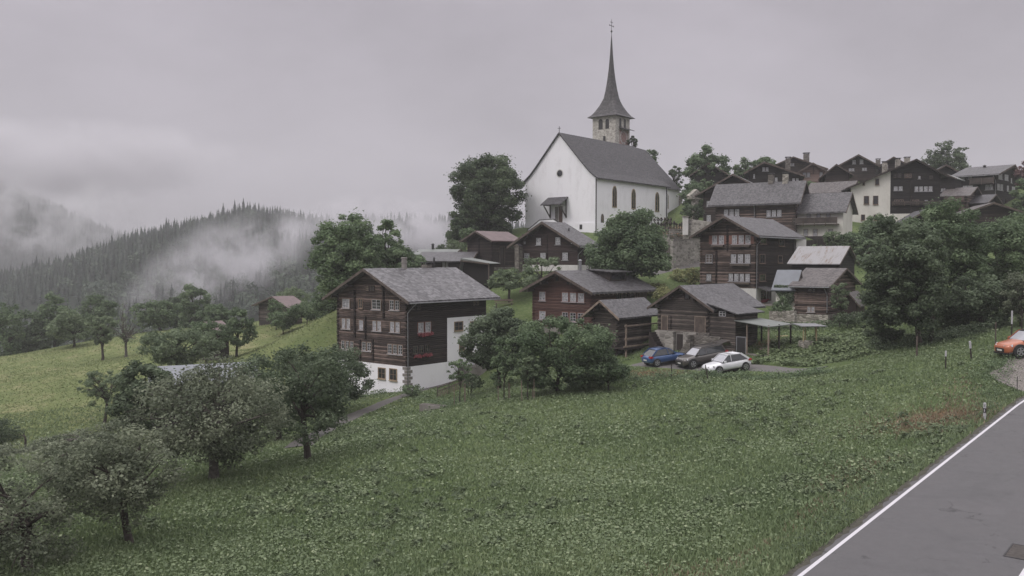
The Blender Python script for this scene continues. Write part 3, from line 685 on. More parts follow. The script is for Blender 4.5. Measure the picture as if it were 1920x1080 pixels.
# ---------------------------------------------------------------- building kit
Z_ = lambda s, ox, oy: (lambda x, y: (ox + x/s, oy + y/s))
class House:
    """near corner K; local x runs along the right hand face, local y along the left hand face"""
    def __init__(s, name, label, cat, kx, D, yb, ye, beta, xl, xr, gable, yr, wall, roof, oe=.9, og=.7, th=.18, rf=.5, sink=1.5, yfar=None, wall_mesh=True, group=None, roof_mesh=True, barge=None, Lb=None):
        kb = P(kx, yb, D); s.K = kb; s.h = P(kx, ye, D).z - kb.z; b = R(beta); s.gable = gable
        s.bx = Vector((math.sin(b), math.cos(b))); s.ay = Vector((-math.cos(b), math.sin(b)))
        def solve(px, d):
            t = (px-960)/F; return (t*kb.y-kb.x)/(d.x-t*d.y)
        s.La = solve(xl, s.ay); s.Lb = solve(xr, s.bx) if Lb is None else Lb
        s.root = empty(name, kb, PI/2-b, label, cat, group)
        if gable == 'L': s.ax = lambda u, v, z: (v, u, z); s.W = s.La; s.L = s.Lb; g = s.ay
        else: s.ax = lambda u, v, z: (u, v, z); s.W = s.Lb; s.L = s.La; g = s.bx
        s.rf = rf; s.um = s.W*rf; s.hr = P(kx, yr, kb.y+g.y*s.um).z - kb.z
        s.he2 = s.h if yfar is None else P(kx, yfar, kb.y+g.y*s.W).z - kb.z
        s.m1 = (s.hr-s.h)/s.um; s.m2 = (s.hr-s.he2)/(s.W-s.um)
        s.oe, s.og, s.th, s.sink = oe, og, th, sink
        if wall_mesh:
            mb = MB(); e = .02
            mb.extr([(0, -sink), (0, s.h+e), (s.um, s.hr+e), (s.W, s.he2+e), (s.W, -sink)], s.ax, 0, s.L)
            s.wall = mb.build('wall', wall, s.root)
        if roof_mesh:
            s.roof = s.make_roof(roof)
            bm_ = MB(); t2 = th+.03; o_ = oe+.04
            bm_.extr([(-o_, s.h-s.m1*o_-.08), (s.um, s.hr-.08), (s.W+o_, s.he2-s.m2*o_-.08), (s.W+o_, s.he2-s.m2*o_+t2), (s.um, s.hr+t2), (-o_, s.h-s.m1*o_+t2)], s.ax, -og-.05, -og)
            s.barge = bm_.build('bargeboard', barge or M['timber'], s.root)
    def make_roof(s, roof, name='roof'):
        oe, og, th = s.oe, s.og, s.th; mb = MB()
        k1 = math.sqrt(1+s.m1**2); k2 = math.sqrt(1+s.m2**2)
        poly = [(-oe, s.h-s.m1*oe), (s.um, s.hr), (s.W+oe, s.he2-s.m2*oe), (s.W+oe, s.he2-s.m2*oe+th*k2), (s.um, s.hr+th*max(k1, k2)), (-oe, s.h-s.m1*oe+th*k1)]
        # gently uneven ridge and eaves: cut along the length
        n = max(2, int((s.L+2*og)/.9)); rd = random.Random(int(abs(s.K.x)*100)); vs = []; 
        for i in range(n+1):
            v = -og+(s.L+2*og)*i/n; w = [rd.uniform(-.018, .018) for _ in range(3)]
            vs += [s.ax(u, v, z + w[(0, 1, 2, 2, 1, 0)[k]]) for k, (u, z) in enumerate(poly)]
        fs = [tuple(range(6)), tuple(range(n*6, n*6+6))]
        for i in range(n):
            for k in range(6): fs.append((i*6+k, i*6+(k+1) % 6, (i+1)*6+(k+1) % 6, (i+1)*6+k))
        mb.add(vs, fs); return mb.build(name, roof, s.root)
    # ---- pixel to a face: face 'L' is x=0, 'R' is y=0 ; returns (s, z)
    def on(s, face, px, py, off=0.0):
        r = ray(px, py); o = s.K; X3 = Vector((s.bx.x, s.bx.y, 0)); Y3 = Vector((s.ay.x, s.ay.y, 0))
        n = X3 if face == 'L' else Y3
        t = (n.dot(o)+off)/n.dot(r); p = r*t-o
        return (p.dot(Y3) if face == 'L' else p.dot(X3)), p.z
    def loc(s, px, py, D):
        p = P(px, py, D)-s.K; return Vector((p.x*s.bx.x+p.y*s.bx.y, p.x*s.ay.x+p.y*s.ay.y, p.z))
    def fbox(s, mb, face, a0, a1, z0, z1, d0, d1, mi=0):
        """box on a face: along a, height z, from depth d0 to d1 outward"""
        if face == 'L': mb.box(-d1, -d0, a0, a1, z0, z1, mi)
        else: mb.box(a0, a1, -d1, -d0, z0, z1, mi)
    def rect(s, face, x0, y0, x1, y1, off=0.0):
        ym = (y0+y1)/2; xm = (x0+x1)/2
        a = s.on(face, x0, ym, off)[0]; b = s.on(face, x1, ym, off)[0]; z1 = s.on(face, xm, y0, off)[1]; z0 = s.on(face, xm, y1, off)[1]
        return min(a, b), max(a, b), z0, z1
    def win(s, face, x0, y0, x1, y1, n=1, frame='window_white', case='timber_dark', pane='curtain', cols=2, rows=2, sill=True, shutter=None, flowers=False, base=0.0, gap=.30):
        a0, a1, z0, z1 = s.rect(face, x0, y0, x1, y1)
        tot = a1-a0; w = tot/(n+(n-1)*gap); 
        for i in range(n):
            b0 = a0+i*w*(1+gap); b1 = b0+w; c = .05; B = base
            mb = MB()
            # casing
            for (p0, p1, q0, q1) in ((b0-c, b1+c, z1, z1+c), (b0-c, b1+c, z0-c, z0), (b0-c, b0, z0, z1), (b1, b1+c, z0, z1)):
                s.fbox(mb, face, p0, p1, q0, q1, B-.02, B+.07, 0)
            f = min(.055, w*.12)
            for (p0, p1, q0, q1) in ((b0, b1, z1-f, z1), (b0, b1, z0, z0+f), (b0, b0+f, z0+f, z1-f), (b1-f, b1, z0+f, z1-f)):
                s.fbox(mb, face, p0, p1, q0, q1, B-.02, B+.045, 1)
            for k in range(1, cols):
                xk = b0+w*k/cols; s.fbox(mb, face, xk-f*.5, xk+f*.5, z0+f, z1-f, B-.02, B+.04, 1)
            for k in range(1, rows):
                zk = z0+(z1-z0)*k/rows; s.fbox(mb, face, b0+f, b1-f, zk-f*.3, zk+f*.3, B-.02, B+.036, 1)
            o = mb.build('window', [M[case], M[frame]], s.root)
            pb = MB(); s.fbox(pb, face, b0+f, b1-f, z0+f, z1-f, B-.02, B+.018)
            pb.build('pane', M['glass'] if pane == 'glass' else M[pane], o)
            if pane == 'half':
                pass
            if sill:
                sb = MB(); s.fbox(sb, face, b0-.09, b1+.09, z0-c-.05, z0-c, B-.02, B+.16); sb.build('sill', M[frame] if frame == 'window_white' else M[case], o)
            if shutter:
                for sx in ((b0-c-w*.55, b0-c-.01), (b1+c+.01, b1+c+w*.55)):
                    if (i == 0 and sx[0] < b0) or (i == n-1 and sx[0] > b0):
                        sh = MB(); s.fbox(sh, face, sx[0], sx[1], z0, z1, B+.0, B+.05); sh.build('shutter', M[shutter], o)
        if flowers:
            fb = MB(); rd = random.Random(int(px_ if (px_ := x0) else 0))
            for k in range(46):
                a = rd.uniform(a0-.1, a1+.1); z = z0-.28+rd.uniform(-.1, .16); r = rd.uniform(.05, .1); d = base+rd.uniform(.15, .36)
                s.fbox(fb, face, a-r, a+r, z-r, z+r, d-r, d+r)
            fl = fb.build('flower_box', [M['flower']], s.root)
    def door(s, face, x0, y0, x1, y1, m='door', case='timber', base=0.0):
        a0, a1, z0, z1 = s.rect(face, x0, y0, x1, y1); mb = MB(); c = .09
        s.fbox(mb, face, a0, a1, z0, z1, base-.02, base+.03); o = mb.build('door', M[m], s.root)
        fb = MB(); s.fbox(fb, face, a0-c, a0, z0, z1+c, base-.02, base+.07); s.fbox(fb, face, a1, a1+c, z0, z1+c, base-.02, base+.07); s.fbox(fb, face, a0, a1, z1, z1+c, base-.02, base+.065)
        fb.build('frame', M[case], o); return o
    def logs(s, face, px, y0, y1, m='log_dark', wd=.2, out_=.16):
        """stacked protruding log ends of a crossing wall"""
        a, z0 = s.on(face, px, y1); _, z1 = s.on(face, px, y0); mb = MB(); z = z0; rd = random.Random(int(px*7)); 
        while z < z1-.05:
            j = rd.uniform(-.03, .04); s.fbox(mb, face, a-wd/2, a+wd/2, z+.02, z+.185, -.05, out_+j); z += .2
        return mb.build('log_ends', M[m], s.root)
    def corner_logs(s, m, z0, z1, ks=('K', 'L', 'R')):
        mb = MB(); rd = random.Random(9); z = z0; i = 0
        while z < z1-.05:
            e = .13+rd.uniform(-.02, .03)
            if i % 2 == 0:
                if 'K' in ks: mb.box(-e, 0.0, .03, .23, z+.02, z+.18)
                if 'L' in ks: mb.box(-e, 0.0, s.La-.23, s.La-.03, z+.02, z+.18)
                if 'R' in ks: mb.box(s.Lb, s.Lb+e, .03, .23, z+.02, z+.18)
            else:
                if 'K' in ks: mb.box(.03, .23, -e, 0.0, z+.02, z+.18)
                if 'L' in ks: mb.box(.03, .23, s.La, s.La+e, z+.02, z+.18)
                if 'R' in ks: mb.box(s.Lb-.23, s.Lb-.03, -e, 0.0, z+.02, z+.18)
            z += .2; i += 1
        return mb.build('log_ends', M[m], s.root)
    def plinth(s, m, z1, out_=.06, a=None, name='plinth', z0=None):
        mb = MB(); z0 = -s.sink-.4 if z0 is None else z0
        mb.box(-out_, s.Lb+out_, -out_, s.La+out_, z0, z1); return mb.build(name, M[m], s.root)
    def part_wall(s, m, face, a0, a1, z0, z1, out_=.05, name='plaster_wall', depth=.1):
        mb = MB(); s.fbox(mb, face, a0, a1, z0, z1, -depth, out_); return mb.build(name, M[m], s.root)
    def zof(s, py): return P(0, py, s.K.y).z - s.K.z
    def chimney(s, v, u, w, h, m='stone', cap='slate_dark', rnd=False, sub=.6):
        """v along ridge, u across; rises h above the roof there"""
        zr = s.hr - (s.m1*(s.um-u) if u < s.um else s.m2*(u-s.um)); p = s.ax(u, v, zr)
        mb = MB()
        if rnd: mb.tube([(p[0], p[1], zr-sub), (p[0], p[1], zr+h)], [w*.5, w*.46], 12)
        else: mb.box(p[0]-w/2, p[0]+w/2, p[1]-w/2, p[1]+w/2, zr-sub, zr+h)
        o = mb.build('chimney', M[m], s.roof)
        cb = MB()
        if rnd:
            cb.tube([(p[0], p[1], zr+h*.62), (p[0], p[1], zr+h*.70)], [w*.58, w*.58], 12); cb.tube([(p[0], p[1], zr+h+.002), (p[0], p[1], zr+h+.1)], [w*.6, w*.5], 12)
            cb.build('cap', M[m], s.roof)
        else:
            for sx in (-1, 1):
                for sy in (-1, 1): cb.box(p[0]+sx*w*.4-.05, p[0]+sx*w*.4+.05, p[1]+sy*w*.4-.05, p[1]+sy*w*.4+.05, zr+h, zr+h+.18)
            cb.box(p[0]-w*.62, p[0]+w*.62, p[1]-w*.62, p[1]+w*.62, zr+h+.18, zr+h+.26); cb.build('cap', M[cap], s.roof)
        return o
    def pipe(s, v, u, r, h, m='metal_dark'):
        zr = s.hr - (s.m1*(s.um-u) if u < s.um else s.m2*(u-s.um)); p = s.ax(u, v, zr)
        mb = MB().tube([(p[0], p[1], zr-.4), (p[0], p[1], zr+h)], [r, r], 8); mb.tube([(p[0], p[1], zr+h-.02), (p[0], p[1], zr+h+.15)], [r*1.6, r*.4], 8)
        return mb.build('flue', M[m], s.roof)
    def gutter(s, down=True, side=0, at=0.0):
        """gutter below the near eave and a downpipe at the near corner"""
        u0 = -s.oe-.07; z = s.h-s.m1*s.oe+.02; mb = MB()
        mb.tube([s.ax(u0, -s.og+.1, z), s.ax(u0, s.L+s.og-.1, z-.03)], [.06, .06], 7)
        if down:
            mb.tube([s.ax(u0, .15+at, z), s.ax(u0*.6, .1+at, z-.35), s.ax(-.09, -.0+at-.0, z-.75-s.oe*.2), s.ax(-.09, -.0+at, .2)], [.045]*4, 6)
        return mb.build('gutter', M['metal'], s.root)
    def balcony(s, face, a0, a1, z, hgt=.95, dep=1.0, m='boards_dark', solid=True, rail='timber'):
        mb = MB(); s.fbox(mb, face, a0, a1, z-.12, z, 0, dep); 
        if solid: s.fbox(mb, face, a0, a1, z+.06, z+hgt, dep-.05, dep-.005); 
        o = mb.build('balcony', M[m], s.root); rb = MB()
        s.fbox(rb, face, a0-.05, a1+.05, z+hgt, z+hgt+.07, dep-.07, dep+.03); n = max(2, int((a1-a0)/1.5))
        for i in range(n+1):
            a = a0+(a1-a0)*i/n; s.fbox(rb, face, a-.05, a+.05, z-.3, z+hgt, dep+.0, dep+.08)
        rb.build('railing', M[rail], o); return o
    def eave_wood(s, m='timber'):
        """rafter tails under the near eave"""
        mb = MB(); n = int((s.L+s.og)/.8)
        for i in range(n+1):
            v = -s.og*.5+(s.L+s.og)*i/n
            mb.extr([(-s.oe+.05, s.h-s.m1*(s.oe-.05)-.14), (.0, s.h-.14), (.0, s.h-.005), (-s.oe+.05, s.h-s.m1*(s.oe-.05)-.005)], s.ax, v-.06, v+.06)
        return mb.build('rafters', M[m], s.root)
    def purlins(s, m='timber_dark'):
        mb = MB()
        for u, z in ((.1, s.h+s.m1*.1), (s.um, s.hr), (s.W-.1, s.he2+s.m2*.1), (s.um*.5, (s.h+s.hr)/2), (s.um+(s.W-s.um)*.5, (s.he2+s.hr)/2)):
            mb.extr([(u-.1, z-.36), (u+.1, z-.36), (u+.1, z-.12), (u-.1, z-.12)], s.ax, -s.og+.05, 0.0)
        return mb.build('purlins', M[m], s.root)

def shed_roof(root, name, c4, th, mt):
    """thin slab through four local corner points"""
    c4 = [Vector(c) for c in c4]; up = Vector((0, 0, th)); mb = MB()
    mb.add([*c4, *[c+up for c in c4]], [(3, 2, 1, 0), (4, 5, 6, 7), (0, 1, 5, 4), (1, 2, 6, 5), (2, 3, 7, 6), (3, 0, 4, 7)])
    return mb.build(name, mt, root)
# ---------------------------------------------------------------- big dark house in the middle
z = Z_(3.6, 600, 470)
H = House('chalet', 'largest dark timber chalet with a white plastered base and grey stone slab roof', 'house', 764, 88, 728, 557, 40, 632, 911, 'L', 507, M['log_brown'], M['slate'], oe=1.25, og=1.0, th=.2)
zp = H.zof(688); 
H.plinth('white', zp, .05)
ea = H.on('R', 838, 640)[0]; z1 = H.on('R', 840, 596)[1]
H.part_wall('white', 'R', ea, H.Lb+.05, zp, z1, .055)
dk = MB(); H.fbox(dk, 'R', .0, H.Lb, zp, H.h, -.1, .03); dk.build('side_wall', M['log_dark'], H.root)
H.corner_logs('log_dark', zp+.05, H.h, ('K', 'L'))
for px_, y0_, y1_ in ((666, 543, 632), (720, 540, 597), (686, 594, 636), (676, 636, 676), (700, 636, 676)): H.logs('L', px_, y0_, y1_)
W = [(152, 325, 202, 385, 1, 'window_white'), (262, 325, 288, 388, 1, 'window_wood'), (352, 330, 412, 396, 1, 'window_white'), (472, 336, 538, 400, 2, 'window_white'),
     (150, 458, 206, 526, 2, 'window_white'), (266, 470, 294, 532, 1, 'window_white'), (357, 475, 415, 540, 2, 'window_white'), (476, 482, 540, 549, 2, 'window_white'),
     (147, 610, 228, 667, 3, 'window_white'), (286, 618, 348, 675, 2, 'window_white'), (460, 635, 558, 697, 3, 'window_white')]
for i, (x0, y0, x1, y1, n, fr_) in enumerate(W):
    H.win('L', *z(x0, y0), *z(x1, y1), n=n, frame=fr_, case='window_wood', pane='glass' if i in (1, 2, 3, 8, 9, 10) else 'curtain', cols=2, rows=3)
H.win('L', *z(310, 238), *z(330, 270), n=1, frame='window_wood', pane='glass', sill=False); H.win('L', *z(338, 238), *z(366, 270), n=2, frame='timber', pane='glass', sill=False)
for x0, y0, x1, y1 in ((398, 792, 444, 862), (474, 798, 522, 874)):
    H.win('L', *z(x0, y0), *z(x1, y1), n=1, frame='window_wood', case='surround', pane='glass', cols=2, rows=2, base=.05)
H.win('R', *z(613, 350), *z(676, 398), n=2, frame='timber', pane='glass', base=.03, sill=False)
H.win('R', *z(658, 484), *z(744, 548), n=2, pane='curtain', base=.03, flowers=True, rows=3, case='window_red')
H.win('R', *z(623, 640), *z(738, 692), n=3, pane='glass', base=.03, flowers=True, frame='timber')
H.win('R', *z(1028, 334), *z(1068, 368), n=2, pane='glass', base=.03, sill=False, frame='timber_light')
H.win('R', *z(905, 480), *z(960, 538), n=1, frame='window_wood', case='surround', pane='glass', base=.055)
H.win('R', *z(1012, 478), *z(1062, 536), n=1, frame='window_wood', case='surround', pane='glass', base=.055)
H.win('R', *z(938, 620), *z(970, 674), n=1, frame='window_wood', case='surround', pane='glass', base=.055)
# arched door in the white side wall
a0, a1, z0, z1 = H.rect('R', *z(980, 655), *z(1026, 718)); am = (a0+a1)/2; w_ = (a1-a0)/2
ar = MB(); pts = [(a0, z0), (a1, z0)] + [(am+w_*math.cos(t), z1-w_+w_*math.sin(t)) for t in np.linspace(0, PI, 9)]
ar.extr(pts, lambda u, v, zz: (u, v, zz), -.085, -.04); ar.build('door', M['door'], H.root)
H.door('R', *z(1050, 712), *z(1096, 770), base=.055)
# quoins
qb = MB(); zz = -.5; i = 0
while zz < zp-.2:
    l1, l2 = (.62, .36) if i % 2 else (.36, .62)
    qb.box(-.09, l2, -.09, -.03, zz+.02, zz+.30); qb.box(-.09, -.03, -.09, l1, zz+.02, zz+.30); zz += .33; i += 1
qb.build('corner_stones', M['concrete'], H.root)
H.chimney(H.L*.40, H.um, .62, 1.25, m='concrete', rnd=True); H.chimney(H.L*.72, H.um+.4, .85, .75, m='stone'); H.pipe(H.L*.80, H.um+.2, .10, 1.35)
H.gutter(); H.purlins()
# steps and small landing with an iron railing at the side door
lb = MB(); H.fbox(lb, 'R', ea+1.6, H.Lb-.1, -1.0, H.on('R', 1000/3.6+600, 773/3.6+470)[1], .06, 1.6); lb.build('landing', M['concrete'], H.root)
zl = H.on('R', 1000/3.6+600, 773/3.6+470)[1]
rb = MB()
for i in range(15):
    a = ea+1.6+i*.16; H.fbox(rb, 'R', a-.012, a+.012, zl, zl+.85, 1.5, 1.525)
H.fbox(rb, 'R', ea+1.58, ea+3.9, zl+.85, zl+.89, 1.49, 1.54); rb.build('railing', M['metal_dark'], H.root)

# ---------------------------------------------------------------- reddish chalet
z = Z_(4.909, 940, 480)
H = House('chalet', 'reddish brown timber chalet with roof dormer, behind the small stilted granary', 'house', 1109, 92, 622, 544, 42, 999, 1212, 'L', 511, M['log_red'], M['slate_b'], oe=.9, og=1.1, th=.2)
H.win('L', *z(352, 330), *z(408, 408), n=1, case='window_red', rows=3); H.win('L', *z(562, 340), *z(765, 420), n=3, case='window_red', rows=3, pane='curtain')
H.win('L', *z(352, 508), *z(410, 582), n=1, case='window_red', rows=3); H.win('L', *z(562, 522), *z(762, 602), n=3, case='window_red', rows=3, pane='glass')
H.win('L', *z(505, 200), *z(522, 224), n=1, frame='timber_dark', pane='glass', sill=False, cols=1, rows=1); H.win('L', *z(608, 240), *z(622, 258), n=1, frame='timber_dark', pane='glass', sill=False, cols=1, rows=1)
H.win('R', *z(1060, 335), *z(1222, 405), n=3, frame='timber', pane='glass', rows=1, base=.0)
bb = MB(); a0 = H.on('R', 1190, 560)[0]; H.fbox(bb, 'R', a0, H.Lb+.03, H.zof(600), H.h-.1, -.1, .06); bb.build('board_cladding', M['boards'], H.root)
H.corner_logs('log_red', .3, H.h, ('K', 'L')); H.eave_wood('timber_light'); H.purlins(); H.plinth('concrete', H.zof(618), .05)
# dormer with its own flat sloping roof
u0, u1 = H.um*.10+.9, H.um-.15; v0, v1 = H.L*.50, H.L*.80
zu = lambda u: H.h+H.m1*u+H.th
db = MB(); db.add([(v0, u0, zu(u0)-.1), (v1, u0, zu(u0)-.1), (v1, u1, zu(u1)-.1), (v0, u1, zu(u1)-.1), (v0, u0, zu(u1)-.12), (v1, u0, zu(u1)-.12), (v1, u1, zu(u1)+.05), (v0, u1, zu(u1)+.05)],
       [(3, 2, 1, 0), (4, 5, 6, 7), (0, 1, 5, 4), (1, 2, 6, 5), (2, 3, 7, 6), (3, 0, 4, 7)])
dm = db.build('dormer', M['timber_dark'], H.roof)
shed_roof(H.roof, 'dormer_roof', [(v0-.4, u0-.5, zu(u1)-.16), (v1+.4, u0-.5, zu(u1)-.16), (v1+.4, u1+.4, zu(u1)+.1), (v0-.4, u1+.4, zu(u1)+.1)], .10, M['slate_b'])
gb = MB().box(v0+.3, v1-.3, u0-.03, u0, zu(u0)+.2, zu(u1)-.3); gb.build('dormer_window', M['glass'], H.roof)
H.pipe(H.L*.36, H.um+.3, .16, 1.4, 'metal')

# ---------------------------------------------------------------- stilted granary
H = House('granary', 'small dark log granary standing on stilts beside the blue car', 'granary', 1158, 84, 650, 587, 42, 1112, 1222, 'L', 565, M['log_grey'], M['slate_b'], oe=.75, og=.9, th=.13, sink=0, barge=M['timber_light'])
H.corner_logs('log_grey', .05, H.h, ('K', 'L')); H.purlins()
sb = MB(); zg = -2.3
fl = MB(); fl.box(-.25, H.Lb+.2, -1.0, H.La+.2, -.22, -.02); fl.build('floor_beam', M['timber_dark'], H.root)
for (a, b) in ((.3, .3), (.3, H.La-.3), (H.Lb-.3, .3), (H.Lb-.3, H.La-.3), (H.Lb*.5, .3)):
    st = MB(); st.tube([(a, b, -2.6), (a, b, -.45)], [.17, .12], 8); st.tube([(a, b, -.42), (a, b, -.34)], [.42, .42], 12); st.tube([(a, b, -.34), (a, b, -.22)], [.16, .2], 8); st.build('stilt', M['timber_dark'], H.root)
for i, zz in enumerate((H.zof(634)-.1, H.zof(610)-.1)):
    rl = MB().box(-.2, H.Lb+.6, -1.0, -.9, zz, zz+.13); rl.build('gallery_rail', M['timber_light'], H.root)
gd = MB()
for a in (.05, H.Lb*.98): gd.box(a-.07, a+.07, -1.0, -.86, -1.35 if a < 1 else -.1, 2.15)
gd.box(-.3, H.Lb+.4, -1.02, -.84, -.02, .12); gd.build('gallery_post', M['timber_light'], H.root)
kb = MB().box(-.6, H.Lb+.6, -.2, H.La, -3.4, -1.0); kb.build('stone_base', M['stone'], H.root)

# ---------------------------------------------------------------- barn behind the cars
z = Z_(3.6, 1200, 400)
H = House('barn', 'brown log barn with masonry ground floor and a wide grey roof, behind the parked cars', 'barn', 1328, 81, 666, 573, 44, 1235, 1416, 'L', 538, M['log_grey'], M['slate_b'], oe=.85, og=.6, th=.14)
zs = H.zof(624); H.plinth('stone', zs, .12)
H.corner_logs('log_grey', zs+.1, H.h, ('K', 'L')); H.purlins()
H.win('L', *z(302, 543), *z(332, 578), n=1, frame='timber_dark', pane='glass', sill=False, cols=1, rows=1)
H.door('L', *z(375, 700), *z(440, 808), m='timber', case='timber_light'); H.door('L', *z(150, 695), *z(185, 800), m='timber', case='timber_light')
H.logs('L', 1200+205/3.6, 592, 624, 'log_grey')
H.door('L', *z(255, 815), *z(305, 930), m='timber_dark', case='concrete', base=.12)
a0, a1, zz0, zz1 = H.rect('L', *z(95, 810), *z(510, 930), off=0)
lw = MB(); H.fbox(lw, 'L', *sorted((H.on('L', 1200+120/3.6, 640)[0], H.on('L', 1200+245/3.6, 640)[0])), -1.5, zs-.05, .12, .5); H.fbox(lw, 'L', *sorted((H.on('L', 1200+310/3.6, 640)[0], H.on('L', 1200+395/3.6, 640)[0])), -1.5, zs-.05, .12, .5); lw.build('pillar', M['stone_wall'], H.root)
# two outside stairs
for (xa, xb, mnm) in ((395, 318, 'stone'), (120, 200, 'timber_dark')):
    sa = H.on('L', 1200+xa/3.6, 640)[0]; sb_ = H.on('L', 1200+xb/3.6, 655)[0]; st = MB(); n = 9
    for i in range(n):
        t0, t1 = i/n, (i+1)/n; H.fbox(st, 'L', *sorted((sa+(sb_-sa)*t0, sa+(sb_-sa)*t1)), -1.2, (zs-.1)*(1-t1)+.12, .5, 1.45)
    st.build('outside_stair', M[mnm], H.root)
rw = MB(); H.fbox(rw, 'L', H.on('L', 1341, 640)[0]-1.0, H.on('L', 1300, 640)[0], -1.2, zs-.25, .55, .9); rw.build('low_wall', M['stone'], H.root)
# side annex with a small window and its own roof
za = H.zof(587); xe = 4.1; ye_ = -2.7
an = MB().box(.1, xe, ye_, -.02, -1.5, za); an.build('annex_wall', M['log_grey'], H.root)
shed_roof(H.root, 'annex_roof', [(-.35, ye_-.45, za-.02), (xe+.5, ye_-.45, za-.02), (xe+.5, .0, za+.85), (-.35, .0, za+.85)], .1, M['slate_b'])
a_ = H.on('L', *z(552, 668)); wf = MB()
wy0, wy1, wz0, wz1 = -1.75, -1.05, H.zof(592), H.zof(580)-.1
for (p0, p1, q0, q1) in ((wy0, wy1, wz1-.06, wz1), (wy0, wy1, wz0, wz0+.06), (wy0, wy0+.06, wz0, wz1), (wy1-.06, wy1, wz0, wz1), ((wy0+wy1)/2-.03, (wy0+wy1)/2+.03, wz0, wz1)): wf.box(.04, .1, p0, p1, q0, q1)
wf.box(.045, .1, wy0+.06, wy1-.06, (wz0+wz1)/2-.025, (wz0+wz1)/2+.025)
wo = wf.build('window', M['window_white'], H.root); MB().box(.07, .12, wy0+.05, wy1-.05, wz0+.05, wz1-.05).build('pane', M['glass'], wo)
# open carport in front of the annex
cx0, cx1, cy0, cy1 = .15, xe+.3, -5.9, ye_-.03; zt = H.zof(600)
shed_roof(H.root, 'carport_roof', [(cx0-.3, cy0-.2, zt-.35), (cx1, cy0-.2, zt-.35), (cx1, cy1, zt+.05), (cx0-.3, cy1, zt+.05)], .07, M['roof_pale'])
for i, (a, b) in enumerate(((cx0, cy0), (cx0+(cx1-cx0)*.45, cy0), (cx1-.15, cy0), (cx1-.15, cy1-.3), (cx0, cy1-1.1))):
    MB().box(a-.06, a+.06, b-.06, b+.06, -.6, zt-.2).build('carport_post', M['timber_dark' if i in (1, 2, 3) else 'timber_light'], H.root)
cw_ = MB().box(cx0-.1, cx1-.2, cy0-.12, cy0+.05, -1.2, .45); cw_.box(cx0-.12, cx0+.06, cy0+.06, cy1-1.1, -1.2, .45); cw_.build('carport_wall', M['concrete'], H.root)
BARN = H

# ---------------------------------------------------------------- tall house with flower boxes
H = House('chalet', 'tall dark timber house with rows of white windows and flower boxes, below the churchyard wall', 'house', 1417, 104, 574, 438, 40, 1313, 1491, 'L', 408, M['log_brown'], M['slate_b'], oe=.85, og=1.2, th=.2)
zp = H.zof(541); H.plinth('white_b', zp, .06); H.corner_logs('log_brown', zp+.05, H.h, ('K', 'L')); H.purlins()
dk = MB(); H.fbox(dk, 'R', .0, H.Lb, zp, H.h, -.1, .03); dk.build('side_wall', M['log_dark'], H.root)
for px_ in (1200+590/3.6,): H.logs('L', px_, 425, 470)
H.logs('L', 1200+515/3.6, 470, 538)
for (x0, y0, x1, y1, n, fl_) in ((488, 150, 568, 208, 2, True), (622, 148, 748, 206, 3, True), (615, 276, 745, 335, 3, True), (600, 408, 742, 458, 4, True), (445, 278, 490, 332, 1, False), (450, 412, 482, 452, 1, False)):
    H.win('L', *z(x0, y0), *z(x1, y1), n=n, case='window_red' if y0 < 200 else 'timber_dark', pane='curtain' if x0 != 445 else 'timber', rows=3, cols=2, shutter='window_red' if y0 < 200 else None)
    if fl_:
        a0, a1, z0, z1 = H.rect('L', *z(x0, y1+6), *z(x1, y1+20)); fb = MB(); H.fbox(fb, 'L', a0, a1, z0, z1, .1, .36); fb.build('flower_box', M['timber'], H.root)
for (x0, y0, x1, y1) in ((810, 165, 848, 205), (806, 278, 840, 336), (930, 288, 956, 334), (806, 412, 842, 456), (935, 180, 970, 220), (925, 420, 950, 455)):
    H.win('R', *z(x0, y0), *z(x1, y1), n=1, frame='timber', case='window_wood', pane='glass', base=.03)
H.win('R', *z(815, 528), *z(842, 575), n=1, frame='window_red', pane='glass', base=.06, flowers=True); H.door('R', *z(855, 530), *z(878, 590), m='timber_dark', base=.06)
shed_roof(H.root, 'porch_roof', [(.2, -1.6, zp-.35), (H.Lb*.25, -1.6, zp-.35), (H.Lb*.25, -.05, zp+.1), (.2, -.05, zp+.1)], .1, M['slate_b'])
H.gutter()
st = MB().box(.5, H.Lb*.6, -1.8, -.08, -1.5, .25); st.build('terrace', M['concrete'], H.root)

# ---------------------------------------------------------------- rusty roofed barn and neighbours
H = House('barn', 'dark barn with a rust stained pale metal roof, right of the tall house', 'barn', 1571, 99, 560, 491, 35, 1484, 1602, 'R', 462.5, M['log_black'], M['rusty'], oe=.6, og=.35, th=.08, sink=3)
H.corner_logs('log_dark', -1, H.h, ('K',))
H = House('granary', 'small log granary on a rubble stone base with pale lower windows', 'granary', 1551, 91, 590, 535, 37, 1491, 1604, 'R', 505, M['log_brown'], M['slate_brown'], oe=.65, og=.5, th=.13, sink=.3)
z = Z_(6.355, 1440, 490)
H.corner_logs('log_brown', .05, H.h, ('K', 'L'))
H.win('L', *z(484, 305), *z(566, 360), n=2, frame='timber_light', pane='glass', cols=1, rows=2); H.win('L', *z(472, 540), *z(556, 600), n=2, rows=2, case='window_wood', pane='curtain')
H.plinth('stone_pale', -.02, .10, z0=-2.6, name='stone_base'); H.gutter()
X_ = H
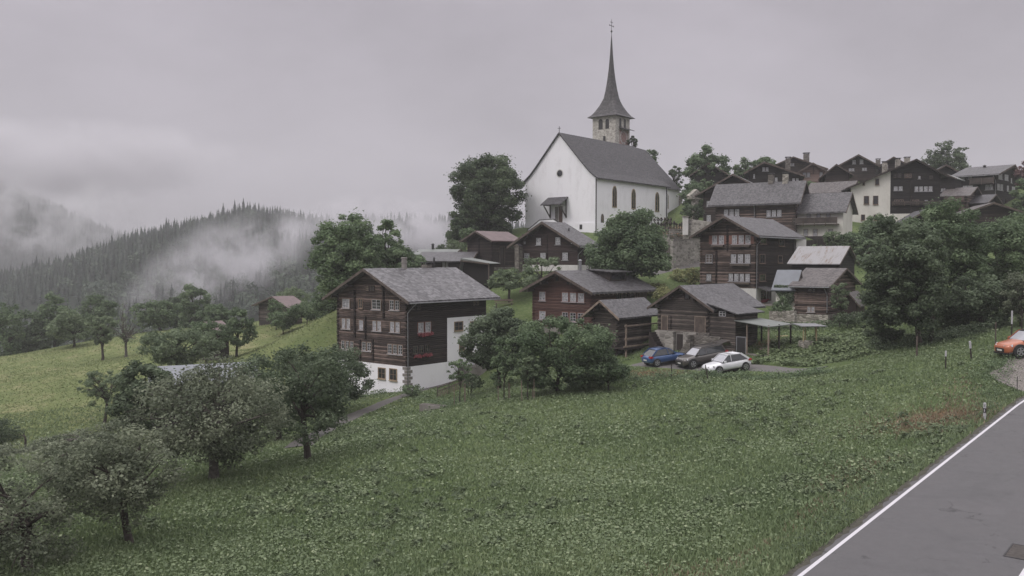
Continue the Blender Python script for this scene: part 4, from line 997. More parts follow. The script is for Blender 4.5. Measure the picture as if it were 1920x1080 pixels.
# annex with dull metal roof and ivy, left of the granary
H = House('annex', 'low ivy covered annex with metal roof, between tall house and small granary', 'annex', 1490, 93.5, 596, 534, 36, 1455, 1500, 'R', 511, M['cream'], M['roof_blue'], oe=.6, og=.3, th=.08, rf=.75, sink=1)
n = 2600; a_ = rs.rand(n); iv = np.stack([np.full(n, 0)+rs.uniform(.02, H.La, n), rs.uniform(.1, .42, n)*-1, H.h*(.32+.66*rs.rand(n))], 1)
iv[:, 2] = H.h*.98-H.h*.62*rs.rand(n)**.8*(.6+.4*np.sin(iv[:, 0]*2.1)); iv2 = np.stack([iv[:, 1], iv[:, 0], iv[:, 2]], 1)
V = leaf_quads(iv2, np.full(n, .24), np.full(n, .18), np.stack([-np.ones(n), rs.normal(0, .6, n), rs.normal(.3, .6, n)], 1), rs.rand(n)*6.28)
npmesh('ivy', V, 4, M['leaf_dark'], H.root, tint=rs.rand(n))
H = House('shed', 'tiny reddish board shed with a brown roof, on the grass right of the granary', 'shed', 1606, 89, 590, 567, 30, 1578, 1622, 'L', 550, M['boards'], M['slate_brown'], oe=.4, og=.35, th=.08, sink=0)
H.plinth('concrete', .02, .1, z0=-1)
rt = empty('retaining_wall', tuple(P(1440, 612, 87)), 0, 'low rubble garden wall with pale stones beside the granary base', 'wall')
a = P(1445, 598, 90)-rt.location; b = P(1492, 598, 88)-rt.location
MB().bar(a+Vector((0, 0, -.3)), b+Vector((0, 0, -.3)), .5, 2.2).build('rubble', M['stone_pale'], rt)
# four post garden shelter
c = hit(1515, 648); rt = empty('garden_shelter', c, R(15), 'small open garden shelter with yellow posts and a thin flat roof, on the vegetable slope', 'shelter')
hh = P(1515, 611, c.y).z-c.z
for (a, b) in ((-.8, -.5), (.45, -.6), (.05, .5), (1.05, .45)): MB().tube([(a, b, -.4), (a, b, hh)], [.055, .05], 7).build('post', M['timber_yellow'], rt)
shed_roof(rt, 'roof', [(-1.2, -.9, hh), (1.35, -.9, hh-.04), (1.3, .9, hh+.08), (-1.0, .9, hh+.12)], .06, M['metal']); MB().box(-.85, .15, -.6, .2, -.4, .45).build('stone_box', M['stone_pale'], rt)

# ---------------------------------------------------------------- houses left of the church
z = Z_(4.8, 760, 380)
H = House('chalet', 'dark red brown chalet with white cellar wall, directly in front of the church', 'house', 1083, 114, 512, 456, 44, 971, 1108, 'L', 419, M['log_dark'], M['slate_b'], oe=1.1, og=1.0, th=.22)
M['log_wine'] = log_wood('wine_red_wood', (.020, .010, .0095), (.036, .017, .0155), (.06, .032, .028), light_amt=.72); H.wall.data.materials[0] = M['log_wine']
zp = H.zof(497); H.plinth('white_b', zp, .06); H.purlins()
for (x0, y0, x1, y1) in ((1180, 318, 1222, 380), (1353, 312, 1398, 376), (1073, 455, 1118, 518), (1218, 452, 1265, 518), (1415, 450, 1465, 516)):
    H.win('L', *z(x0, y0), *z(x1, y1), n=1, rows=3)
H.win('L', *z(1068, 350), *z(1086, 372), n=1, cols=1, rows=1, sill=False); H.win('L', *z(1492, 342), *z(1516, 370), n=1, cols=1, rows=1, sill=False)
for px_ in (1026, 980): H.logs('L', px_, 440, 494, 'log_dark', .12, .1)
lg = MB(); H.fbox(lg, 'L', 0, H.La, H.zof(471), H.zof(470)+.02, 0, .05); lg.build('trim_board', M['timber_dark'], H.root)
H.gutter(); H.pipe(H.L*.62, H.um-2.4, .1, .5)
H = House('barn', 'tall dark log barn with a reddish sheet roof, left of the chalet before the church', 'barn', 923, 123, 508, 449, 42, 877, 968, 'L', 435, M['log_dark'], M['roof_red'], oe=.7, og=.9, th=.14)
H.corner_logs('log_dark', 0, H.h, ('K', 'L')); H.logs('L', 898, 448, 500, 'log_dark')
H.plinth('stone', H.zof(501), .1); H.door('R', *z(850, 400), *z(890, 560), m='boards_dark')
H = House('stone_hut', 'narrow rubble stone pier between barn and chalet', 'wall', 973, 119, 515, 462, 42, 965, 980, 'L', 459, M['stone'], M['slate_dark'], oe=.05, og=.05, th=.08)
H = House('cottage', 'long low cottage with a grey roof and whitish ridge, behind the largest chalet', 'cottage', 880, 119, 506, 489, 6, 782, 900, 'R', 474, M['log_dark'], M['slate_b'], oe=.8, og=.4, th=.15, rf=.5)
H.win('L', *z(150, 532), *z(198, 588), n=2, rows=2, case='timber'); H.win('L', *z(335, 532), *z(386, 588), n=2, rows=2, case='timber')
H = House('cottage', 'whitish roofed building just showing above the long low cottage', 'cottage', 850, 133, 496, 478, 6, 778, 868, 'R', 469, M['white_b'], M['roof_pale'], oe=.5, og=.3, th=.15, rf=.5); H.pipe(4, H.um, .2, .9)
H = House('lean_to', 'dark open shed with a pale sloping sheet roof, below the tall log barn', 'shed', 916, 111, 535, 494, 40, 868, 926, 'L', 489, M['boards_dark'], M['roof_pale'], oe=.6, og=.6, th=.07, rf=.96, yfar=502)
MB().box(-.5, -.38, -.5, -.38, -1.5, H.h-.1).build('post', M['timber'], H.root)

# ---------------------------------------------------------------- left hillside barns
z = Z_(3.0, 0, 340)
H = House('barn', 'small grey brown hay barn with reddish roof on the grassy slope at left', 'barn', 542, 138, 604, 574, 40, 485, 566, 'L', 557, M['log_grey'], M['roof_red'], oe=.8, og=.8, th=.12, rf=.42)
H.corner_logs('log_grey', 0, H.h, ('K', 'L'))
H = House('barn', 'little log barn half hidden by orchard trees on the left slope', 'barn', 412, 112, 656, 620, 40, 372, 428, 'L', 604, M['log_dark'], M['roof_red'], oe=.8, og=.6, th=.1, rf=.55)
H.corner_logs('log_dark', 0, H.h, ('K', 'L'))
H = House('shed', 'low shed with a long bluish metal roof, among the trees below the largest chalet', 'shed', 480, 80, 742, 707, -25, 285, 0, 'R', 680, M['boards_dark'], M['roof_blue'], oe=.8, og=.4, th=.08, sink=3, rf=.5, Lb=7)

# ---------------------------------------------------------------- upper village
z = Z_(5.0526, 1240, 260)
H = House('chalet', 'dark gabled house with two small white windows, left behind the long grey roofed house', 'house', 1434, 141, 430, 358, 25, 1318, 0, 'L', 329, M['log_dark'], M['slate_b'], oe=1.2, og=1.0, th=.18, rf=.5, Lb=10, sink=3)
H.root['label'] = 'dark wood house with two stacked white windows, left end of the long grey roofed house'
H2_ = House('chalet', 'long dark house with wide grey slate roof and two chimneys, above the tall house', 'house', 1491, 129, 450, 373, 32, 1341, 1507, 'R', 342, M['log_brown'], M['slate_b'], oe=.8, og=.9, th=.18, sink=3)
U1 = H2_
for g_ in ((595, 670, 738, 735), (998, 676, 1138, 738)): U1.win('L', *z(g_[0], g_[1]), *z(g_[2], g_[3]), n=3, rows=2)
U1.logs('L', 1416, 375, 448, 'log_dark'); U1.corner_logs('log_dark', 0, U1.h, ('K', 'L'))
U1.chimney(U1.L*.36, U1.um, .75, 1.3, m='stone'); U1.chimney(U1.L*.08+1.2, U1.um, .75, 1.3, m='stone_pale')
dp = MB().tube([U1.ax(-.75, U1.L*.5, U1.h-.5), U1.ax(-.1, U1.L*.5, U1.h-1.2), U1.ax(-.1, U1.L*.5, 0)], [.06]*3, 6); dp.build('downpipe', M['metal'], U1.root)
for (x0, y0, x1, y1) in ((430, 590, 472, 642), (430, 724, 470, 782)): H.win('L', *z(x0, y0), *z(x1, y1), n=1, rows=3)
H = House('house', 'white plastered house with dark wooden balcony, right of the long dark house', 'house', 1580, 126, 462, 391, 36, 1490, 1597, 'R', 363, M['cream'], M['slate_b'], oe=.7, og=.6, th=.16, sink=3)
for x0 in (1380, 1472, 1565): H.win('L', *z(x0, 672), *z(x0+36, 752), n=1, rows=3, case='window_wood', pane='curtain', sill=False)
for x0 in (1350, 1440, 1585): H.win('L', *z(x0, 860), *z(x0+38, 922), n=1, rows=3, case='window_wood', pane='curtain')
a0, a1, z0, z1 = H.rect('L', *z(1265, 752), *z(1685, 820)); H.balcony('L', a0, a1, z0+.15, z1-z0-.2, 1.1)
gd = MB(); a0, a1, z0, z1 = H.rect('L', *z(1300, 925), *z(1575, 975)); H.fbox(gd, 'L', a0, a1, z0, z1, .6, .7); gd.build('garden_fence', M['boards_dark'], H.root)
# white and dark double house
z = Z_(5.3333, 1560, 260)
H = House('chalet', 'big house, half dark timber with white windows, half tall white plaster', 'house', 1762, 140, 415, 326, 12, 1594, 0, 'L', 301, M['log_black'], M['slate_dark'], oe=1.0, og=.8, th=.18, sink=6, rf=.28, yfar=351, Lb=14, barge=M['timber_dark'])
sx = H.on('L', 1669, 380)[0]; slope = lambda u: (H.h+H.m1*u if u < H.um else H.hr-H.m2*(u-H.um))
wp = MB(); wp.extr([(sx, -6), (sx, slope(sx)-.03), (H.La+.02, slope(H.La)-.03), (H.La+.02, -6)], lambda u, v, zz: (v, u, zz), -.06, .3); wp.build('plaster_wall', M['cream'], H.root)
for g_ in ((618, 478, 704, 518, 2), (826, 478, 1002, 526, 4)): H.win('L', *z(*g_[:2]), *z(*g_[2:4]), n=g_[4], rows=2)
for g_ in ((625, 610, 712, 662, 2), (785, 612, 868, 662, 2), (985, 620, 1012, 664, 1)): H.win('L', *z(*g_[:2]), *z(*g_[2:4]), n=g_[4], rows=2, frame='window_wood', pane='glass', case='timber')
H.win('L', *z(925, 614), *z(958, 666), n=1); H.win('L', *z(862, 374), *z(884, 400), n=1); H.win('L', *z(725, 350), *z(793, 392), n=2, frame='window_wood', pane='glass', rows=2)
H.win('L', *z(618, 350), *z(690, 390), n=2, frame='timber', pane='glass'); H.win('L', *z(975, 372), *z(1005, 400), n=1, frame='timber', pane='glass')
for g_ in ((320, 576, 366, 652), (412, 574, 458, 656), (434, 404, 468, 462), (308, 440, 324, 464), (292, 762, 326, 815), (418, 762, 450, 815), (470, 765, 500, 815)):
    H.win('L', *z(*g_[:2]), *z(*g_[2:4]), n=1, frame='timber_dark', pane='glass', base=.06, rows=3, case='window_wood')
zc = H.zof(400); cb = MB(); H.fbox(cb, 'L', 0, sx-.01, -3, zc, -.1, .03); cb.build('cellar_wall', M['cream'], H.root)
H.logs('L', 1708, 340, 398, 'log_dark'); H.balcony('L', .0, sx-.3, H.zof(382), .35, .5, 'boards_dark')
H.chimney(3, H.um+H.W*.30, .7, 1.7, m='stone_pale'); H.chimney(5, H.um+H.W*.12, .7, 1.4, m='stone_pale')
# right hand dark house
H = House('chalet', 'dark timber house with grey roof and long balcony at the right edge of the village', 'house', 1866, 158, 392, 326, 45, 1790, 1905, 'R', 311, M['log_black'], M['slate_b'], oe=1.0, og=.9, th=.2, sink=3, rf=.62, yfar=338)
H.win('L', *z(1310, 470), *z(1408, 518), n=2, gap=.05); H.win('L', *z(1534, 458), *z(1612, 510), n=2, gap=.05); H.win('L', *z(1296, 370), *z(1326, 415), n=1); H.win('L', *z(1366, 366), *z(1402, 405), n=1)
H.win('R', *z(1660, 350), *z(1702, 404), n=1); H.win('R', *z(1722, 360), *z(1762, 416), n=1); H.win('R', *z(1784, 396), *z(1798, 440), n=1, cols=1)
H.win('R', *z(1648, 454), *z(1708, 514), n=2, gap=.1); H.win('R', *z(1744, 470), *z(1766, 524), n=1); H.win('R', *z(1794, 480), *z(1828, 532), n=1)
for g_ in ((1655, 596, 1696, 628, 2), (1735, 606, 1760, 640, 2)): H.win('R', *z(*g_[:2]), *z(*g_[2:4]), n=g_[4], frame='timber', pane='glass')
a0, a1, z0, z1 = H.rect('L', *z(1400, 400), *z(1635, 448)); H.balcony('L', a0, a1, z0, z1-z0, 1.1, 'boards_dark'); H.gutter(); H.pipe(4, H.um-1, .25, .5)
# back row along the skyline
z = Z_(5.0526, 1240, 260)
H = House('hut', 'dark board hut half hidden in trees behind the church, left of the village', 'hut', 1358, 170, 345, 324, 14, 1300, 0, 'L', 307, M['log_black'], M['slate_dark'], oe=.8, og=.6, th=.15, sink=4, Lb=7)
H = House('chalet', 'black gabled house with paired white windows, on the skyline left of the brick coloured gable', 'house', 1500, 158, 350, 329, 15, 1402, 0, 'L', 306, M['log_black'], M['slate_dark'], oe=.8, og=.8, th=.2, sink=4, rf=.70, yfar=322, Lb=10)
H.win('L', *z(958, 272), *z(1014, 306), n=2, rows=2); H.win('L', *z(1012, 370), *z(1100, 406), n=3); H.win('L', *z(1240, 376), *z(1300, 404), n=2, gap=.5); H.win('L', *z(872, 336), *z(886, 374), n=1, cols=1)
H.chimney(2.5, H.um-4.2, .85, 2.6, m='stone')
H = House('chalet', 'dark skyline gable with a square chimney, behind the brick coloured house', 'house', 1545, 176, 335, 316, 15, 1458, 0, 'L', 296, M['log_dark'], M['slate_dark'], oe=.7, og=.8, th=.18, sink=4, rf=.68, yfar=308, Lb=9)
H.win('L', *z(1216, 234), *z(1258, 256), n=2, gap=.4); H.chimney(2, H.um-2.6, 1.1, 1.9, m='stone')
H = House('chalet', 'lighter reddish wooden house with pale windows, in the middle of the skyline row', 'house', 1548, 164, 350, 322, 15, 1497, 0, 'L', 308, M['log_pink'], M['slate_brown'], oe=.8, og=1.0, th=.2, sink=4, rf=.5, Lb=9)
H.win('L', *z(1340, 322), *z(1408, 362), n=2, gap=.25); H.win('L', *z(1500, 318), *z(1528, 356), n=1); H.logs('L', 1525, 312, 326, 'log_brown')
H = House('barn', 'dark brown log barn, skyline row, right beside the lighter reddish house', 'barn', 1592, 157, 352, 325, 15, 1545, 0, 'L', 310, M['log_dark'], M['slate_brown'], oe=.7, og=.8, th=.15, sink=4, rf=.55, Lb=8)
H = House('chalet', 'dark chalet with two white gable windows, highest gable of the skyline row', 'house', 1640, 172, 348, 309, 15, 1572, 0, 'L', 292, M['log_dark'], M['slate_dark'], oe=.8, og=.8, th=.2, sink=4, rf=.48, Lb=9)
z = Z_(5.3333, 1560, 260)
H.win('L', *z(204, 214), *z(236, 252), n=1); H.win('L', *z(278, 210), *z(312, 250), n=1); H.win('L', *z(168, 298), *z(222, 322), n=2, gap=.1); H.win('L', *z(302, 292), *z(346, 318), n=2, gap=.1)
H = House('chalet', 'dark gable with two chimneys between the highest gable and the half plastered house', 'house', 1698, 176, 345, 309, 15, 1648, 0, 'L', 296, M['log_dark'], M['slate_dark'], oe=.6, og=.7, th=.18, sink=4, rf=.5, Lb=9)
H.win('L', *z(512, 262), *z(560, 302), n=2, gap=.1); H.chimney(1.5, H.um+2.6, .8, 1.4, m='stone'); H.chimney(1.0, H.um-2.7, 1.0, 1.6, m='stone_pale')
H = House('shed', 'low white walled outbuilding with a brownish slate roof, above the slate roof with the balcony', 'outbuilding', 1592, 146, 372, 357, 36, 1516, 1606, 'R', 341, M['white_b'], M['slate_brown'], oe=.7, og=.6, th=.15, sink=3)
H = House('chalet', 'dark house with a grey roof between half plastered house and right edge house', 'house', 1796, 168, 350, 324, 15, 1745, 0, 'L', 311, M['log_black'], M['slate_dark'], oe=.8, og=.8, th=.18, sink=5, Lb=8)
H = House('chalet', 'small black house with pale metal roof and one white window, upper right village', 'house', 1790, 150, 378, 334, 40, 1760, 1800, 'L', 328, M['log_black'], M['roof_pale'], oe=.4, og=.6, th=.1, sink=4)
H.win('L', *z(1092, 498), *z(1134, 524), n=2, gap=.1)
H = House('chalet', 'brown wooden house with stacked open balconies, above the large trees at right', 'house', 1812, 146, 408, 364, 40, 1770, 1830, 'R', 352, M['log_brown'], M['slate_brown'], oe=1.2, og=.8, th=.12, sink=3)
for zz in (372, 388, 402):
    H.balcony('L', .1, H.La-.1, H.zof(zz)-.45, .8, 1.2, 'boards' if zz < 400 else 'boards_dark')
H = House('barn', 'dark barn with a plain dark slate roof, in front of the right edge house', 'barn', 1845, 146, 400, 379, 42, 1814, 1868, 'R', 366, M['log_black'], M['slate_dark'], oe=.8, og=.8, th=.12, sink=4)
H = House('barn', 'barn gable with a grey bargeboard peeking over the large trees at right', 'barn', 1783, 122, 440, 413, 12, 1702, 0, 'L', 394, M['log_black'], M['slate_dark'], oe=1.0, og=.8, th=.16, sink=2, rf=.56, Lb=7)
H = House('barn', 'wide flat gable roof just showing above the trees near the right edge', 'barn', 1898, 126, 430, 394, 12, 1806, 0, 'L', 382, M['log_dark'], M['slate_brown'], oe=1.4, og=.8, th=.16, sink=2, rf=.42, yfar=401, Lb=8)

rt = empty('garden_wall', tuple(P(1493, 466, 121)), 0, 'dark board fence on a low wall below the white house with balcony', 'fence')
b_ = P(1572, 462, 119)-rt.location; MB().bar(Vector((0, 0, .2)), b_+Vector((0, 0, .2)), .12, 1.7).build('boards', M['boards_dark'], rt); MB().bar(Vector((0, .1, -1.9)), b_+Vector((0, .1, -1.9)), .4, 2.5).build('base', M['stone'], rt)
rt = empty('wall_stub', tuple(P(1493, 482, 112)), R(20), 'small white wall block right of the tall house roof end', 'wall'); MB().box(0, 1.5, 0, .8, -1, 2.2).build('block', M['white_b'], rt)
# ---------------------------------------------------------------- church
H = House('church', 'white plastered church with steep dark shingle roof on the hill', 'church', 1117, 150, 441, 332, 39, 985, 1251, 'L', 251, M['white'], M['church_roof'], oe=.5, og=.35, th=.22, sink=3, wall_mesh=False, roof_mesh=False)
z = Z_(4.909, 980, 230)
r = H.root; W_ = H.W; L_ = H.L; um = H.um; h, hr = H.h, H.hr
# bell-cast roof profile: flatter at the eaves
prof = [(0, h), (1.2, h+.95), (2.6, h+2.4), (um, hr)]
prof = prof + [(W_-u, zz) for u, zz in prof[-2::-1]]
mb = MB(); mb.extr([(0, -3)]+[(u, zz+.02) for u, zz in prof]+[(W_, -3)], H.ax, 0, L_); mb.build('wall', M['white'], r)
zc = H.on('L', 1090, 418)[1]
MB().box(-.10, L_+.1, -.10, W_+.1, -3.2, zc).build('plinth', M['white'], r)
def cast_roof(v0, v1, inset, parent, name, mt, oe=.55):
    pr = [(inset-oe, h-.35)]+[(inset+(u)*(um-inset)/um, zz) for u, zz in prof[:4]]; pr = pr + [(W_-u, zz) for u, zz in pr[-2::-1]]
    t = .24; up = [(u, zz+t) for u, zz in pr]; mb = MB(); mb.extr(pr+up[::-1], H.ax, v0, v1); return mb.build(name, mt, parent)
rf_ = cast_roof(-.35, L_+.2, 0, r, 'roof', M['church_roof'])
H.roof = rf_
# chancel, narrower, with polygonal end and hipped roof
ci = 1.3; cl = 10.5; 
cb = MB(); pts = [(L_-.05, ci), (L_+cl-3.4, ci), (L_+cl, um-1.9), (L_+cl, um+1.9), (L_+cl-3.4, W_-ci), (L_-.05, W_-ci)]
cb.add([(a, b, zz) for zz in (-3, h-.1) for a, b in pts], [tuple(range(5, -1, -1)), tuple(range(6, 12))]+[(i, (i+1) % 6, 6+(i+1) % 6, 6+i) for i in range(6)])
cb.build('chancel_wall', M['white'], r)
cr = MB(); ov = .5; e_ = [(L_-.1, ci-ov), (L_+cl-3.4, ci-ov), (L_+cl+ov, um-2.1), (L_+cl+ov, um+2.1), (L_+cl-3.4, W_-ci+ov), (L_-.1, W_-ci+ov)]
t0 = (L_-.1, um, hr+.15); t1 = (L_+cl-6.0, um, hr-.05); vs = [(a, b, h-.35) for a, b in e_]+[t0, t1]
cr.add(vs, [(0, 1, 7, 6), (1, 2, 7), (2, 3, 7), (3, 4, 7), (4, 5, 6, 7), (5, 0, 6), (5, 4, 3, 2, 1, 0)]); cr.build('chancel_roof', M['church_roof'], r)
# buttress quoins at the chancel
bt = MB(); i = 0; zz = .3
while zz < h-1:
    bt.box(L_+cl-3.4-.35, L_+cl-3.4+(.25 if i % 2 else .5), ci-.42, ci-.02, zz, zz+.42); zz += .45; i += 1
bt.build('quoins', M['stone_pale'], r)
# lancet windows
def lancet(x0, y0, x1, y1, face='R', case='surround'):
    a0, a1, z0, z1 = H.rect(face, x0, y0, x1, y1); am = (a0+a1)/2; hw = (a1-a0)/2
    def arch(hw, z0, z1, zs): 
        q = [(am-hw, z0), (am+hw, z0)]; n = 6
        for k in range(n+1): t = k/n; q.append((am+hw*math.cos(t*PI/2.0)**.8 if t < 1 else am, zs+(z1-zs)*math.sin(t*PI/2)))
        for k in range(n-1, -1, -1): t = k/n; q.append((am-hw*math.cos(t*PI/2.0)**.8, zs+(z1-zs)*math.sin(t*PI/2)))
        return q
    f = (lambda u, v, zz: (v, u, zz)) if face == 'L' else (lambda u, v, zz: (u, v, zz))
    o_ = MB(); o_.extr(arch(hw+.16, z0-.16, z1+.2, z1-hw*2.0), f, -.06, .1); o = o_.build('window', M[case], r)
    g_ = MB(); g_.extr(arch(hw, z0, z1, z1-hw*2.0), f, -.075, .05); g_.build('pane', M['glass'], o)
    m_ = MB(); m_.extr([(am-.06, z0), (am+.06, z0), (am+.06, z1-.1), (am-.06, z1-.1)], f, -.095, -.07); m_.build('mullion', M['surround'], o)
c_ = Z_(2.5711, 940, 20)
for g_ in ((537, 850, 554, 945), (629, 864, 645, 953), (743, 880, 759, 967)): lancet(*c_(g_[0], g_[1]), *c_(g_[2], g_[3]))
lancet(*z(724, 850), *z(742, 915), case='concrete')
# chancel lancet stands on the chancel wall plane
a0 = L_+1.3; o_ = MB(); f_ = lambda u, v, zz: (u, v, zz)
z0, z1 = H.on('R', 1254, 395)[1]+.5, H.on('R', 1254, 358)[1]
o_.extr([(a0, z0), (a0+1.3, z0), (a0+1.3, z1-.8), (a0+.65, z1), (a0, z1-.8)], f_, ci-.07, ci+.1); o = o_.build('window', M['surround'], r)
o_ = MB(); o_.extr([(a0+.2, z0+.2), (a0+1.1, z0+.2), (a0+1.1, z1-.9), (a0+.65, z1-.2), (a0+.2, z1-.9)], f_, ci-.09, ci+.05); o_.build('pane', M['glass'], o)
# round window, cellar openings
am, zz = H.on('L', *z(343, 467)); rb = MB(); ring = [(am+.72*math.cos(t), zz+.72*math.sin(t)) for t in np.linspace(0, 2*PI, 24, endpoint=False)]
rb.extr(ring, H.ax, -.05, .1); o = rb.build('round_window', M['white_b'], r); 
rb = MB(); rb.extr([(am+(a-am)*.78, zz+(b-zz)*.78) for a, b in ring], H.ax, -.07, .05); rb.build('pane', M['glass'], o)
for face, g_ in (('L', (527, 938, 551, 982)), ('R', (797, 938, 822, 1000))): 
    a0, a1, z0, z1 = H.rect(face, *z(g_[0], g_[1]), *z(g_[2], g_[3])); mb = MB(); H.fbox(mb, face, a0, a1, z0, z1, .0, .13); mb.build('opening', M['metal_dark' if face == 'L' else 'door'], r)
# porch: sloping little roof on brackets, door, flanking steps wall
a0 = H.on('L', *z(405, 700), off=-1.8)[0]; a1 = H.on('L', *z(200, 778), off=-1.8)[0]; a0, a1 = H.on('L', *z(368, 770))[0]-.9, H.on('L', *z(290, 770))[0]+1.3
zt = H.on('L', *z(330, 704))[1]+.2
shed_roof(r, 'porch_roof', [(-2.3, a0-.3, zt-1.35), (-2.3, a1, zt-1.35), (-.02, a1, zt), (-.02, a0-.3, zt)], .16, M['slate_dark'])
pb = MB()
for a in (a0+.1, a1-.5): pb.bar((-2.0, a, zt-1.35), (-.05, a, zt-3.4), .16); pb.bar((-2.0, a, zt-1.3), (-.05, a, zt-1.3), .14); pb.bar((-.1, a, zt-3.5), (-.1, a, zt-.2), .16)
pb.build('porch_bracket', M['timber_dark'], r)
H.door('L', *z(334, 770), *z(368, 925), m='door', case='white_b')
pw = MB(); da, db_, dz0, dz1 = H.rect('L', *z(300, 775), *z(334, 910)); H.fbox(pw, 'L', da, db_, dz0, dz1, 0, .06); pw.build('door_leaf', M['concrete'], r)
sw = MB(); sa = [H.on('L', *z(x_, y_), off=-2.2) for x_, y_ in ((35, 1000), (160, 898), (285, 890), (330, 918))]
sw.extr([(a_, -3) for a_ in (sa[0][0],)]+[(a_, q) for a_, q in sa]+[(sa[-1][0], -3)], H.ax, -2.3, -2.05); sw.build('stair_wall', M['white'], r)
cp_ = MB()
for p0, p1 in zip(sa[:-1], sa[1:]): cp_.bar((-2.17, p0[0], p0[1]+.05), (-2.17, p1[0], p1[1]+.05), .36, .12)
cp_.build('coping', M['slate_dark'], r)
dp = MB().tube([(-.14, -.14, h-.2), (-.14, -.14, -1)], [.09, .09], 8); dp.tube([(L_-.6, -.14, h-.2), (L_-.6, -.14, -1)], [.09, .09], 8); 
MB().tube([(-.14, -.14, h-.2), (-.14, -.14, -1)], [.1, .1], 8).build('downpipe', M['metal_dark'], r); MB().tube([(L_-.6, -.14, h-.2), (L_-.6, -.14, -1)], [.09, .09], 8).build('downpipe', M['metal_dark'], r)
cx = MB(); cx.bar((-.1, um, hr+.1), (-.1, um, hr+1.3), .07); cx.bar((-.1, um-.32, hr+.95), (-.1, um+.32, hr+.95), .07); cx.build('gable_cross', M['metal_dark'], r)

# ---------------------------------------------------------------- tower
c_ = Z_(6.75, 1100, 190)
T = House('bell_tower', 'stone bell tower with needle thin shingled spire behind the church roof', 'tower', 1153.5, 177, 300, 216, 39, 1114.5, 1182, 'L', 200, M['stone_pale'], M['spire'], wall_mesh=False, roof_mesh=False)
M['tower_stone'] = stone_wall('tower_masonry', (.26, .24, .215), (.44, .415, .38), (.58, .55, .51), .42, (.40, .375, .34), .35)
tr = T.root; s_ = (T.La+T.Lb)/2; T.La = T.Lb = s_
th_ = T.h; MB().box(0, s_, 0, s_, -14, th_).build('tower_wall', M['tower_stone'], tr)
mx_ = s_/2
qb = MB(); zz = -6; i = 0
while zz < th_-.5:
    l1, l2 = (.75, .45) if i % 2 else (.45, .75); qb.box(-.04, l1, -.04, 0, zz, zz+.5); qb.box(-.04, 0, 0, l2, zz, zz+.5); zz += .55; i += 1
qb.build('corner_stones', M['tower_stone'], tr)
def tower_open(face, x0, y0, x1, y1, arch=True, case=True):
    a0, a1, z0, z1 = T.rect(face, *c_(x0, y0), *c_(x1, y1)); f = (lambda u, v, zz: (v, u, zz)) if face == 'L' else (lambda u, v, zz: (u, v, zz))
    am = (a0+a1)/2; hw = (a1-a0)/2; q = [(a0, z0), (a1, z0)]+([(am+hw*math.cos(t), z1-hw+hw*math.sin(t)) for t in np.linspace(0, PI, 9)] if arch else [(a1, z1), (a0, z1)])
    q2 = [(am+(a-am)*1.35, zz_ if k < 2 else z1-hw+(zz_-z1+hw)*1.3) for k, (a, zz_) in enumerate(q)] if arch else [(am+(a-am)*1.3, zz_+(.1 if k > 1 else -.1)) for k, (a, zz_) in enumerate(q)]
    o_ = MB(); o_.extr(q2, f, -.05, .1); o = o_.build('bell_opening', M['tower_stone'], tr); g_ = MB(); g_.extr(q, f, -.075, .05); g_.build('louvre', M['metal_dark'], o)
for g_ in ((152, 225, 205, 355), (240, 222, 285, 345)): tower_open('L', *g_)
for g_ in ((410, 215, 436, 330), (470, 225, 492, 340)): tower_open('R', *g_)
tower_open('L', 210, 440, 240, 520, arch=False)
# clock face painted on a reddish panel below a small ledge
a0, a1, z0, z1 = T.rect('R', *c_(415, 372), *c_(518, 575)); am, zc_ = T.on('R', *c_(463, 455)); rr = (a1-a0)*.46
MB().box(a0, a1, -.07, -.0, z0, z1).build('clock_panel', plain('faded_red_panel', (.30, .20, .18), .9, var=.15), tr)
ck = MB(); f = lambda u, v, zz: (u, v, zz); ck.extr([(am+rr*math.cos(t), zc_+rr*math.sin(t)) for t in np.linspace(0, 2*PI, 28, endpoint=False)], f, -.11, -.06)
co = ck.build('clock_face', plain('clock_ring', (.42, .37, .35), .8, var=.1), tr)
ck = MB(); ck.extr([(am+rr*.70*math.cos(t), zc_+rr*.70*math.sin(t)) for t in np.linspace(0, 2*PI, 28, endpoint=False)], f, -.13, -.10); ck.build('inner_dial', plain('clock_dial', (.26, .17, .155), .8, var=.15), co)
nm = MB()
for k in range(12):
    t = k*PI/6; p0 = Vector((am+rr*.76*math.cos(t), -.125, zc_+rr*.76*math.sin(t))); p1 = Vector((am+rr*.94*math.cos(t), -.125, zc_+rr*.94*math.sin(t))); nm.bar(p0, p1, .09, .03)
nm.build('hour_marks', M['metal_dark'], co)
hd = MB(); hd.bar((am, -.15, zc_), (am-.30*rr, -.15, zc_+.48*rr), .09, .03); hd.bar((am, -.16, zc_), (am-.36*rr, -.16, zc_-.62*rr), .07, .03); hd.build('clock_hands', M['surround'], co)
shed_roof(tr, 'clock_ledge', [(a0-.3, -1.0, z1+.1), (s_+.3, -1.0, z1+.1), (s_+.3, -.02, z1+.5), (a0-.3, -.02, z1+.5)], .1, M['slate_dark'])
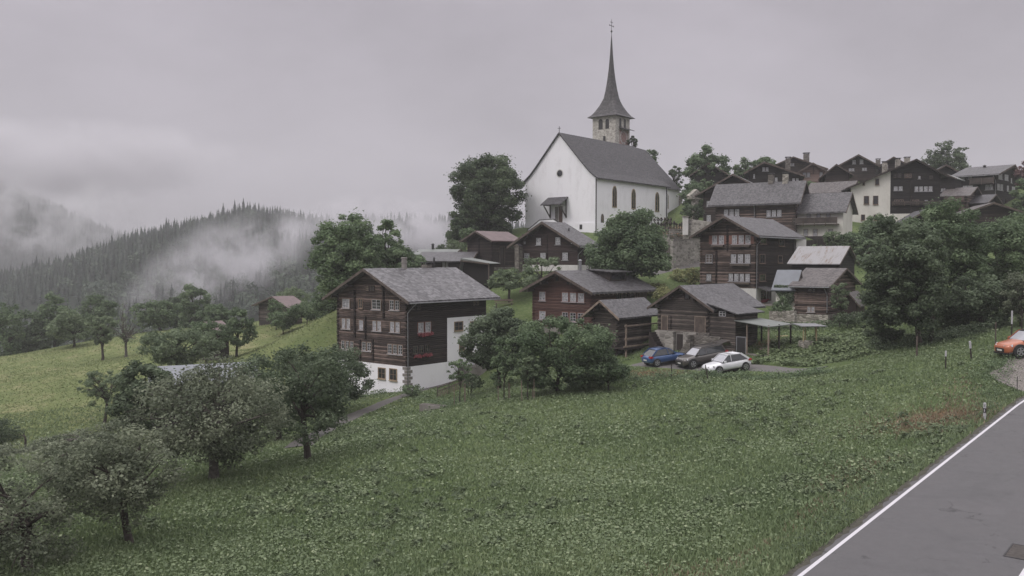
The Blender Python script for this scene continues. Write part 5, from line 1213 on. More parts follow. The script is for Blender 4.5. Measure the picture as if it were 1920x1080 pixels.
# spire: square bell-cast base that turns into an octagonal needle
zt = P(1145, 62, T.K.y+3).z-T.K.z; zb = th_
prof_ = [(0, s_/2+.85), (.03, s_/2+.25), (.08, s_/2*.93), (.15, s_/2*.75), (.24, s_/2*.56), (.34, s_/2*.42), (.47, s_/2*.29), (.60, s_/2*.19), (.76, s_/2*.11), (.90, s_/2*.06), (1.0, .04)]
sv = []; n = 16
for t, rr_ in prof_:
    k = min(1, max(0, (t-.02)/.25))   # 0 square, 1 octagon
    for j in range(n):
        a = 2*PI*j/n+PI/4; sq = 1/max(abs(math.cos(a)), abs(math.sin(a))); oc = math.cos(PI/8)/math.cos(((a+PI/8) % (PI/4))-PI/8)
        q = rr_*(sq*(1-k)+oc*1.05*k); sv.append((mx_+q*math.cos(a), mx_+q*math.sin(a), zb+(zt-zb)*t-.02))
fs = [tuple(range(n-1, -1, -1)), tuple(range(len(sv)-n, len(sv)))]
for i in range(len(prof_)-1):
    for j in range(n): fs.append((i*n+j, i*n+(j+1) % n, (i+1)*n+(j+1) % n, (i+1)*n+j))
sm = MB(); sm.add(sv, fs); sm.build('spire', M['spire'], tr)
fn = MB(); fn.tube([(mx_, mx_, zt-.2), (mx_, mx_, zt+3.0)], [.06, .035], 6); fn.tube([(mx_, mx_, zt+.3), (mx_, mx_, zt+.55), (mx_, mx_, zt+.8)], [.05, .24, .05], 10)
fn.bar((mx_-.75, mx_, zt+1.65), (mx_+.75, mx_, zt+1.65), .09); fn.bar((mx_-.45, mx_, zt+2.35), (mx_+.45, mx_, zt+2.35), .08); fn.bar((mx_-.75, mx_, zt+1.5), (mx_-.75, mx_, zt+1.8), .08); fn.bar((mx_+.75, mx_, zt+1.5), (mx_+.75, mx_, zt+1.8), .08)
fn.build('spire_cross', M['metal_dark'], tr)

# ---------------------------------------------------------------- churchyard walls and terraces
def wall_between(name, label, p0, p1, top0, top1, depth=.5, m='stone_wall', cope=True, bot=3.0):
    a = P(*p0); b = P(*p1); z0 = P(p0[0], top0, p0[2]).z; z1 = P(p1[0], top1, p1[2]).z
    rt = empty(name, a, 0, label, 'wall'); d = Vector((b.x-a.x, b.y-a.y, 0)); Ln = d.length; d.normalize(); nn = Vector((-d.y, d.x, 0)); A = Vector((0, 0, 0)); B = d*Ln
    zA0, zA1, zB0, zB1 = -bot, z0-a.z, b.z-a.z-bot, z1-a.z
    mb = MB(); mb.add([A+Vector((0, 0, zA0)), B+Vector((0, 0, zB0)), B+nn*depth+Vector((0, 0, zB0)), A+nn*depth+Vector((0, 0, zA0)), A+Vector((0, 0, zA1)), B+Vector((0, 0, zB1)), B+nn*depth+Vector((0, 0, zB1)), A+nn*depth+Vector((0, 0, zA1))],
        [(3, 2, 1, 0), (4, 5, 6, 7), (0, 1, 5, 4), (1, 2, 6, 5), (2, 3, 7, 6), (3, 0, 4, 7)]); mb.build('masonry', M[m], rt)
    if cope:
        c = MB(); up = Vector((0, 0, .12)); o1 = nn*-.08; o2 = nn*(depth+.08); e = [A+o1+Vector((0, 0, zA1+.003)), B+o1+Vector((0, 0, zB1+.003)), B+o2+Vector((0, 0, zB1+.003)), A+o2+Vector((0, 0, zA1+.003))]
        c.add(e+[q+up for q in e], [(3, 2, 1, 0), (4, 5, 6, 7), (0, 1, 5, 4), (1, 2, 6, 5), (2, 3, 7, 6), (3, 0, 4, 7)]); c.build('coping', M['concrete'], rt)
    return rt
wall_between('retaining_wall', 'tall mortared retaining wall with dark stains beside the upper path', (1262, 496, 119), (1318, 486, 123), 450, 449)
wall_between('retaining_wall', 'pale grey upper retaining wall joining the churchyard gate post', (1280, 448, 131), (1345, 462, 127), 409, 418, cope=False)
wall_between('retaining_wall', 'broken rubble retaining wall below the graveyard, beside the large leafy tree', (1205, 505, 122), (1266, 500, 121), 457, 461, m='stone')
wall_between('retaining_wall', 'graveyard terrace wall below the rows of crosses', (1190, 460, 132), (1256, 455, 131), 441, 441, m='stone_wall')
wall_between('retaining_wall', 'short upper graveyard wall next to the white gate post', (1255, 450, 132), (1288, 446, 132), 431, 431, m='stone_wall')
rt = empty('gate_post', P(1285, 434, 130), 0, 'white plastered gate post at the end of the graveyard', 'gate post'); MB().box(-.35, .35, -.35, .35, -.5, 2.1).build('post', M['white_b'], rt); MB().box(-.45, .45, -.45, .45, 2.1, 2.25).build('cap', M['concrete'], rt)
# wooden grave crosses with little roofs, in two rows
def cross_proto():
    rt = empty('grave_cross', (0, 0, 0)); mb = MB(); mb.box(-.05, .05, -.04, .04, -.3, 1.15); mb.build('post', M['timber_dark'], rt)
    MB().box(-.28, .28, -.035, .035, .68, .78).build('crossbar', M['timber_dark'], rt)
    r_ = MB(); r_.extr([(-.32, .80), (0, 1.12), (.32, .80), (.34, .85), (0, 1.20), (-.34, .85)], lambda u, v, zz: (u, v, zz), -.08, .08); r_.build('cross_roof', M['timber_dark'], rt); return rt
cp0 = cross_proto(); used = False; rc = random.Random(4)
spots = [(px_, 441-.0, 133.0) for px_ in range(1194, 1258, 5)] + [(px_, 431, 134.5) for px_ in range(1224, 1284, 5)] + [(px_, 422.5, 137) for px_ in range(1222, 1262, 6)] + [(px_, 438, 138) for px_ in (1154, 1163, 1176)]
for (px_, py_, D_) in spots:
    o = copy_tree(cp0) if used else cp0; used = True; q = P(px_+rc.uniform(-1, 1), py_, D_)
    o.location = q; o.rotation_euler = (0, rc.uniform(-.04, .04), R(50)+rc.uniform(-.2, .2)); sc_ = rc.uniform(.85, 1.2); o.scale = (sc_,)*3
    tag(o, 'dark wooden grave cross with a small pitched roof, standing in the graveyard below the church', 'grave cross', 'grave crosses below the church')
gf = MB(); 
q0 = P(1222, 428, 136.5); 
# white tomb shrine behind, beside the chancel
c0 = P(1303, 403, 150); rt = empty('shrine', c0, R(30), 'pale stone shrine with a wide pointed top, among bushes behind the chancel', 'shrine')
MB().box(-.45, .45, -.4, .4, -1, 2.6).build('pillar', M['stone_pale'], rt); k = MB(); k.extr([(-1.3, 2.6), (1.3, 2.6), (1.5, 3.2), (.0, 4.3), (-1.5, 3.2)], lambda u, v, zz: (u, v, zz), -.5, .5); k.build('pediment', M['stone_pale'], rt)

n = 2600; gx_ = rs.uniform(1218, 1284, n); gD = rs.uniform(131.5, 138, n); gp_ = [P(a, 0, d_) for a, d_ in zip(gx_, gD)]
gxy = np.array([(p.x, p.y) for p in gp_]); gzz = np.array([P(1240, 441-(d_-131.5)*2.6, d_).z for d_ in gD])+rs.uniform(-.3, .25, n)
V = leaf_quads(np.stack([gxy[:, 0], gxy[:, 1], gzz], 1), rs.uniform(.15, .3, n), rs.uniform(.12, .22, n), np.stack([rs.normal(0, .6, n), -np.ones(n)*.6+rs.normal(0, .5, n), np.ones(n)], 1), rs.rand(n)*6.28)
o = npmesh('grave_plants', V, 4, leaf_mat('grave_plants', (.03, .04, .02), (.06, .07, .035), (.30, .13, .08), .2, 1.3), tint=rs.rand(n)**1.6); tag(o, 'orange flowers and greenery planted between the grave crosses', 'flowers', kind='stuff')
# ---------------------------------------------------------------- trees
def limb_pts(a, b, rnd, sag=.12, n=5):
    a = Vector(a); b = Vector(b); L = (b-a).length; pts = []; off = Vector((rnd.uniform(-1, 1), rnd.uniform(-1, 1), rnd.uniform(.1, 1)))*L*sag
    for i in range(n+1):
        t = i/n; pts.append(a.lerp(b, t)+off*math.sin(t*PI))
    return pts
def tree(name, label, base, H_, crown, n, leaf, lm, seed, r=.2, lump=.30, nl=None, trunk_h=None, lean=(0, 0), flat=.72, bark='bark', nlimb=14, open_=.35, cat='tree', group=None, lw=.62, rag=.6, parts=('trunk', 'crown')):
    """crown = (dx, dy, z centre, rx, ry, rz) relative to the base"""
    rnd = random.Random(seed); rn = np.random.RandomState(seed)
    root = empty(name, base, 0, label, cat, group); dx, dy, zc, rx, ry, rz = crown
    vol = (rx*ry*rz)**(1/3); nl = int((nl or 46)*1.55); i_ = np.arange(nl)+.5; ph = PI*(1+5**.5)*i_+seed; cz = 1-1.97*i_/nl
    d = np.stack([np.sqrt(np.maximum(0, 1-cz*cz))*np.cos(ph), np.sqrt(np.maximum(0, 1-cz*cz))*np.sin(ph), cz], 1)+rn.normal(0, .13, (nl, 3)); d /= np.linalg.norm(d, axis=1, keepdims=True)
    rad = np.where(rn.rand(nl) < .68, rn.uniform(.82, 1.0, nl), rn.uniform(.25+open_*.5, .85, nl)); wob = 1+rag*.55*(np.sin(d[:, 0]*3.1+seed)*np.sin(d[:, 1]*2.7+seed*2)+np.sin(d[:, 2]*4+seed*3))*.5
    lr = vol*lump*.80*rn.uniform(.45, 1.25, nl); shrink = 1.05-lump*.35
    lc = d*(rad*wob)[:, None]*np.array([rx, ry, rz])*shrink+np.array([dx, dy, zc]); lc[:, 2] = np.maximum(lc[:, 2], zc-rz*.95)
    wts = lr**2; cnt = np.maximum(8, (n*wts/wts.sum()).astype(int)); idx = np.repeat(np.arange(nl), cnt); m = len(idx)
    q = rn.normal(size=(m, 3)); q /= np.linalg.norm(q, axis=1, keepdims=True); rr = lr[idx]*(1.05-.55*rn.rand(m)**2.0)*(1+.55*(rn.rand(m) < .17)*rn.rand(m)*1.6)
    pos = lc[idx]+q*rr[:, None]*np.array([1, 1, flat])
    # some leaves strung along the twigs between the clumps
    nrm = q+rn.normal(0, .55, (m, 3)); nrm[:, 2] += .55
    ll = leaf*rn.uniform(.6, 1.35, m); V = leaf_quads(pos, ll, ll*lw, nrm, rn.rand(m)*6.28)
    tn = np.clip(.5+.55*(rn.rand(nl)[idx]-.5)+rn.normal(0, .16, m), 0, 1)
    npmesh(parts[1], V, 4, lm, root, tint=tn)
    th = trunk_h if trunk_h is not None else max(.5, zc-rz*.75); tb = MB(); top = Vector((lean[0], lean[1], th))
    tb.tube([(0, 0, -.5), (0, 0, .0), tuple(top*.35+Vector((rnd.uniform(-.05, .05), rnd.uniform(-.05, .05), 0))), tuple(top*.7), tuple(top)], [r*1.5, r*1.15, r*.95, r*.85, r*.8], 8, cap=False)
    order = sorted(range(nl), key=lambda i: -lr[i]*rnd.uniform(.6, 1.2))[:nlimb]; ctop = Vector((dx*.6, dy*.6, zc+rz*.45))
    tb.tube([tuple(top), tuple(top.lerp(ctop, .35)+Vector((rnd.uniform(-.2, .2), rnd.uniform(-.2, .2), 0))), tuple(top.lerp(ctop, .7)), tuple(ctop)], [r*.8, r*.55, r*.32, r*.1], 7, cap=False)
    for i in order:
        t = rnd.uniform(0, .55); s0 = top.lerp(ctop, t); pts = limb_pts(s0, lc[i], rnd); k = len(pts)
        rs_ = [max(.012, r*(.5-.22*t)*(1-j/(k-.4))) for j in range(k)]; tb.tube(pts, rs_, 6, cap=False)
        for _ in range(2):
            j = rnd.randint(2, k-2); e = Vector(lc[i])+Vector((rnd.uniform(-1, 1), rnd.uniform(-1, 1), rnd.uniform(-.5, .9)))*lr[i]*.9; tb.tube(limb_pts(pts[j], e, rnd, n=3), [rs_[j]*.55, rs_[j]*.4, rs_[j]*.25, .01], 5, cap=False)
    tb.build(parts[0], M[bark], root, smooth=True, fix=False)
    return root
def ptree(name, label, px, base_py, D, rect, n, leaf, lm, seed, hitg=True, depth=None, **kw):
    """place by trunk foot pixel; crown filled into the pixel rectangle at the tree's distance"""
    if D is None: b = hit(px, base_py); D = b.y
    x_ = (px-960)/F*D; zg = gz(x_, D) if hitg else P(px, base_py, D).z; base = Vector((x_, D, zg))
    a = P(rect[0], (rect[1]+rect[3])/2, D); c = P(rect[2], (rect[1]+rect[3])/2, D); t = P((rect[0]+rect[2])/2, rect[1], D).z-zg; bt = P((rect[0]+rect[2])/2, rect[3], D).z-zg
    rx = (c.x-a.x)/2; rz = (t-bt)/2
    return tree(name, label, base, t, ((a.x+c.x)/2-x_, kw.pop('dyc', 0), (t+bt)/2, rx, depth or rx, rz), int(n*1.1), leaf, lm, seed, **kw)

L_ = M
# orchard on the lower left
ptree('apple_tree', 'large spreading old apple tree with a short stout trunk, centre of the left orchard', 397, 899, 47.5, (268, 672, 534, 878), 19000, .17, M['leaf_apple'], 11, r=.27, lump=.26, nl=80, trunk_h=1.9, nlimb=26, bark='bark_grey', depth=3.6)
ptree('apple_tree', 'slimmer apple tree with a bare leaning trunk between the big apple tree and the path', 575, 862, 52, (485, 655, 660, 812), 11000, .17, M['leaf_dark'], 12, r=.20, lump=.28, nl=46, trunk_h=2.3, lean=(-.25, 0), nlimb=16)
ptree('apple_tree', 'apple tree on a thin crooked dark trunk near the bottom left corner', 236, 1010, 36, (112, 785, 320, 985), 11500, .135, M['leaf_apple'], 13, r=.16, lump=.26, nl=62, trunk_h=1.5, lean=(-.35, .1), nlimb=20, open_=.2)
ptree('apple_tree', 'foremost apple tree filling the bottom left corner of the view', 40, 1075, 32, (-140, 860, 128, 1100), 12000, .125, M['leaf_apple'], 14, r=.2, lump=.24, nl=90, trunk_h=1.6, nlimb=24, open_=.2, depth=2.8)
ptree('apple_tree', 'apple tree with thick grey trunk behind the foremost bottom left tree', 200, 938, 43, (70, 800, 245, 940), 9000, .15, M['leaf_apple'], 15, r=.24, lump=.26, nl=50, trunk_h=2.4, bark='bark_grey', open_=.2)
ptree('walnut_tree', 'dark green bushy tree left of the big apple tree', 255, 800, 62, (215, 685, 330, 800), 12000, .22, M['leaf_dark'], 16, r=.2, lump=.3, trunk_h=1.5)
ptree('fruit_tree', 'hazy grey green tree between the metal shed roof and the largest chalet', 520, 790, 64, (440, 648, 640, 800), 16000, .20, M['leaf_dark'], 17, r=.22, lump=.28, nl=60, trunk_h=1.6)
ptree('fruit_tree', 'dark fruit tree with crooked trunk right in front of the white chalet base', 641, 762, 78, (560, 655, 706, 752), 12000, .20, M['leaf_dark'], 18, r=.17, lump=.24, nl=52, trunk_h=1.9, lean=(-.3, 0), open_=.2)
ptree('fruit_tree', 'small gnarled half bare fruit tree on the pasture above the orchard', 192, 768, 84, (155, 690, 222, 758), 2600, .20, M['leaf_olive'], 19, r=.15, lump=.24, nl=30, trunk_h=1.9, lean=(.25, 0), nlimb=24, open_=.5)
ptree('fruit_tree', 'leafy tree at the far left edge beside the pasture', -20, 830, 80, (-80, 790, 36, 838), 4000, .2, M['leaf_dark'], 20, r=.15, lump=.3)
ptree('tree_stump', 'small dead forked stump on the lower edge of the pasture', 42, 832, 77, (30, 806, 50, 826), 60, .1, M['leaf_dark'], 21, r=.12, lump=.2, nl=8, trunk_h=.9, nlimb=4, cat='stump')
# trees on the pasture
ptree('orchard_tree', 'round green tree casting a soft shadow, left of the bare tree on the pasture', 137, 650, 150, (92, 582, 168, 640), 5000, .38, M['leaf_olive'], 22, r=.22, lump=.3, trunk_h=1.6)
ptree('orchard_tree', 'upright tree with forked trunk beside the bare tree on the pasture', 190, 669, 133, (166, 588, 214, 645), 2600, .34, M['leaf_olive'], 23, r=.22, lump=.26, nl=34, trunk_h=1.6, nlimb=18, open_=.5)
ptree('bare_tree', 'leafless grey tree with spread branches on the pasture', 234, 667, 133, (205, 575, 268, 650), 160, .3, M['leaf_olive'], 24, r=.22, lump=.22, nl=34, trunk_h=1.9, nlimb=32, bark='bark_grey', open_=.6)
ptree('orchard_tree', 'wide crowned tree at the top edge of the pasture right of the bare tree', 300, 625, 165, (252, 566, 332, 614), 5000, .42, M['leaf_mid'], 25, r=.25, lump=.28, trunk_h=2.2, lean=(-1, 0))
for i, (lb, px_, by, D_, rc_, lm_, n_) in enumerate((
   ('tall rounded tree behind the pasture, left of the wide crowned ones', 100, 650, 172, (66, 546, 136, 655), 'leaf_mid', 7000),
   ('broad dark tree at the far left edge of the wood behind the pasture', 20, 670, 165, (-25, 572, 52, 680), 'leaf_mid', 7000),
   ('bushy tree filling the gap at the pasture corner on the left', 66, 660, 168, (35, 600, 98, 668), 'leaf_dark', 4500),
   ('rounded tree behind the forked tree on the pasture', 184, 640, 182, (152, 560, 216, 640), 'leaf_mid', 6000),
   ('dense dark green tree, left one of the clump above the little log barn', 330, 620, 180, (300, 550, 352, 622), 'leaf_dark', 6000),
   ('tallest dense green tree in the clump above the little log barn', 364, 620, 176, (336, 540, 398, 622), 'leaf_mid', 7000),
   ('grey green tree right of the clump above the little log barn', 405, 615, 165, (380, 566, 430, 622), 'leaf_mid', 5000))):
    ptree('broadleaf_tree', lb, px_, by, D_, rc_, n_, .45, M[lm_], 30+i, r=.3, lump=.3, trunk_h=2.0)
ptree('orchard_tree', 'bright olive tree above the bluish metal roof on the left slope', 330, 688, 98, (270, 612, 400, 690), 11000, .28, M['leaf_olive'], 40, r=.22, lump=.26, nl=56, trunk_h=1.4)
ptree('orchard_tree', 'tree with thin dark trunk standing right of the little log barn', 442, 674, 108, (420, 582, 482, 650), 5500, .26, M['leaf_mid'], 41, r=.16, lump=.26, trunk_h=2.0, lean=(.1, 0))
ptree('orchard_tree', 'bushy tree half covering the little log barn', 385, 650, 106, (360, 598, 425, 660), 3200, .26, M['leaf_mid'], 42, r=.16, lump=.26, trunk_h=1.4)
for i, (lb, px_, by, D_, rc_, lm_, n_) in enumerate((
   ('grey green bush on the slope below the small hay barn', 530, 612, 132, (506, 584, 556, 616), 'leaf_mid', 2500),
   ('wide pale bush right of the small hay barn', 575, 598, 131, (545, 560, 622, 600), 'leaf_mid', 4500),
   ('dense shrub on the left of the largest chalet roof', 615, 600, 122, (590, 530, 634, 602), 'leaf_mid', 4000),
   ('rounded bright bush just above the hay barn roof', 545, 575, 150, (520, 538, 580, 572), 'leaf_olive', 2500),
   ('small bush in front of the hay barn wall', 517, 605, 136, (503, 562, 531, 606), 'leaf_mid', 1500))):
    ptree('bush', lb, px_, by, D_, rc_, n_, .30, M[lm_], 50+i, r=.08, lump=.32, trunk_h=.5, cat='bush', parts=('stem', 'foliage'))
# behind the largest chalet
ptree('ash_tree', 'tall green ash tree rising left behind the largest chalet roof', 648, 590, 107, (590, 388, 708, 585), 26000, .32, M['leaf_ash'], 61, rag=.2, r=.35, lump=.25, nl=95, trunk_h=2.5, nlimb=30, open_=.15)
ptree('ash_tree', 'sparse feathery tree top right of the tall ash tree', 728, 560, 112, (696, 418, 762, 540), 6000, .32, M['leaf_ash'], 62, rag=.3, r=.22, lump=.24, nl=55, trunk_h=3, nlimb=26, open_=.4)
ptree('ash_tree', 'rounded lower tree behind the left chimney of the largest chalet', 745, 560, 110, (704, 456, 788, 540), 9000, .32, M['leaf_mid'], 63, r=.22, lump=.27, nl=50)
# lime beside the church
ptree('lime_tree', 'huge dark lime tree standing left of the church', 915, 458, 156, (852, 281, 974, 455), 34000, .42, M['leaf_lime'], 65, rag=.25, r=.55, lump=.24, nl=110, trunk_h=3.2, open_=.1, nlimb=26)
ptree('bush', 'dark lower foliage at the left foot of the huge lime tree', 862, 470, 152, (838, 395, 896, 462), 7000, .40, M['leaf_lime'], 66, r=.15, lump=.3, cat='bush', parts=('stem', 'foliage'))
ptree('young_tree', 'light green young tree in front of the huge lime tree', 880, 470, 140, (864, 424, 892, 462), 1600, .3, M['leaf_mid'], 67, r=.1, lump=.3)
# in front of the church
ptree('walnut_tree', 'large leafy walnut tree between the church and the reddish chalet', 1180, 535, 104, (1096, 402, 1260, 530), 30000, .33, M['leaf_mid'], 70, r=.35, lump=.25, nl=100, trunk_h=2, open_=.1, nlimb=22)
ptree('young_tree', 'narrow loose tree top standing up before the church side wall', 1203, 470, 112, (1186, 388, 1220, 440), 1500, .32, M['leaf_mid'], 71, r=.14, lump=.3, nl=20, trunk_h=3.4)
ptree('apple_tree', 'small round apple tree on the green between largest and reddish chalets', 955, 564, 105, (915, 502, 996, 545), 3600, .28, M['leaf_olive'], 72, r=.16, lump=.26, nl=36, trunk_h=1.7, open_=.3, nlimb=16)
ptree('fruit_tree', 'feathery tree in front of the white cellar wall above the reddish chalet', 1015, 560, 107, (982, 478, 1052, 545), 2600, .28, M['leaf_olive'], 73, r=.12, lump=.24, nl=30, open_=.3)
ptree('fruit_tree', 'dark dense tree beside the white side wall of the largest chalet', 935, 690, 80, (868, 574, 1002, 700), 17000, .26, M['leaf_dark'], 74, r=.2, lump=.25, nl=64, open_=.15)
ptree('cherry_tree', 'broad fresh green cherry tree standing before the reddish chalet and granary', 1046, 726, 68.5, (960, 602, 1168, 724), 28000, .21, M['leaf_mid'], 75, r=.17, lump=.23, nl=90, trunk_h=.9, open_=.15, nlimb=26, depth=3.4)
ptree('bush', 'grey green shrubs at the right foot of the cherry tree', 1142, 715, 68, (1100, 668, 1180, 716), 4200, .18, M['leaf_mid'], 76, r=.06, lump=.3, cat='bush', trunk_h=.3, parts=('stem', 'foliage'))
def staked(label, px_, py_, D_, rc_, n_, seed, lm_='leaf_mid', stakes=((-.45, -.3), (.45, -.3), (.35, .4)), hh=1.55):
    t = ptree('young_tree', label, px_, py_, D_, rc_, n_, .17, M[lm_], seed, r=.05, lump=.26, nl=26, trunk_h=1.2, nlimb=12, open_=.2)
    rnd = random.Random(seed)
    for k, (a, b) in enumerate(stakes):
        st = empty('stake', (t.location.x+a, t.location.y+b, gz(t.location.x+a, t.location.y+b)), 0, f'{("left", "right", "rear")[k]} wooden stake beside the {label}', 'stake', 'stakes around young trees')
        MB().tube([(0, 0, -.3), (rnd.uniform(-.05, .05), 0, hh)], [.04, .035], 6).build('post', M['timber_light'], st)
    return t
staked('slender sapling before the white chalet wall', 862, 736, 74, (842, 668, 884, 722), 1300, 80)
staked('staked tree nearest the dark dense tree', 945, 742, 69, (916, 640, 975, 722), 3200, 81)
staked('staked tree left of the cherry tree', 990, 742, 66, (965, 662, 1015, 722), 2400, 82, 'leaf_olive')
ptree('bush', 'low shrub at the corner stones of the largest chalet', 770, 738, 83, (752, 720, 792, 742), 900, .16, M['leaf_mid'], 84, r=.04, lump=.3, cat='bush', trunk_h=.2, parts=('stem', 'foliage'))
ptree('bush', 'small shrub under the sapling by the wooden rail', 882, 724, 78, (868, 702, 905, 728), 900, .18, M['leaf_dark'], 85, r=.04, lump=.3, cat='bush', trunk_h=.2, parts=('stem', 'foliage'))
# yellow green bushes below the upper path
for i, (lb, px_, by, D_, rc_) in enumerate((('pale yellow flowering bush beside the reddish chalet roof', 1232, 556, 103, (1212, 528, 1252, 560)), ('yellow green bush below the upper path', 1272, 520, 112, (1252, 506, 1296, 532)), ('yellowish shrub against the tall house corner', 1300, 525, 110, (1288, 500, 1312, 535)), ('pale shrub at the right end of the reddish chalet roof', 1240, 548, 98, (1226, 536, 1262, 566)))):
    ptree('bush', lb, px_, by, D_, rc_, 1600, .22, M['leaf_yellow'], 90+i, r=.04, lump=.32, cat='bush', trunk_h=.2, parts=('stem', 'foliage'))
ptree('bush', 'round bush between tall house and ivy covered annex', 1462, 602, 90, (1445, 558, 1484, 604), 1900, .2, M['leaf_mid'], 95, r=.06, lump=.3, cat='bush', trunk_h=.4, parts=('stem', 'foliage'))
ptree('pear_tree', 'pale slender pear tree with upright shoots at the granary corner', 1576, 605, 86.5, (1560, 528, 1592, 590), 1700, .2, M['leaf_olive'], 96, r=.07, lump=.26, nl=26, trunk_h=1.2, nlimb=18)
ptree('bush', 'low shrub below the pear tree', 1590, 604, 85, (1565, 586, 1625, 608), 1500, .18, M['leaf_dark'], 97, r=.04, lump=.3, cat='bush', trunk_h=.2, parts=('stem', 'foliage'))
# big trees on the right
BR = [('large dark fruit tree with two trunks on the meadow edge, left of the orange car', 1728, 646, 70, (1625, 420, 1775, 610), 34000, .235, 'leaf_dark', 100, dict(r=.22, nl=110, open_=.1, trunk_h=1.8, lean=(-.35, 0), depth=4.0)),
      ('grey green tree left of the white plastered house base', 1640, 500, 118, (1590, 412, 1672, 520), 12000, .28, 'leaf_mid', 101, dict(r=.2, nl=60)),
      ('broad tree in the middle of the right hand thicket', 1800, 610, 80, (1690, 398, 1850, 560), 30000, .25, 'leaf_mid', 102, dict(r=.3, nl=100, open_=.1)),
      ('tall tree of the right hand thicket reaching the frame edge', 1880, 600, 84, (1800, 392, 1960, 575), 28000, .26, 'leaf_mid', 103, dict(r=.3, nl=95, open_=.1)),
      ('low hanging dark tree behind the fence posts near the orange car', 1840, 625, 74, (1745, 520, 1890, 622), 18000, .22, 'leaf_dark', 104, dict(r=.2, nl=70, open_=.1)),
      ('grey brown shrubby tree above the orange car', 1915, 610, 70, (1880, 500, 1965, 610), 7000, .19, 'leaf_apple', 105, dict(r=.12, nl=45)),
      ('lower tree left in front of the big two trunked fruit tree', 1655, 628, 74, (1618, 520, 1700, 640), 9000, .21, 'leaf_dark', 106, dict(r=.1, nl=50)),
      ('dull green tree behind the rusty roofed barn', 1620, 500, 113, (1602, 440, 1660, 530), 6000, .28, 'leaf_mid', 107, dict(r=.15, nl=40))]
for lb, px_, by, D_, rc_, n_, lf_, lm_, sd_, kw_ in BR: ptree('broadleaf_tree', lb, px_, by, D_, rc_, n_, lf_, M[lm_], sd_, lump=.23, nlimb=20, **kw_)
# second trunk of the two trunked tree
tb = MB().tube([(0, 0, -.5), (.1, 0, .8), (.15, 0, 2.2), (.3, .2, 4)], [.24, .2, .17, .1], 8)
_r = [o for o in bpy.data.objects if o.get('label', '').startswith('large dark fruit tree with two')][0]; t2 = tb.build('trunk', M['bark'], _r, smooth=True, fix=False); t2.location = (.9, .3, 0)
for i, (lb, px_, by, D_, rc_, lm_, n_) in enumerate((
   ('dark bushes climbing behind the chancel end of the church', 1292, 412, 153, (1282, 362, 1314, 414), 'leaf_mid', 3500),
   ('round shrub in front of the balcony house base', 1595, 470, 116, (1566, 432, 1620, 478), 'leaf_mid', 3500),
   ('shrub right of the small white wall block', 1535, 482, 113, (1512, 462, 1560, 486), 'leaf_mid', 1500),
   ('thin upright green shrub at the corner of the balcony house', 1560, 462, 117, (1545, 430, 1575, 466), 'leaf_olive', 1300),
   ('leafy tree standing before the white plastered house half', 1640, 470, 119, (1610, 404, 1672, 470), 'leaf_mid', 6000))):
    ptree('bush', lb, px_, by, D_, rc_, n_, .30, M[lm_], 150+i, r=.08, lump=.3, trunk_h=.5, cat='bush', parts=('stem', 'foliage'))
# skyline trees
SK = [('tall tree with scattered round clumps on the skyline right of the church', 1320, 372, 174, (1278, 276, 1366, 352), 9000, 'leaf_mid', dict(open_=.45, nl=60, lump=.2)),
      ('dark bushes below the skyline tree right of the church', 1310, 395, 160, (1276, 340, 1345, 400), 8000, 'leaf_mid', dict()),
      ('thin dark tree directly right of the chancel roof', 1262, 372, 192, (1250, 306, 1280, 362), 1500, 'leaf_dark', dict(open_=.5, nl=26, lump=.22)),
      ('leafy tree top showing above the church roof end', 1215, 340, 186, (1194, 282, 1234, 318), 2200, 'leaf_mid', dict()),
      ('dark foliage just right of the bell tower', 1186, 330, 180, (1178, 248, 1196, 300), 900, 'leaf_dark', dict(open_=.4, nl=24, lump=.2)),
      ('bush on the skyline left of the black gabled house', 1395, 345, 172, (1372, 302, 1420, 345), 2600, 'leaf_mid', dict()),
      ('tree top behind the black gabled house on the skyline', 1435, 340, 178, (1412, 291, 1452, 330), 2000, 'leaf_mid', dict()),
      ('large round tree on the skyline right of the village centre', 1773, 340, 196, (1732, 274, 1818, 340), 9000, 'leaf_dark', dict(nl=60, open_=.1, lump=.24)),
      ('small bush beside the brick coloured house', 1512, 352, 155, (1504, 338, 1526, 356), 700, 'leaf_mid', dict()),
      ('green tree at the right edge beside the right edge house', 1918, 420, 150, (1900, 330, 1950, 430), 5000, 'leaf_mid', dict())]
for i, (lb, px_, by, D_, rc_, n_, lm_, kw_) in enumerate(SK):
    k_ = dict(r=.22, lump=.27, nlimb=24); k_.update(kw_); ptree('broadleaf_tree', lb, px_, by, D_, rc_, n_, .42, M[lm_], 120+i, **k_)
ptree('copper_beech', 'dark reddish copper tree top at the right frame edge', 1925, 400, 156, (1908, 298, 1960, 360), 3000, .4, M['leaf_copper'], 140, r=.25, lump=.28)
ptree('hedge', 'tall clipped green hedge between chancel and graveyard wall', 1300, 420, 147, (1278, 382, 1322, 410), 2600, .25, M['leaf_dark'], 141, r=.1, lump=.3, cat='hedge', trunk_h=.3, parts=('stem', 'foliage'))
ptree('hedge', 'green hedge at the foot of the church side wall behind the walnut tree', 1150, 455, 139, (1118, 432, 1190, 462), 3600, .25, M['leaf_mid'], 142, r=.1, lump=.26, cat='hedge', trunk_h=.3, parts=('stem', 'foliage'))
ptree('bush', 'small dark bush at the right end of the long low cottage', 827, 480, 140, (814, 458, 842, 482), 900, .3, M['leaf_dark'], 143, r=.06, lump=.3, cat='bush', trunk_h=.3, parts=('stem', 'foliage'))
ptree('bush', 'brownish shrub behind the tall log barn under the lime tree', 850, 476, 146, (832, 452, 878, 478), 1500, .3, M['leaf_olive'], 144, r=.06, lump=.3, cat='bush', trunk_h=.3, parts=('stem', 'foliage'))
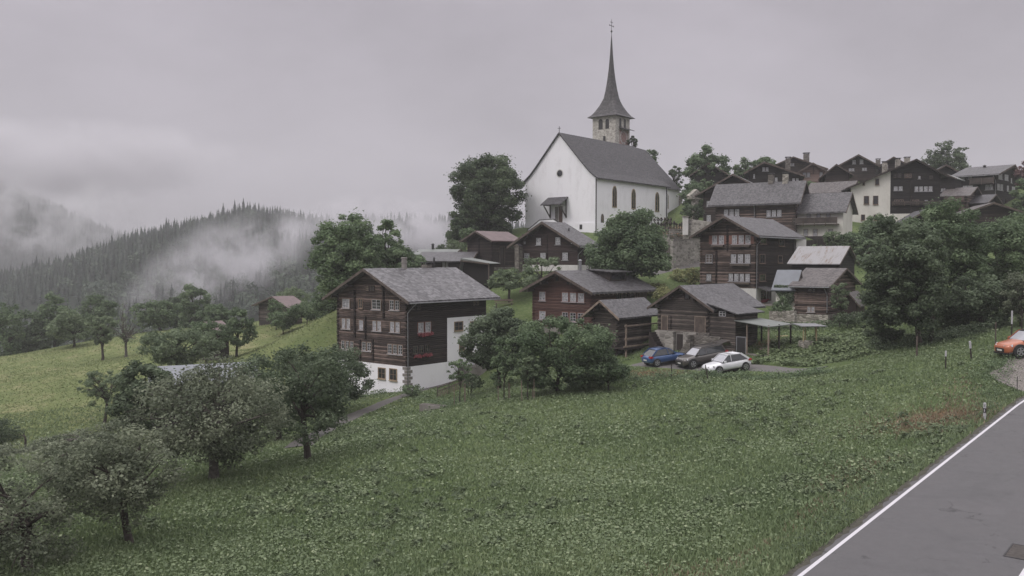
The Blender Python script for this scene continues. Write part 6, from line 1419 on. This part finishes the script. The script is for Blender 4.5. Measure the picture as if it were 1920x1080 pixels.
# garden rows: leafy vegetables on the slope, one mass
n = 16000; pxs = rs.uniform(1395, 1640, n); pys = rs.uniform(608, 688, n)
k = pys > np.interp(pxs, [1395, 1450, 1560, 1640], [660, 628, 618, 604]); pxs, pys = pxs[k], pys[k]
gp = [hit(a, b) for a, b in ((1400, 684), (1450, 640), (1560, 630), (1630, 612), (1640, 665), (1560, 682))]
px2 = np.array([(p.x, p.y) for p in gp]); n = 22000; x = rs.uniform(px2[:, 0].min(), px2[:, 0].max(), n); y = rs.uniform(px2[:, 1].min(), px2[:, 1].max(), n)
k = inpoly(x, y, px2); x, y = x[k], y[k]; lfq = np.sin(x*2.6+y*.9)*.5+np.sin(y*3.1-x*.6)*.5; k = lfq+rs.rand(len(x))*.9 > .25; x, y = x[k], y[k]; n = len(x)
hh = (.06+.40*rs.rand(n))*np.clip(lowfreq(x, y, 1.2)*1.3, .2, 1.1); V = leaf_quads(np.stack([x, y, ground(x, y)+hh], 1), rs.uniform(.16, .34, n), rs.uniform(.12, .26, n), np.stack([rs.normal(0, .5, n), rs.normal(-.2, .5, n), np.ones(n)], 1), rs.rand(n)*6.28)
o = npmesh('vegetable_plants', V, 4, M['leaf_bright'], tint=rs.rand(n)); tag(o, 'leafy vegetable rows and bushy growth on the slope behind the cars', 'vegetables', kind='stuff')
# rough growth along the banks
def growth(name, label, pix, n, hmax, lm_, size=.14):
    P_ = [hit(a, b) for a, b in pix]; q = np.array([(p.x, p.y) for p in P_]); t = rs.rand(n)*(len(q)-1); i = t.astype(int); f = (t-i)[:, None]
    c_ = q[i]*(1-f)+q[i+1]*f+rs.normal(0, .55, (n, 2)); c_ = c_[road_sd(c_[:, 0], c_[:, 1])[1] < -.45]; n = len(c_); cl = .35+.65*(np.sin(c_[:, 0]*1.9)*np.sin(c_[:, 1]*1.3) > -.2)
    hh = rs.rand(n)*hmax*cl; V = leaf_quads(np.stack([c_[:, 0], c_[:, 1], ground(c_[:, 0], c_[:, 1])+hh], 1), rs.uniform(.6, 1.4, n)*size, rs.uniform(.4, 1, n)*size*.8, np.stack([rs.normal(0, .7, n), rs.normal(-.3, .7, n), np.ones(n)], 1), rs.rand(n)*6.28)
    o = npmesh(name, V, 4, M[lm_], tint=rs.rand(n)); return tag(o, label, 'undergrowth', kind='stuff')
growth('path_undergrowth', 'rough plants along the path and foot of the largest chalet', [(640, 745), (700, 742), (745, 730), (800, 752), (860, 758)], 3500, .5, 'leaf_mid')
growth('bank_undergrowth', 'tangled growth on the bank below the driveway', [(1130, 716), (1200, 712), (1300, 706), (1400, 708), (1500, 706), (1550, 700)], 6000, .55, 'leaf_mid')
growth('road_undergrowth', 'dark leafy weeds on the bank beside the road', [(1500, 1050), (1620, 955), (1740, 860), (1840, 780), (1905, 730)], 5000, .3, 'leaf_dark', .09)
growth('thicket_undergrowth', 'scrubby growth under the large two trunked tree', [(1640, 655), (1700, 650), (1760, 638), (1850, 622)], 5000, .8, 'leaf_dark', .16)
growth('pasture_edge_growth', 'brownish hedge line along the lower edge of the pasture', [(-30, 858), (60, 846), (140, 828), (230, 800), (270, 770)], 6000, .9, 'leaf_apple', .2)
growth('wall_undergrowth', 'plants along the garden wall by the granary', [(1400, 612), (1445, 614), (1500, 618), (1570, 612), (1640, 590)], 4500, .7, 'leaf_mid', .18)
growth('car_undergrowth', 'leafy plants around the forecourt edge by the orange car', [(1850, 745), (1853, 705), (1872, 690), (1885, 675), (1880, 660)], 2500, .45, 'leaf_mid', .12)
# ---------------------------------------------------------------- cars
def car_paint(name, c, rough=.28, metal=0.0):
    m, t, b = mat(name); b.inputs['Base Color'].default_value = rgb(c); b.inputs['Roughness'].default_value = rough; b.inputs['Metallic'].default_value = metal
    b.inputs['Coat Weight'].default_value = .6; b.inputs['Coat Roughness'].default_value = .08; return m
M['tyre'] = plain('tyre_rubber', (.018, .018, .019), .85, var=.2); M['rim'] = plain('alloy_rim', (.38, .38, .40), .35, metal=.6, var=.08)
M['trim'] = plain('black_trim', (.02, .02, .022), .55, var=.1); M['lamp'] = plain('clear_lamp', (.62, .62, .66), .15, var=.1); M['lamp_red'] = plain('red_lamp', (.38, .03, .035), .2, var=.1)
M['plate'] = plain('number_plate', (.60, .60, .58), .5, var=.03); M['car_glass'] = plain('car_glass', (.035, .037, .042), .05, spec=.9, var=.1); M['screen_reflection'] = plain('windscreen_reflection', (.34, .34, .37), .08, spec=.9, var=.1)  # windscreen: pale reflection painted in as its base colour, other car glass dark
def car(name, label, loc, heading, paint, L=3.95, W=1.72, Hh=1.5, suv=False, tail_open=False, black_roof=False, clad=False, rail=False, plate_txt=None):
    """x forward, origin between the wheels on the ground"""
    root = empty(name, loc, heading, label, 'car', 'cars parked in the village'); hl = L/2
    belt = Hh*(.60 if not suv else .62); sill = .22 if not suv else .28; hood = Hh*(.56 if not suv else .62); wr = .31 if not suv else .35; ax_f, ax_r = hl-.80, -hl+.68
    # body stations: x, low z, top z, half width
    S = [(hl, .34, hood-.30, .60), (hl-.07, .25, hood-.17, .74), (hl-.28, sill, hood-.07, .83), (hl-.75, sill, hood-.01, .86), (hl-1.12, sill, hood+.045, .865), (hl-1.5, sill, belt+.02, .87), (0, sill, belt+.01, .875), (-hl+1.1, sill, belt+.04, .88), (-hl+.6, sill, belt+.06, .875), (-hl+.22, .26, belt+.04, .82), (-hl+.05, .32, belt-.06, .76), (-hl, .40, belt-.22, .66)]
    V = []; Fc = []; nsec = 14
    for (x, z0, z1, hw) in S:
        hw *= W/1.75; zz = z1-z0
        half = [(0, z0), (hw*.80, z0), (hw*.96, z0+zz*.12), (hw, z0+zz*.40), (hw*.985, z0+zz*.66), (hw*.93, z0+zz*.88), (hw*.80, z0+zz*.98), (0, z1+.02)]
        sec = half+[(-a, b) for a, b in half[-2:0:-1]]; V += [(x, a, b) for a, b in sec]
    for i in range(len(S)-1):
        for j in range(nsec): Fc.append((i*nsec+j, i*nsec+(j+1) % nsec, (i+1)*nsec+(j+1) % nsec, (i+1)*nsec+j))
    Fc += [tuple(range(nsec)), tuple((len(S)-1)*nsec+j for j in range(nsec))]
    b = MB(); b.add(V, Fc); body = b.build('body', paint, root, smooth=True); sub = body.modifiers.new('round', 'SUBSURF'); sub.levels = 1; sub.render_levels = 1
    # cabin in dark glass with painted roof and pillars
    ws0, ws1 = hl-1.12, hl-1.82; rr1, rr0 = (-hl+.92, -hl+.20) if not suv else (-hl+.55, -hl+.22); zt = Hh-.05
    cb = W/2*.93; ct = W/2*.72
    def cab(x, f, off=0): # f 0 belt .. 1 roof
        return belt+(zt-belt)*f
    prof = [(ws0, belt-.02), (ws1, zt-.03), (-.1, zt+.0), (rr1, zt-.04), (rr0, belt+.02)]
    g = MB(); vs = []; 
    def hwz(z): return cb+(ct-cb)*max(0, (z-belt)/(zt-belt))
    vs = [(x, hwz(z), z) for x, z in prof]+[(x, -hwz(z), z) for x, z in prof]; k = len(prof)
    g.add(vs, [tuple(range(k)), tuple(range(2*k-1, k-1, -1))]+[(i, i+1, k+i+1, k+i) for i in range(k-1)]); win = g.build('windows', M['car_glass'], root)
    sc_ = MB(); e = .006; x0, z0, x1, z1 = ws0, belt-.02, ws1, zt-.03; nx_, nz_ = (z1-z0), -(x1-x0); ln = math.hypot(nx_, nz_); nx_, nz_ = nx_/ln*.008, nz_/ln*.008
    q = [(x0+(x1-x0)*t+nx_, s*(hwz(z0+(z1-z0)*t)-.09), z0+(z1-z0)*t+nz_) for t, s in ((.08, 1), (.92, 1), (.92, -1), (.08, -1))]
    sc_.add(q, [(0, 1, 2, 3)]); sc_.build('windscreen', M['screen_reflection'], root)
    rp_ = MB(); xs = [ws1+.03, ws1-.35, -.1, rr1+.1, rr1-.10]; zs = [zt-.035, zt+.02, zt+.035, zt+.0, zt-.05]
    v = []; 
    for x, z in zip(xs, zs): v += [(x, hwz(z)+.012, z-.02), (x, hwz(z)*.8, z+.022), (x, -hwz(z)*.8, z+.022), (x, -hwz(z)-.012, z-.02)]
    rp_.add(v, [(i*4+j, i*4+j+1, i*4+4+j+1, i*4+4+j) for i in range(4) for j in range(3)]); rf = rp_.build('roof_panel', M['trim'] if black_roof else paint, root, smooth=True); so = rf.modifiers.new('thick', 'SOLIDIFY'); so.thickness = .05
    for s in (1, -1):
        pl = MB()
        def side(x, z): return (x, s*(hwz(z)+.006), z)
        for (xa, za, xb, zb, w_) in ((ws0-.0, belt, ws1+.02, zt-.03, .06), (rr0+.10, belt, rr1+.02, zt-.05, .20 if not suv else .16), (-.02, belt, -.08, zt-.02, .06), (ws1, zt-.03, rr1, zt-.04, .05)):
            pl.bar(side(xa, za), side(xb, zb), .03, w_)
        pl.build('pillars', paint, root)
    # wheels
    for nm, x in (('f', ax_f), ('r', ax_r)):
        for s in (1, -1):
            y = s*(W/2-.075); ar = MB(); ar.tube([(x, y-s*.02, wr+.02), (x, y+s*.098, wr+.02)], [wr+(.10 if clad else .06), wr+(.09 if clad else .05)], 22); ar.build('wheel_arch', M['trim'], root)
            ty = MB(); ty.tube([(x, y-s*.10, wr), (x, y+s*.09, wr), (x, y+s*.118, wr)], [wr, wr, wr-.03], 22); o = ty.build('wheel', M['tyre'], root, smooth=False)
            ri = MB(); rr_ = wr*.68
            ri.tube([(x, y+s*.10, wr), (x, y+s*.122, wr)], [rr_*.28, rr_*.24], 10)
            for a in range(5):
                t = a*2*PI/5+.3; ri.bar((x, y+s*.124, wr), (x+rr_*math.cos(t), y+s*.124, wr+rr_*math.sin(t)), .02, .085)
            ring = [(x+rr_*math.cos(t), y+s*.122, wr+rr_*math.sin(t)) for t in np.linspace(0, 2*PI, 17)]
            for p0, p1 in zip(ring[:-1], ring[1:]): ri.bar(p0, p1, .02, .035)
            ri.build('rim', M['rim'], o)
    if clad:
        c = MB()
        for s in (1, -1): c.box(ax_r+wr, ax_f-wr, s*(W/2-.03), s*(W/2+.012), sill-.02, sill+.13)
        c.build('sill_cladding', M['trim'], root)
    # lamps, grille, plates, mirrors
    for s in (1, -1):
        h_ = MB(); h_.add([(hl-.10, s*.40, hood-.30), (hl-.06, s*.42, hood-.18), (hl-.42, s*W/2*.955, hood-.12), (hl-.40, s*W/2*.975, hood-.26), (hl-.30, s*.42, hood-.30), (hl-.30, s*.42, hood-.18), (hl-.5, s*W/2*.8, hood-.12), (hl-.5, s*W/2*.8, hood-.26)],
              [(0, 1, 2, 3), (4, 5, 1, 0), (5, 6, 2, 1), (6, 7, 3, 2), (7, 4, 0, 3), (7, 6, 5, 4)]); o = h_.build('headlight', M['lamp'] if suv or clad else M['trim'], root); o.location.x = .045
        t_ = MB(); t_.box(-hl-.005+.06, -hl+.34, s*W/2*.60, s*(W/2-.005)*.985, belt-.14, belt-.0); t_.build('tail_light', M['lamp_red'], root)
        m_ = MB(); m_.box(hl-1.42, hl-1.26, s*(W/2+.02), s*(W/2+.17), belt-.0, belt+.13); m_.build('wing_mirror', paint, root)
    gr_ = MB(); gr_.box(hl-.12, hl+.012, -.44, .44, .36, hood-.36); gr_.build('grille', M['trim'], root)
    bp_ = MB(); bp_.box(hl-.1, hl-.0, -.72, .72, .22, .32); bp_.build('bumper', M['trim'], root)
    p_ = MB(); p_.box(hl+.0, hl+.028, -.25, .25, .42, .53); p_.build('number_plate', M['plate'], root)
    p_ = MB(); p_.box(-hl-.018, -hl+.05, -.26, .26, .50 if not suv else .75, .61 if not suv else .87); p_.build('number_plate', M['plate'], root)
    if rail:
        r_ = MB()
        for s in (1, -1): r_.tube([(ws1-.1, s*ct*.95, zt+.05), (rr1, s*ct*.95, zt+.04)], [.025, .025], 6)
        r_.build('roof_rail', M['trim'], root)
    if tail_open:
        d_ = MB(); a = Vector((rr1-.06, 0, zt+.02)); b2 = a+Vector((-.85, 0, .12)); 
        d_.add([(a.x, -.60, a.z), (a.x, .60, a.z), (b2.x, .64, b2.z), (b2.x, -.64, b2.z), (a.x, -.60, a.z+.07), (a.x, .60, a.z+.07), (b2.x, .64, b2.z+.07), (b2.x, -.64, b2.z+.07)], [(3, 2, 1, 0), (4, 5, 6, 7), (0, 1, 5, 4), (1, 2, 6, 5), (2, 3, 7, 6), (3, 0, 4, 7)])
        d_.add([(b2.x, -.64, b2.z+.06), (b2.x, .64, b2.z+.06), (b2.x-.18, .60, b2.z-.42), (b2.x-.18, -.60, b2.z-.42), (b2.x+.06, -.64, b2.z+.06), (b2.x+.06, .64, b2.z+.06), (b2.x-.11, .60, b2.z-.42), (b2.x-.11, -.60, b2.z-.42)], [(3, 2, 1, 0), (4, 5, 6, 7), (0, 1, 5, 4), (1, 2, 6, 5), (2, 3, 7, 6), (3, 0, 4, 7)])
        d_.build('tailgate', paint, root)
    an = MB().tube([(rr1+.15, 0, zt+.03), (rr1-.0, 0, zt+.16)], [.012, .006], 5); an.build('aerial', M['trim'], root)
    return root
def put_car(c, px, py, D, heading, dz=.07):
    x_ = (px-960)/F*D; c.location = (x_, D, gz(x_, D)+dz); c.rotation_euler = (0, 0, R(heading)); return c
def settle(c, half=1.25):
    """lean the car with the slope it stands on"""
    x_, y_, _ = c.location; h_ = c.rotation_euler.z; u = Vector((math.cos(h_), math.sin(h_)))
    z1 = gz(x_+u.x*half, y_+u.y*half); z0 = gz(x_-u.x*half, y_-u.y*half); c.rotation_euler = (0, -math.atan2(z1-z0, 2*half), h_); c.location.z = (z0+z1)/2+.075
wc = car('parked_car', 'small white hatchback with black grille, front wheels turned, nearest of the three on the driveway', (0, 0, 0), 0, car_paint('white_paint', (.72, .72, .75)), L=3.95, W=1.74, Hh=1.50)
put_car(wc, 1364, 690, 73.0, 198); settle(wc)
gc = car('parked_car', 'grey brown estate car with raised tailgate, between the blue and the white car', (0, 0, 0), 0, car_paint('grey_brown_paint', (.105, .095, .09), .35, .4), L=4.45, W=1.82, Hh=1.58, suv=True, tail_open=True, clad=True, rail=True)
put_car(gc, 1318, 680, 76.5, 200); settle(gc)
bc = car('parked_car', 'blue hatchback seen from its rear, beside the stilted granary', (0, 0, 0), 0, car_paint('blue_paint', (.040, .085, .21), .3, .2), L=3.85, W=1.72, Hh=1.50)
put_car(bc, 1247, 682, 78.0, 22); settle(bc)
oc_ = car('parked_car', 'orange crossover with black wheel arches at the right frame edge', (0, 0, 0), 0, car_paint('orange_paint', (.40, .125, .060), .35, .1), L=4.15, W=1.78, Hh=1.56, suv=True, clad=True, black_roof=True)
put_car(oc_, 1937, 655, 57.0, 183); settle(oc_)
w2 = car('parked_car', 'white car mostly hidden behind the orange crossover at the frame edge', (0, 0, 0), 0, car_paint('white_paint_second', (.66, .66, .68)), L=4.3, W=1.78, Hh=1.52)
put_car(w2, 1972, 640, 61.5, 180); settle(w2)
# ---------------------------------------------------------------- posts and small things
def stake(px, py, D, top_py, label, m='timber_dark', white=0.0, lean=0.0, name='fence_post', r=.045, cat='post', group=None):
    b = hit(px, py) if D is None else Vector(((px-960)/F*D, D, gz((px-960)/F*D, D))); h_ = P(px, top_py, b.y).z-b.z
    rt = empty(name, b, 0, label, cat, group); L = Vector((lean*h_, 0, h_)); MB().tube([(0, 0, -.3), tuple(L)], [r, r*.9], 7).build('post', M[m], rt)
    if white: MB().tube([tuple(L*(1-white)), tuple(L*1.01)], [r*1.35, r*1.35], 7).build('white_cap', M['window_white'], rt)
    return rt
stake(1773, 692, None, 658, 'dark meadow fence post with faded tip, leftmost of those before the orange car', white=.3)
stake(1822, 674, None, 640, 'tilted fence post with a white upper end, middle of those before the orange car', white=.38, lean=-.12, r=.055)
stake(1869, 640, 64, 604, 'thin brownish post just left of the orange car bonnet', m='timber', white=0)
stake(1899, 626, 66, 583, 'tall marker pole with a white upper half behind the orange car', white=.5, r=.05, name='marker_pole', cat='pole')
stake(1907, 735, None, 706, 'short thin rod with wire on the edge of the cobbled forecourt', m='metal_dark', r=.025)
stake(1918, 600, 66, 580, 'short dark post at the right edge above the orange car', r=.05)
stake(1259, 708, None, 682, 'short dark post in front of the grey car', r=.045)
stake(1329, 712, None, 684, 'leaning dark post with pale side in front of the white car', r=.05, lean=-.25, white=.0)
stake(1719, 668, None, 630, 'weathered post under the big two trunked tree', m='timber', r=.07)
stake(1460, 706, None, 698, 'tiny dark post stub beside the driveway verge', r=.07)
stake(878, 742, None, 728, 'short stake beside the slender sapling', r=.035)
# reflector post at the roadside
b = hit(1846, 787); b = Vector((b.x, b.y, gz(b.x, b.y))); hd_ = P(1846, 755, b.y).z-b.z
dl = empty('delineator', b, R(-35), 'white roadside reflector post with a black band on the road bank', 'reflector post')
k = hd_/1.0
MB().tube([(0, 0, -.3), (0, 0, .42*k)], [.075, .07], 8).build('lower_post', M['window_white'], dl); MB().tube([(0, 0, .42*k), (0, 0, .68*k)], [.08, .08], 8).build('black_band', M['metal_dark'], dl)
MB().tube([(0, 0, .68*k), (0, 0, .98*k), (0, 0, 1.0*k)], [.07, .07, .03], 8).build('upper_post', M['window_white'], dl); MB().box(-.025, .025, -.092, -.08, .48*k, .62*k).build('reflector', M['window_white'], dl)
MB().box(-.02, .02, -.08, -.066, .78*k, .92*k).build('marking', M['metal'], dl)
# hollowed trough on the bank near the path
c = hit(812, 768); rt = empty('water_trough', c, R(-28), 'old grey concrete trough on the bank beside the path', 'trough'); mb = MB()
mb.box(-1.15, 1.15, -.34, -.24, -.4, .42); mb.box(-1.15, 1.15, .24, .34, -.4, .42); mb.box(-1.15, -1.05, -.24, .24, -.4, .42); mb.box(1.05, 1.15, -.24, .24, -.4, .42); mb.box(-1.05, 1.05, -.24, .24, -.4, .05); mb.build('basin', M['concrete'], rt)
# wooden handrail with a board fence by the chalet
pts = [(790, 765, None), (820, 742, None), (855, 730, None)]
rt = empty('wooden_railing', hit(800, 740), 0, 'low wooden railing with upright boards beside the largest chalet base', 'railing'); g0 = rt.location.copy()
p_ = [hit(820, 746)-g0, hit(842, 738)-g0, hit(866, 728)-g0, hit(886, 722)-g0]
for q in p_: MB().tube([q+Vector((0, 0, -.3)), q+Vector((0, 0, 1.05))], [.05, .05], 6).build('post', M['timber'], rt)
for hz_ in (.95, .6):
    m_ = MB(); m_.tube([q+Vector((0, 0, hz_)) for q in p_], [.04]*4, 6); m_.build('rail', M['timber'], rt)
m_ = MB()
for i in range(22):
    t = i/21*3; j = min(2, int(t)); q = p_[j].lerp(p_[j+1], t-j); m_.box(q.x-.04, q.x+.04, q.y-.02, q.y+.02, q.z-.2, q.z+.7)
m_.build('boards', M['timber_light'], rt)
# yellow hose on the lawn beside the carport
a = hit(1456, 632); b = hit(1478, 631); mb = MB(); g0 = a.copy()
mb.tube([Vector((0, 0, .05))]+[(b-a)*t+Vector((0, math.sin(t*3)*.2, gz(*((a+(b-a)*t).to_2d()))-a.z+.05-((b-a)*t).z)) for t in (.25, .5, .75, 1)], [.05]*5, 6)
o = mb.build('garden_hose', M['timber_yellow']); o.location = g0; tag(o, 'pale yellow pole lying on the lawn right of the carport', 'pole'); o.name = 'garden_pole'
# bench boards on the green between the chalets
c = hit(945, 575); rt = empty('bench', c, R(8), 'low grey wooden bench on the small green between largest and reddish chalets', 'bench')
MB().box(-1.1, 1.1, -.18, .18, .40, .46).build('seat', M['timber_light'], rt); MB().box(-1.1, 1.1, .2, .25, .62, .86).build('backrest', M['timber_light'], rt)
for a in (-.9, .9): MB().box(a-.05, a+.05, -.15, .24, -.2, .40).build('leg', M['timber'], rt)
# things stored under the carport: boxes and a stack of logs
q = BARN.root.matrix_basis
def at_barn(x, y, z): return Matrix.Translation(BARN.K) @ Matrix.Rotation(BARN.root.rotation_euler.z, 4, 'Z') @ Vector((x, y, z))
rt = empty('crate', at_barn(1.6, cy0+1.0, .1), BARN.root.rotation_euler.z, 'pale wooden crate standing under the carport roof', 'crate'); mb = MB(); mb.box(-.5, .5, -.35, .35, .0, .75); mb.build('box', M['timber_light'], rt); MB().box(-.53, .53, -.38, .38, .752, .80).build('lid', M['timber'], rt)
rt = empty('log_pile', at_barn(4.0, cy0+.9, 0), BARN.root.rotation_euler.z, 'pile of split firewood under the right half of the carport', 'log pile'); rnd = random.Random(2)
lg = MB()
for i in range(40): x0 = rnd.uniform(-1.3, 1.3); zz = rnd.uniform(.1, .8)*(1-abs(x0)/2.2); lg.tube([(x0, -.3, zz), (x0+.05, .35, zz)], [.09, .09], 6)
lg.build('firewood', M['timber'], rt)
rt = empty('carport_shelf', at_barn(.15, cy1-.55, -.1), BARN.root.rotation_euler.z+PI/2, 'pale metal framed door at the left end of the carport', 'door'); fr_ = MB(); fr_.box(-.5, -.42, -.06, .06, -.2, 2.0); fr_.box(.42, .5, -.06, .06, -.2, 2.0); fr_.box(-.42, .42, -.06, .06, 1.92, 2.0); fr_.build('frame', M['metal'], rt); MB().box(-.42, .42, -.03, .03, -.2, 1.92).build('door_leaf', M['metal_dark'], rt); rt.name = 'shed_door'
# ---------------------------------------------------------------- air
def vol_mat(name, dens, col=(.80, .79, .82)):
    m = bpy.data.materials.new(name); m.use_nodes = True; t = m.node_tree; t.nodes.clear()
    o = N(t, 'ShaderNodeOutputMaterial'); v = N(t, 'ShaderNodeVolumePrincipled'); v.inputs['Color'].default_value = rgb(col)
    v.inputs['Density'].default_value = dens; v.inputs['Anisotropy'].default_value = 0.0; t.links.new(v.outputs[0], o.inputs['Volume']); return m, t, v
hm, _, _ = vol_mat('haze', .00042)
hz = MB().box(-1520, 1620, -100, 2650, -170, 300).build('haze', hm); tag(hz, kind='stuff')
# ---------------------------------------------------------------- mist and low cloud
def mist(name, label, px, py, D, rx, ry, rz, dens, seed, scale=2.2, thr=.47, rot=0.0, stretch=(1, 1, 1), tilt=0.0, size=20.0, col=(.86, .84, .88)):
    """a lumpy body of mist: an ellipsoid whose density thins to nothing at its rim"""
    c = P(px, py, D); bm = bmesh.new(); bmesh.ops.create_icosphere(bm, subdivisions=3, radius=1.0)
    me_ = bpy.data.meshes.new(name); bm.to_mesh(me_); bm.free()
    m, t, v = vol_mat(name+'_volume', dens, col); oc = objco(t)
    ln = N(t, 'ShaderNodeVectorMath', operation='LENGTH'); t.links.new(oc, ln.inputs[0])
    fall = N(t, 'ShaderNodeMapRange', interpolation_type='SMOOTHSTEP'); t.links.new(ln.outputs['Value'], fall.inputs[0]); fall.inputs[1].default_value = 1.0; fall.inputs[2].default_value = .25; fall.inputs[3].default_value = 0; fall.inputs[4].default_value = 1
    n1 = noise(t, mapping(t, oc, sc=(rx/size, ry/size, rz/size), loc=(seed*3.1, seed*1.7, 0)), 1.0, 6, .62)
    th = N(t, 'ShaderNodeMapRange', interpolation_type='SMOOTHSTEP'); t.links.new(n1, th.inputs[0]); th.inputs[1].default_value = thr; th.inputs[2].default_value = thr+.16; th.inputs[3].default_value = 0; th.inputs[4].default_value = 1
    t.links.new(math_(t, 'MULTIPLY', math_(t, 'MULTIPLY', fall.outputs[0], th.outputs[0]), dens), v.inputs['Density'])
    me_.materials.append(m); o = bpy.data.objects.new(name, me_); COL.objects.link(o); o.location = c; o.scale = (rx, ry, rz); o.rotation_euler = (0, R(rot), 0)
    return tag(o, label, 'mist', kind='stuff')
mist('mist', 'pale mist drifting diagonally across the forested ridge', 420, 500, 420, 60, 60, 24, .052, 1, 1.9, .45, size=19, rot=-32, stretch=(.8, 1, 1.6))
mist('mist', 'mist veiling the right end of the forested ridge', 650, 420, 560, 75, 60, 20, .06, 2, 1.5, .46, size=22, rot=-6)
mist('mist', 'low mist on the ridge behind the ash tree and lime tree', 790, 440, 470, 42, 50, 14, .07, 3, 1.8, .44, size=20, rot=0)
mist('low_cloud', 'bright low cloud hanging on the far mountain at left', 60, 400, 1080, 230, 120, 75, .042, 4, 4.2, .50, size=42, rot=10, stretch=(1, 1, 1.2), col=(.95, .94, .96))
mist('low_cloud', 'cloud base swallowing the top of the far mountain', 60, 300, 1150, 330, 160, 58, .03, 5, 1.8, .40, size=90)
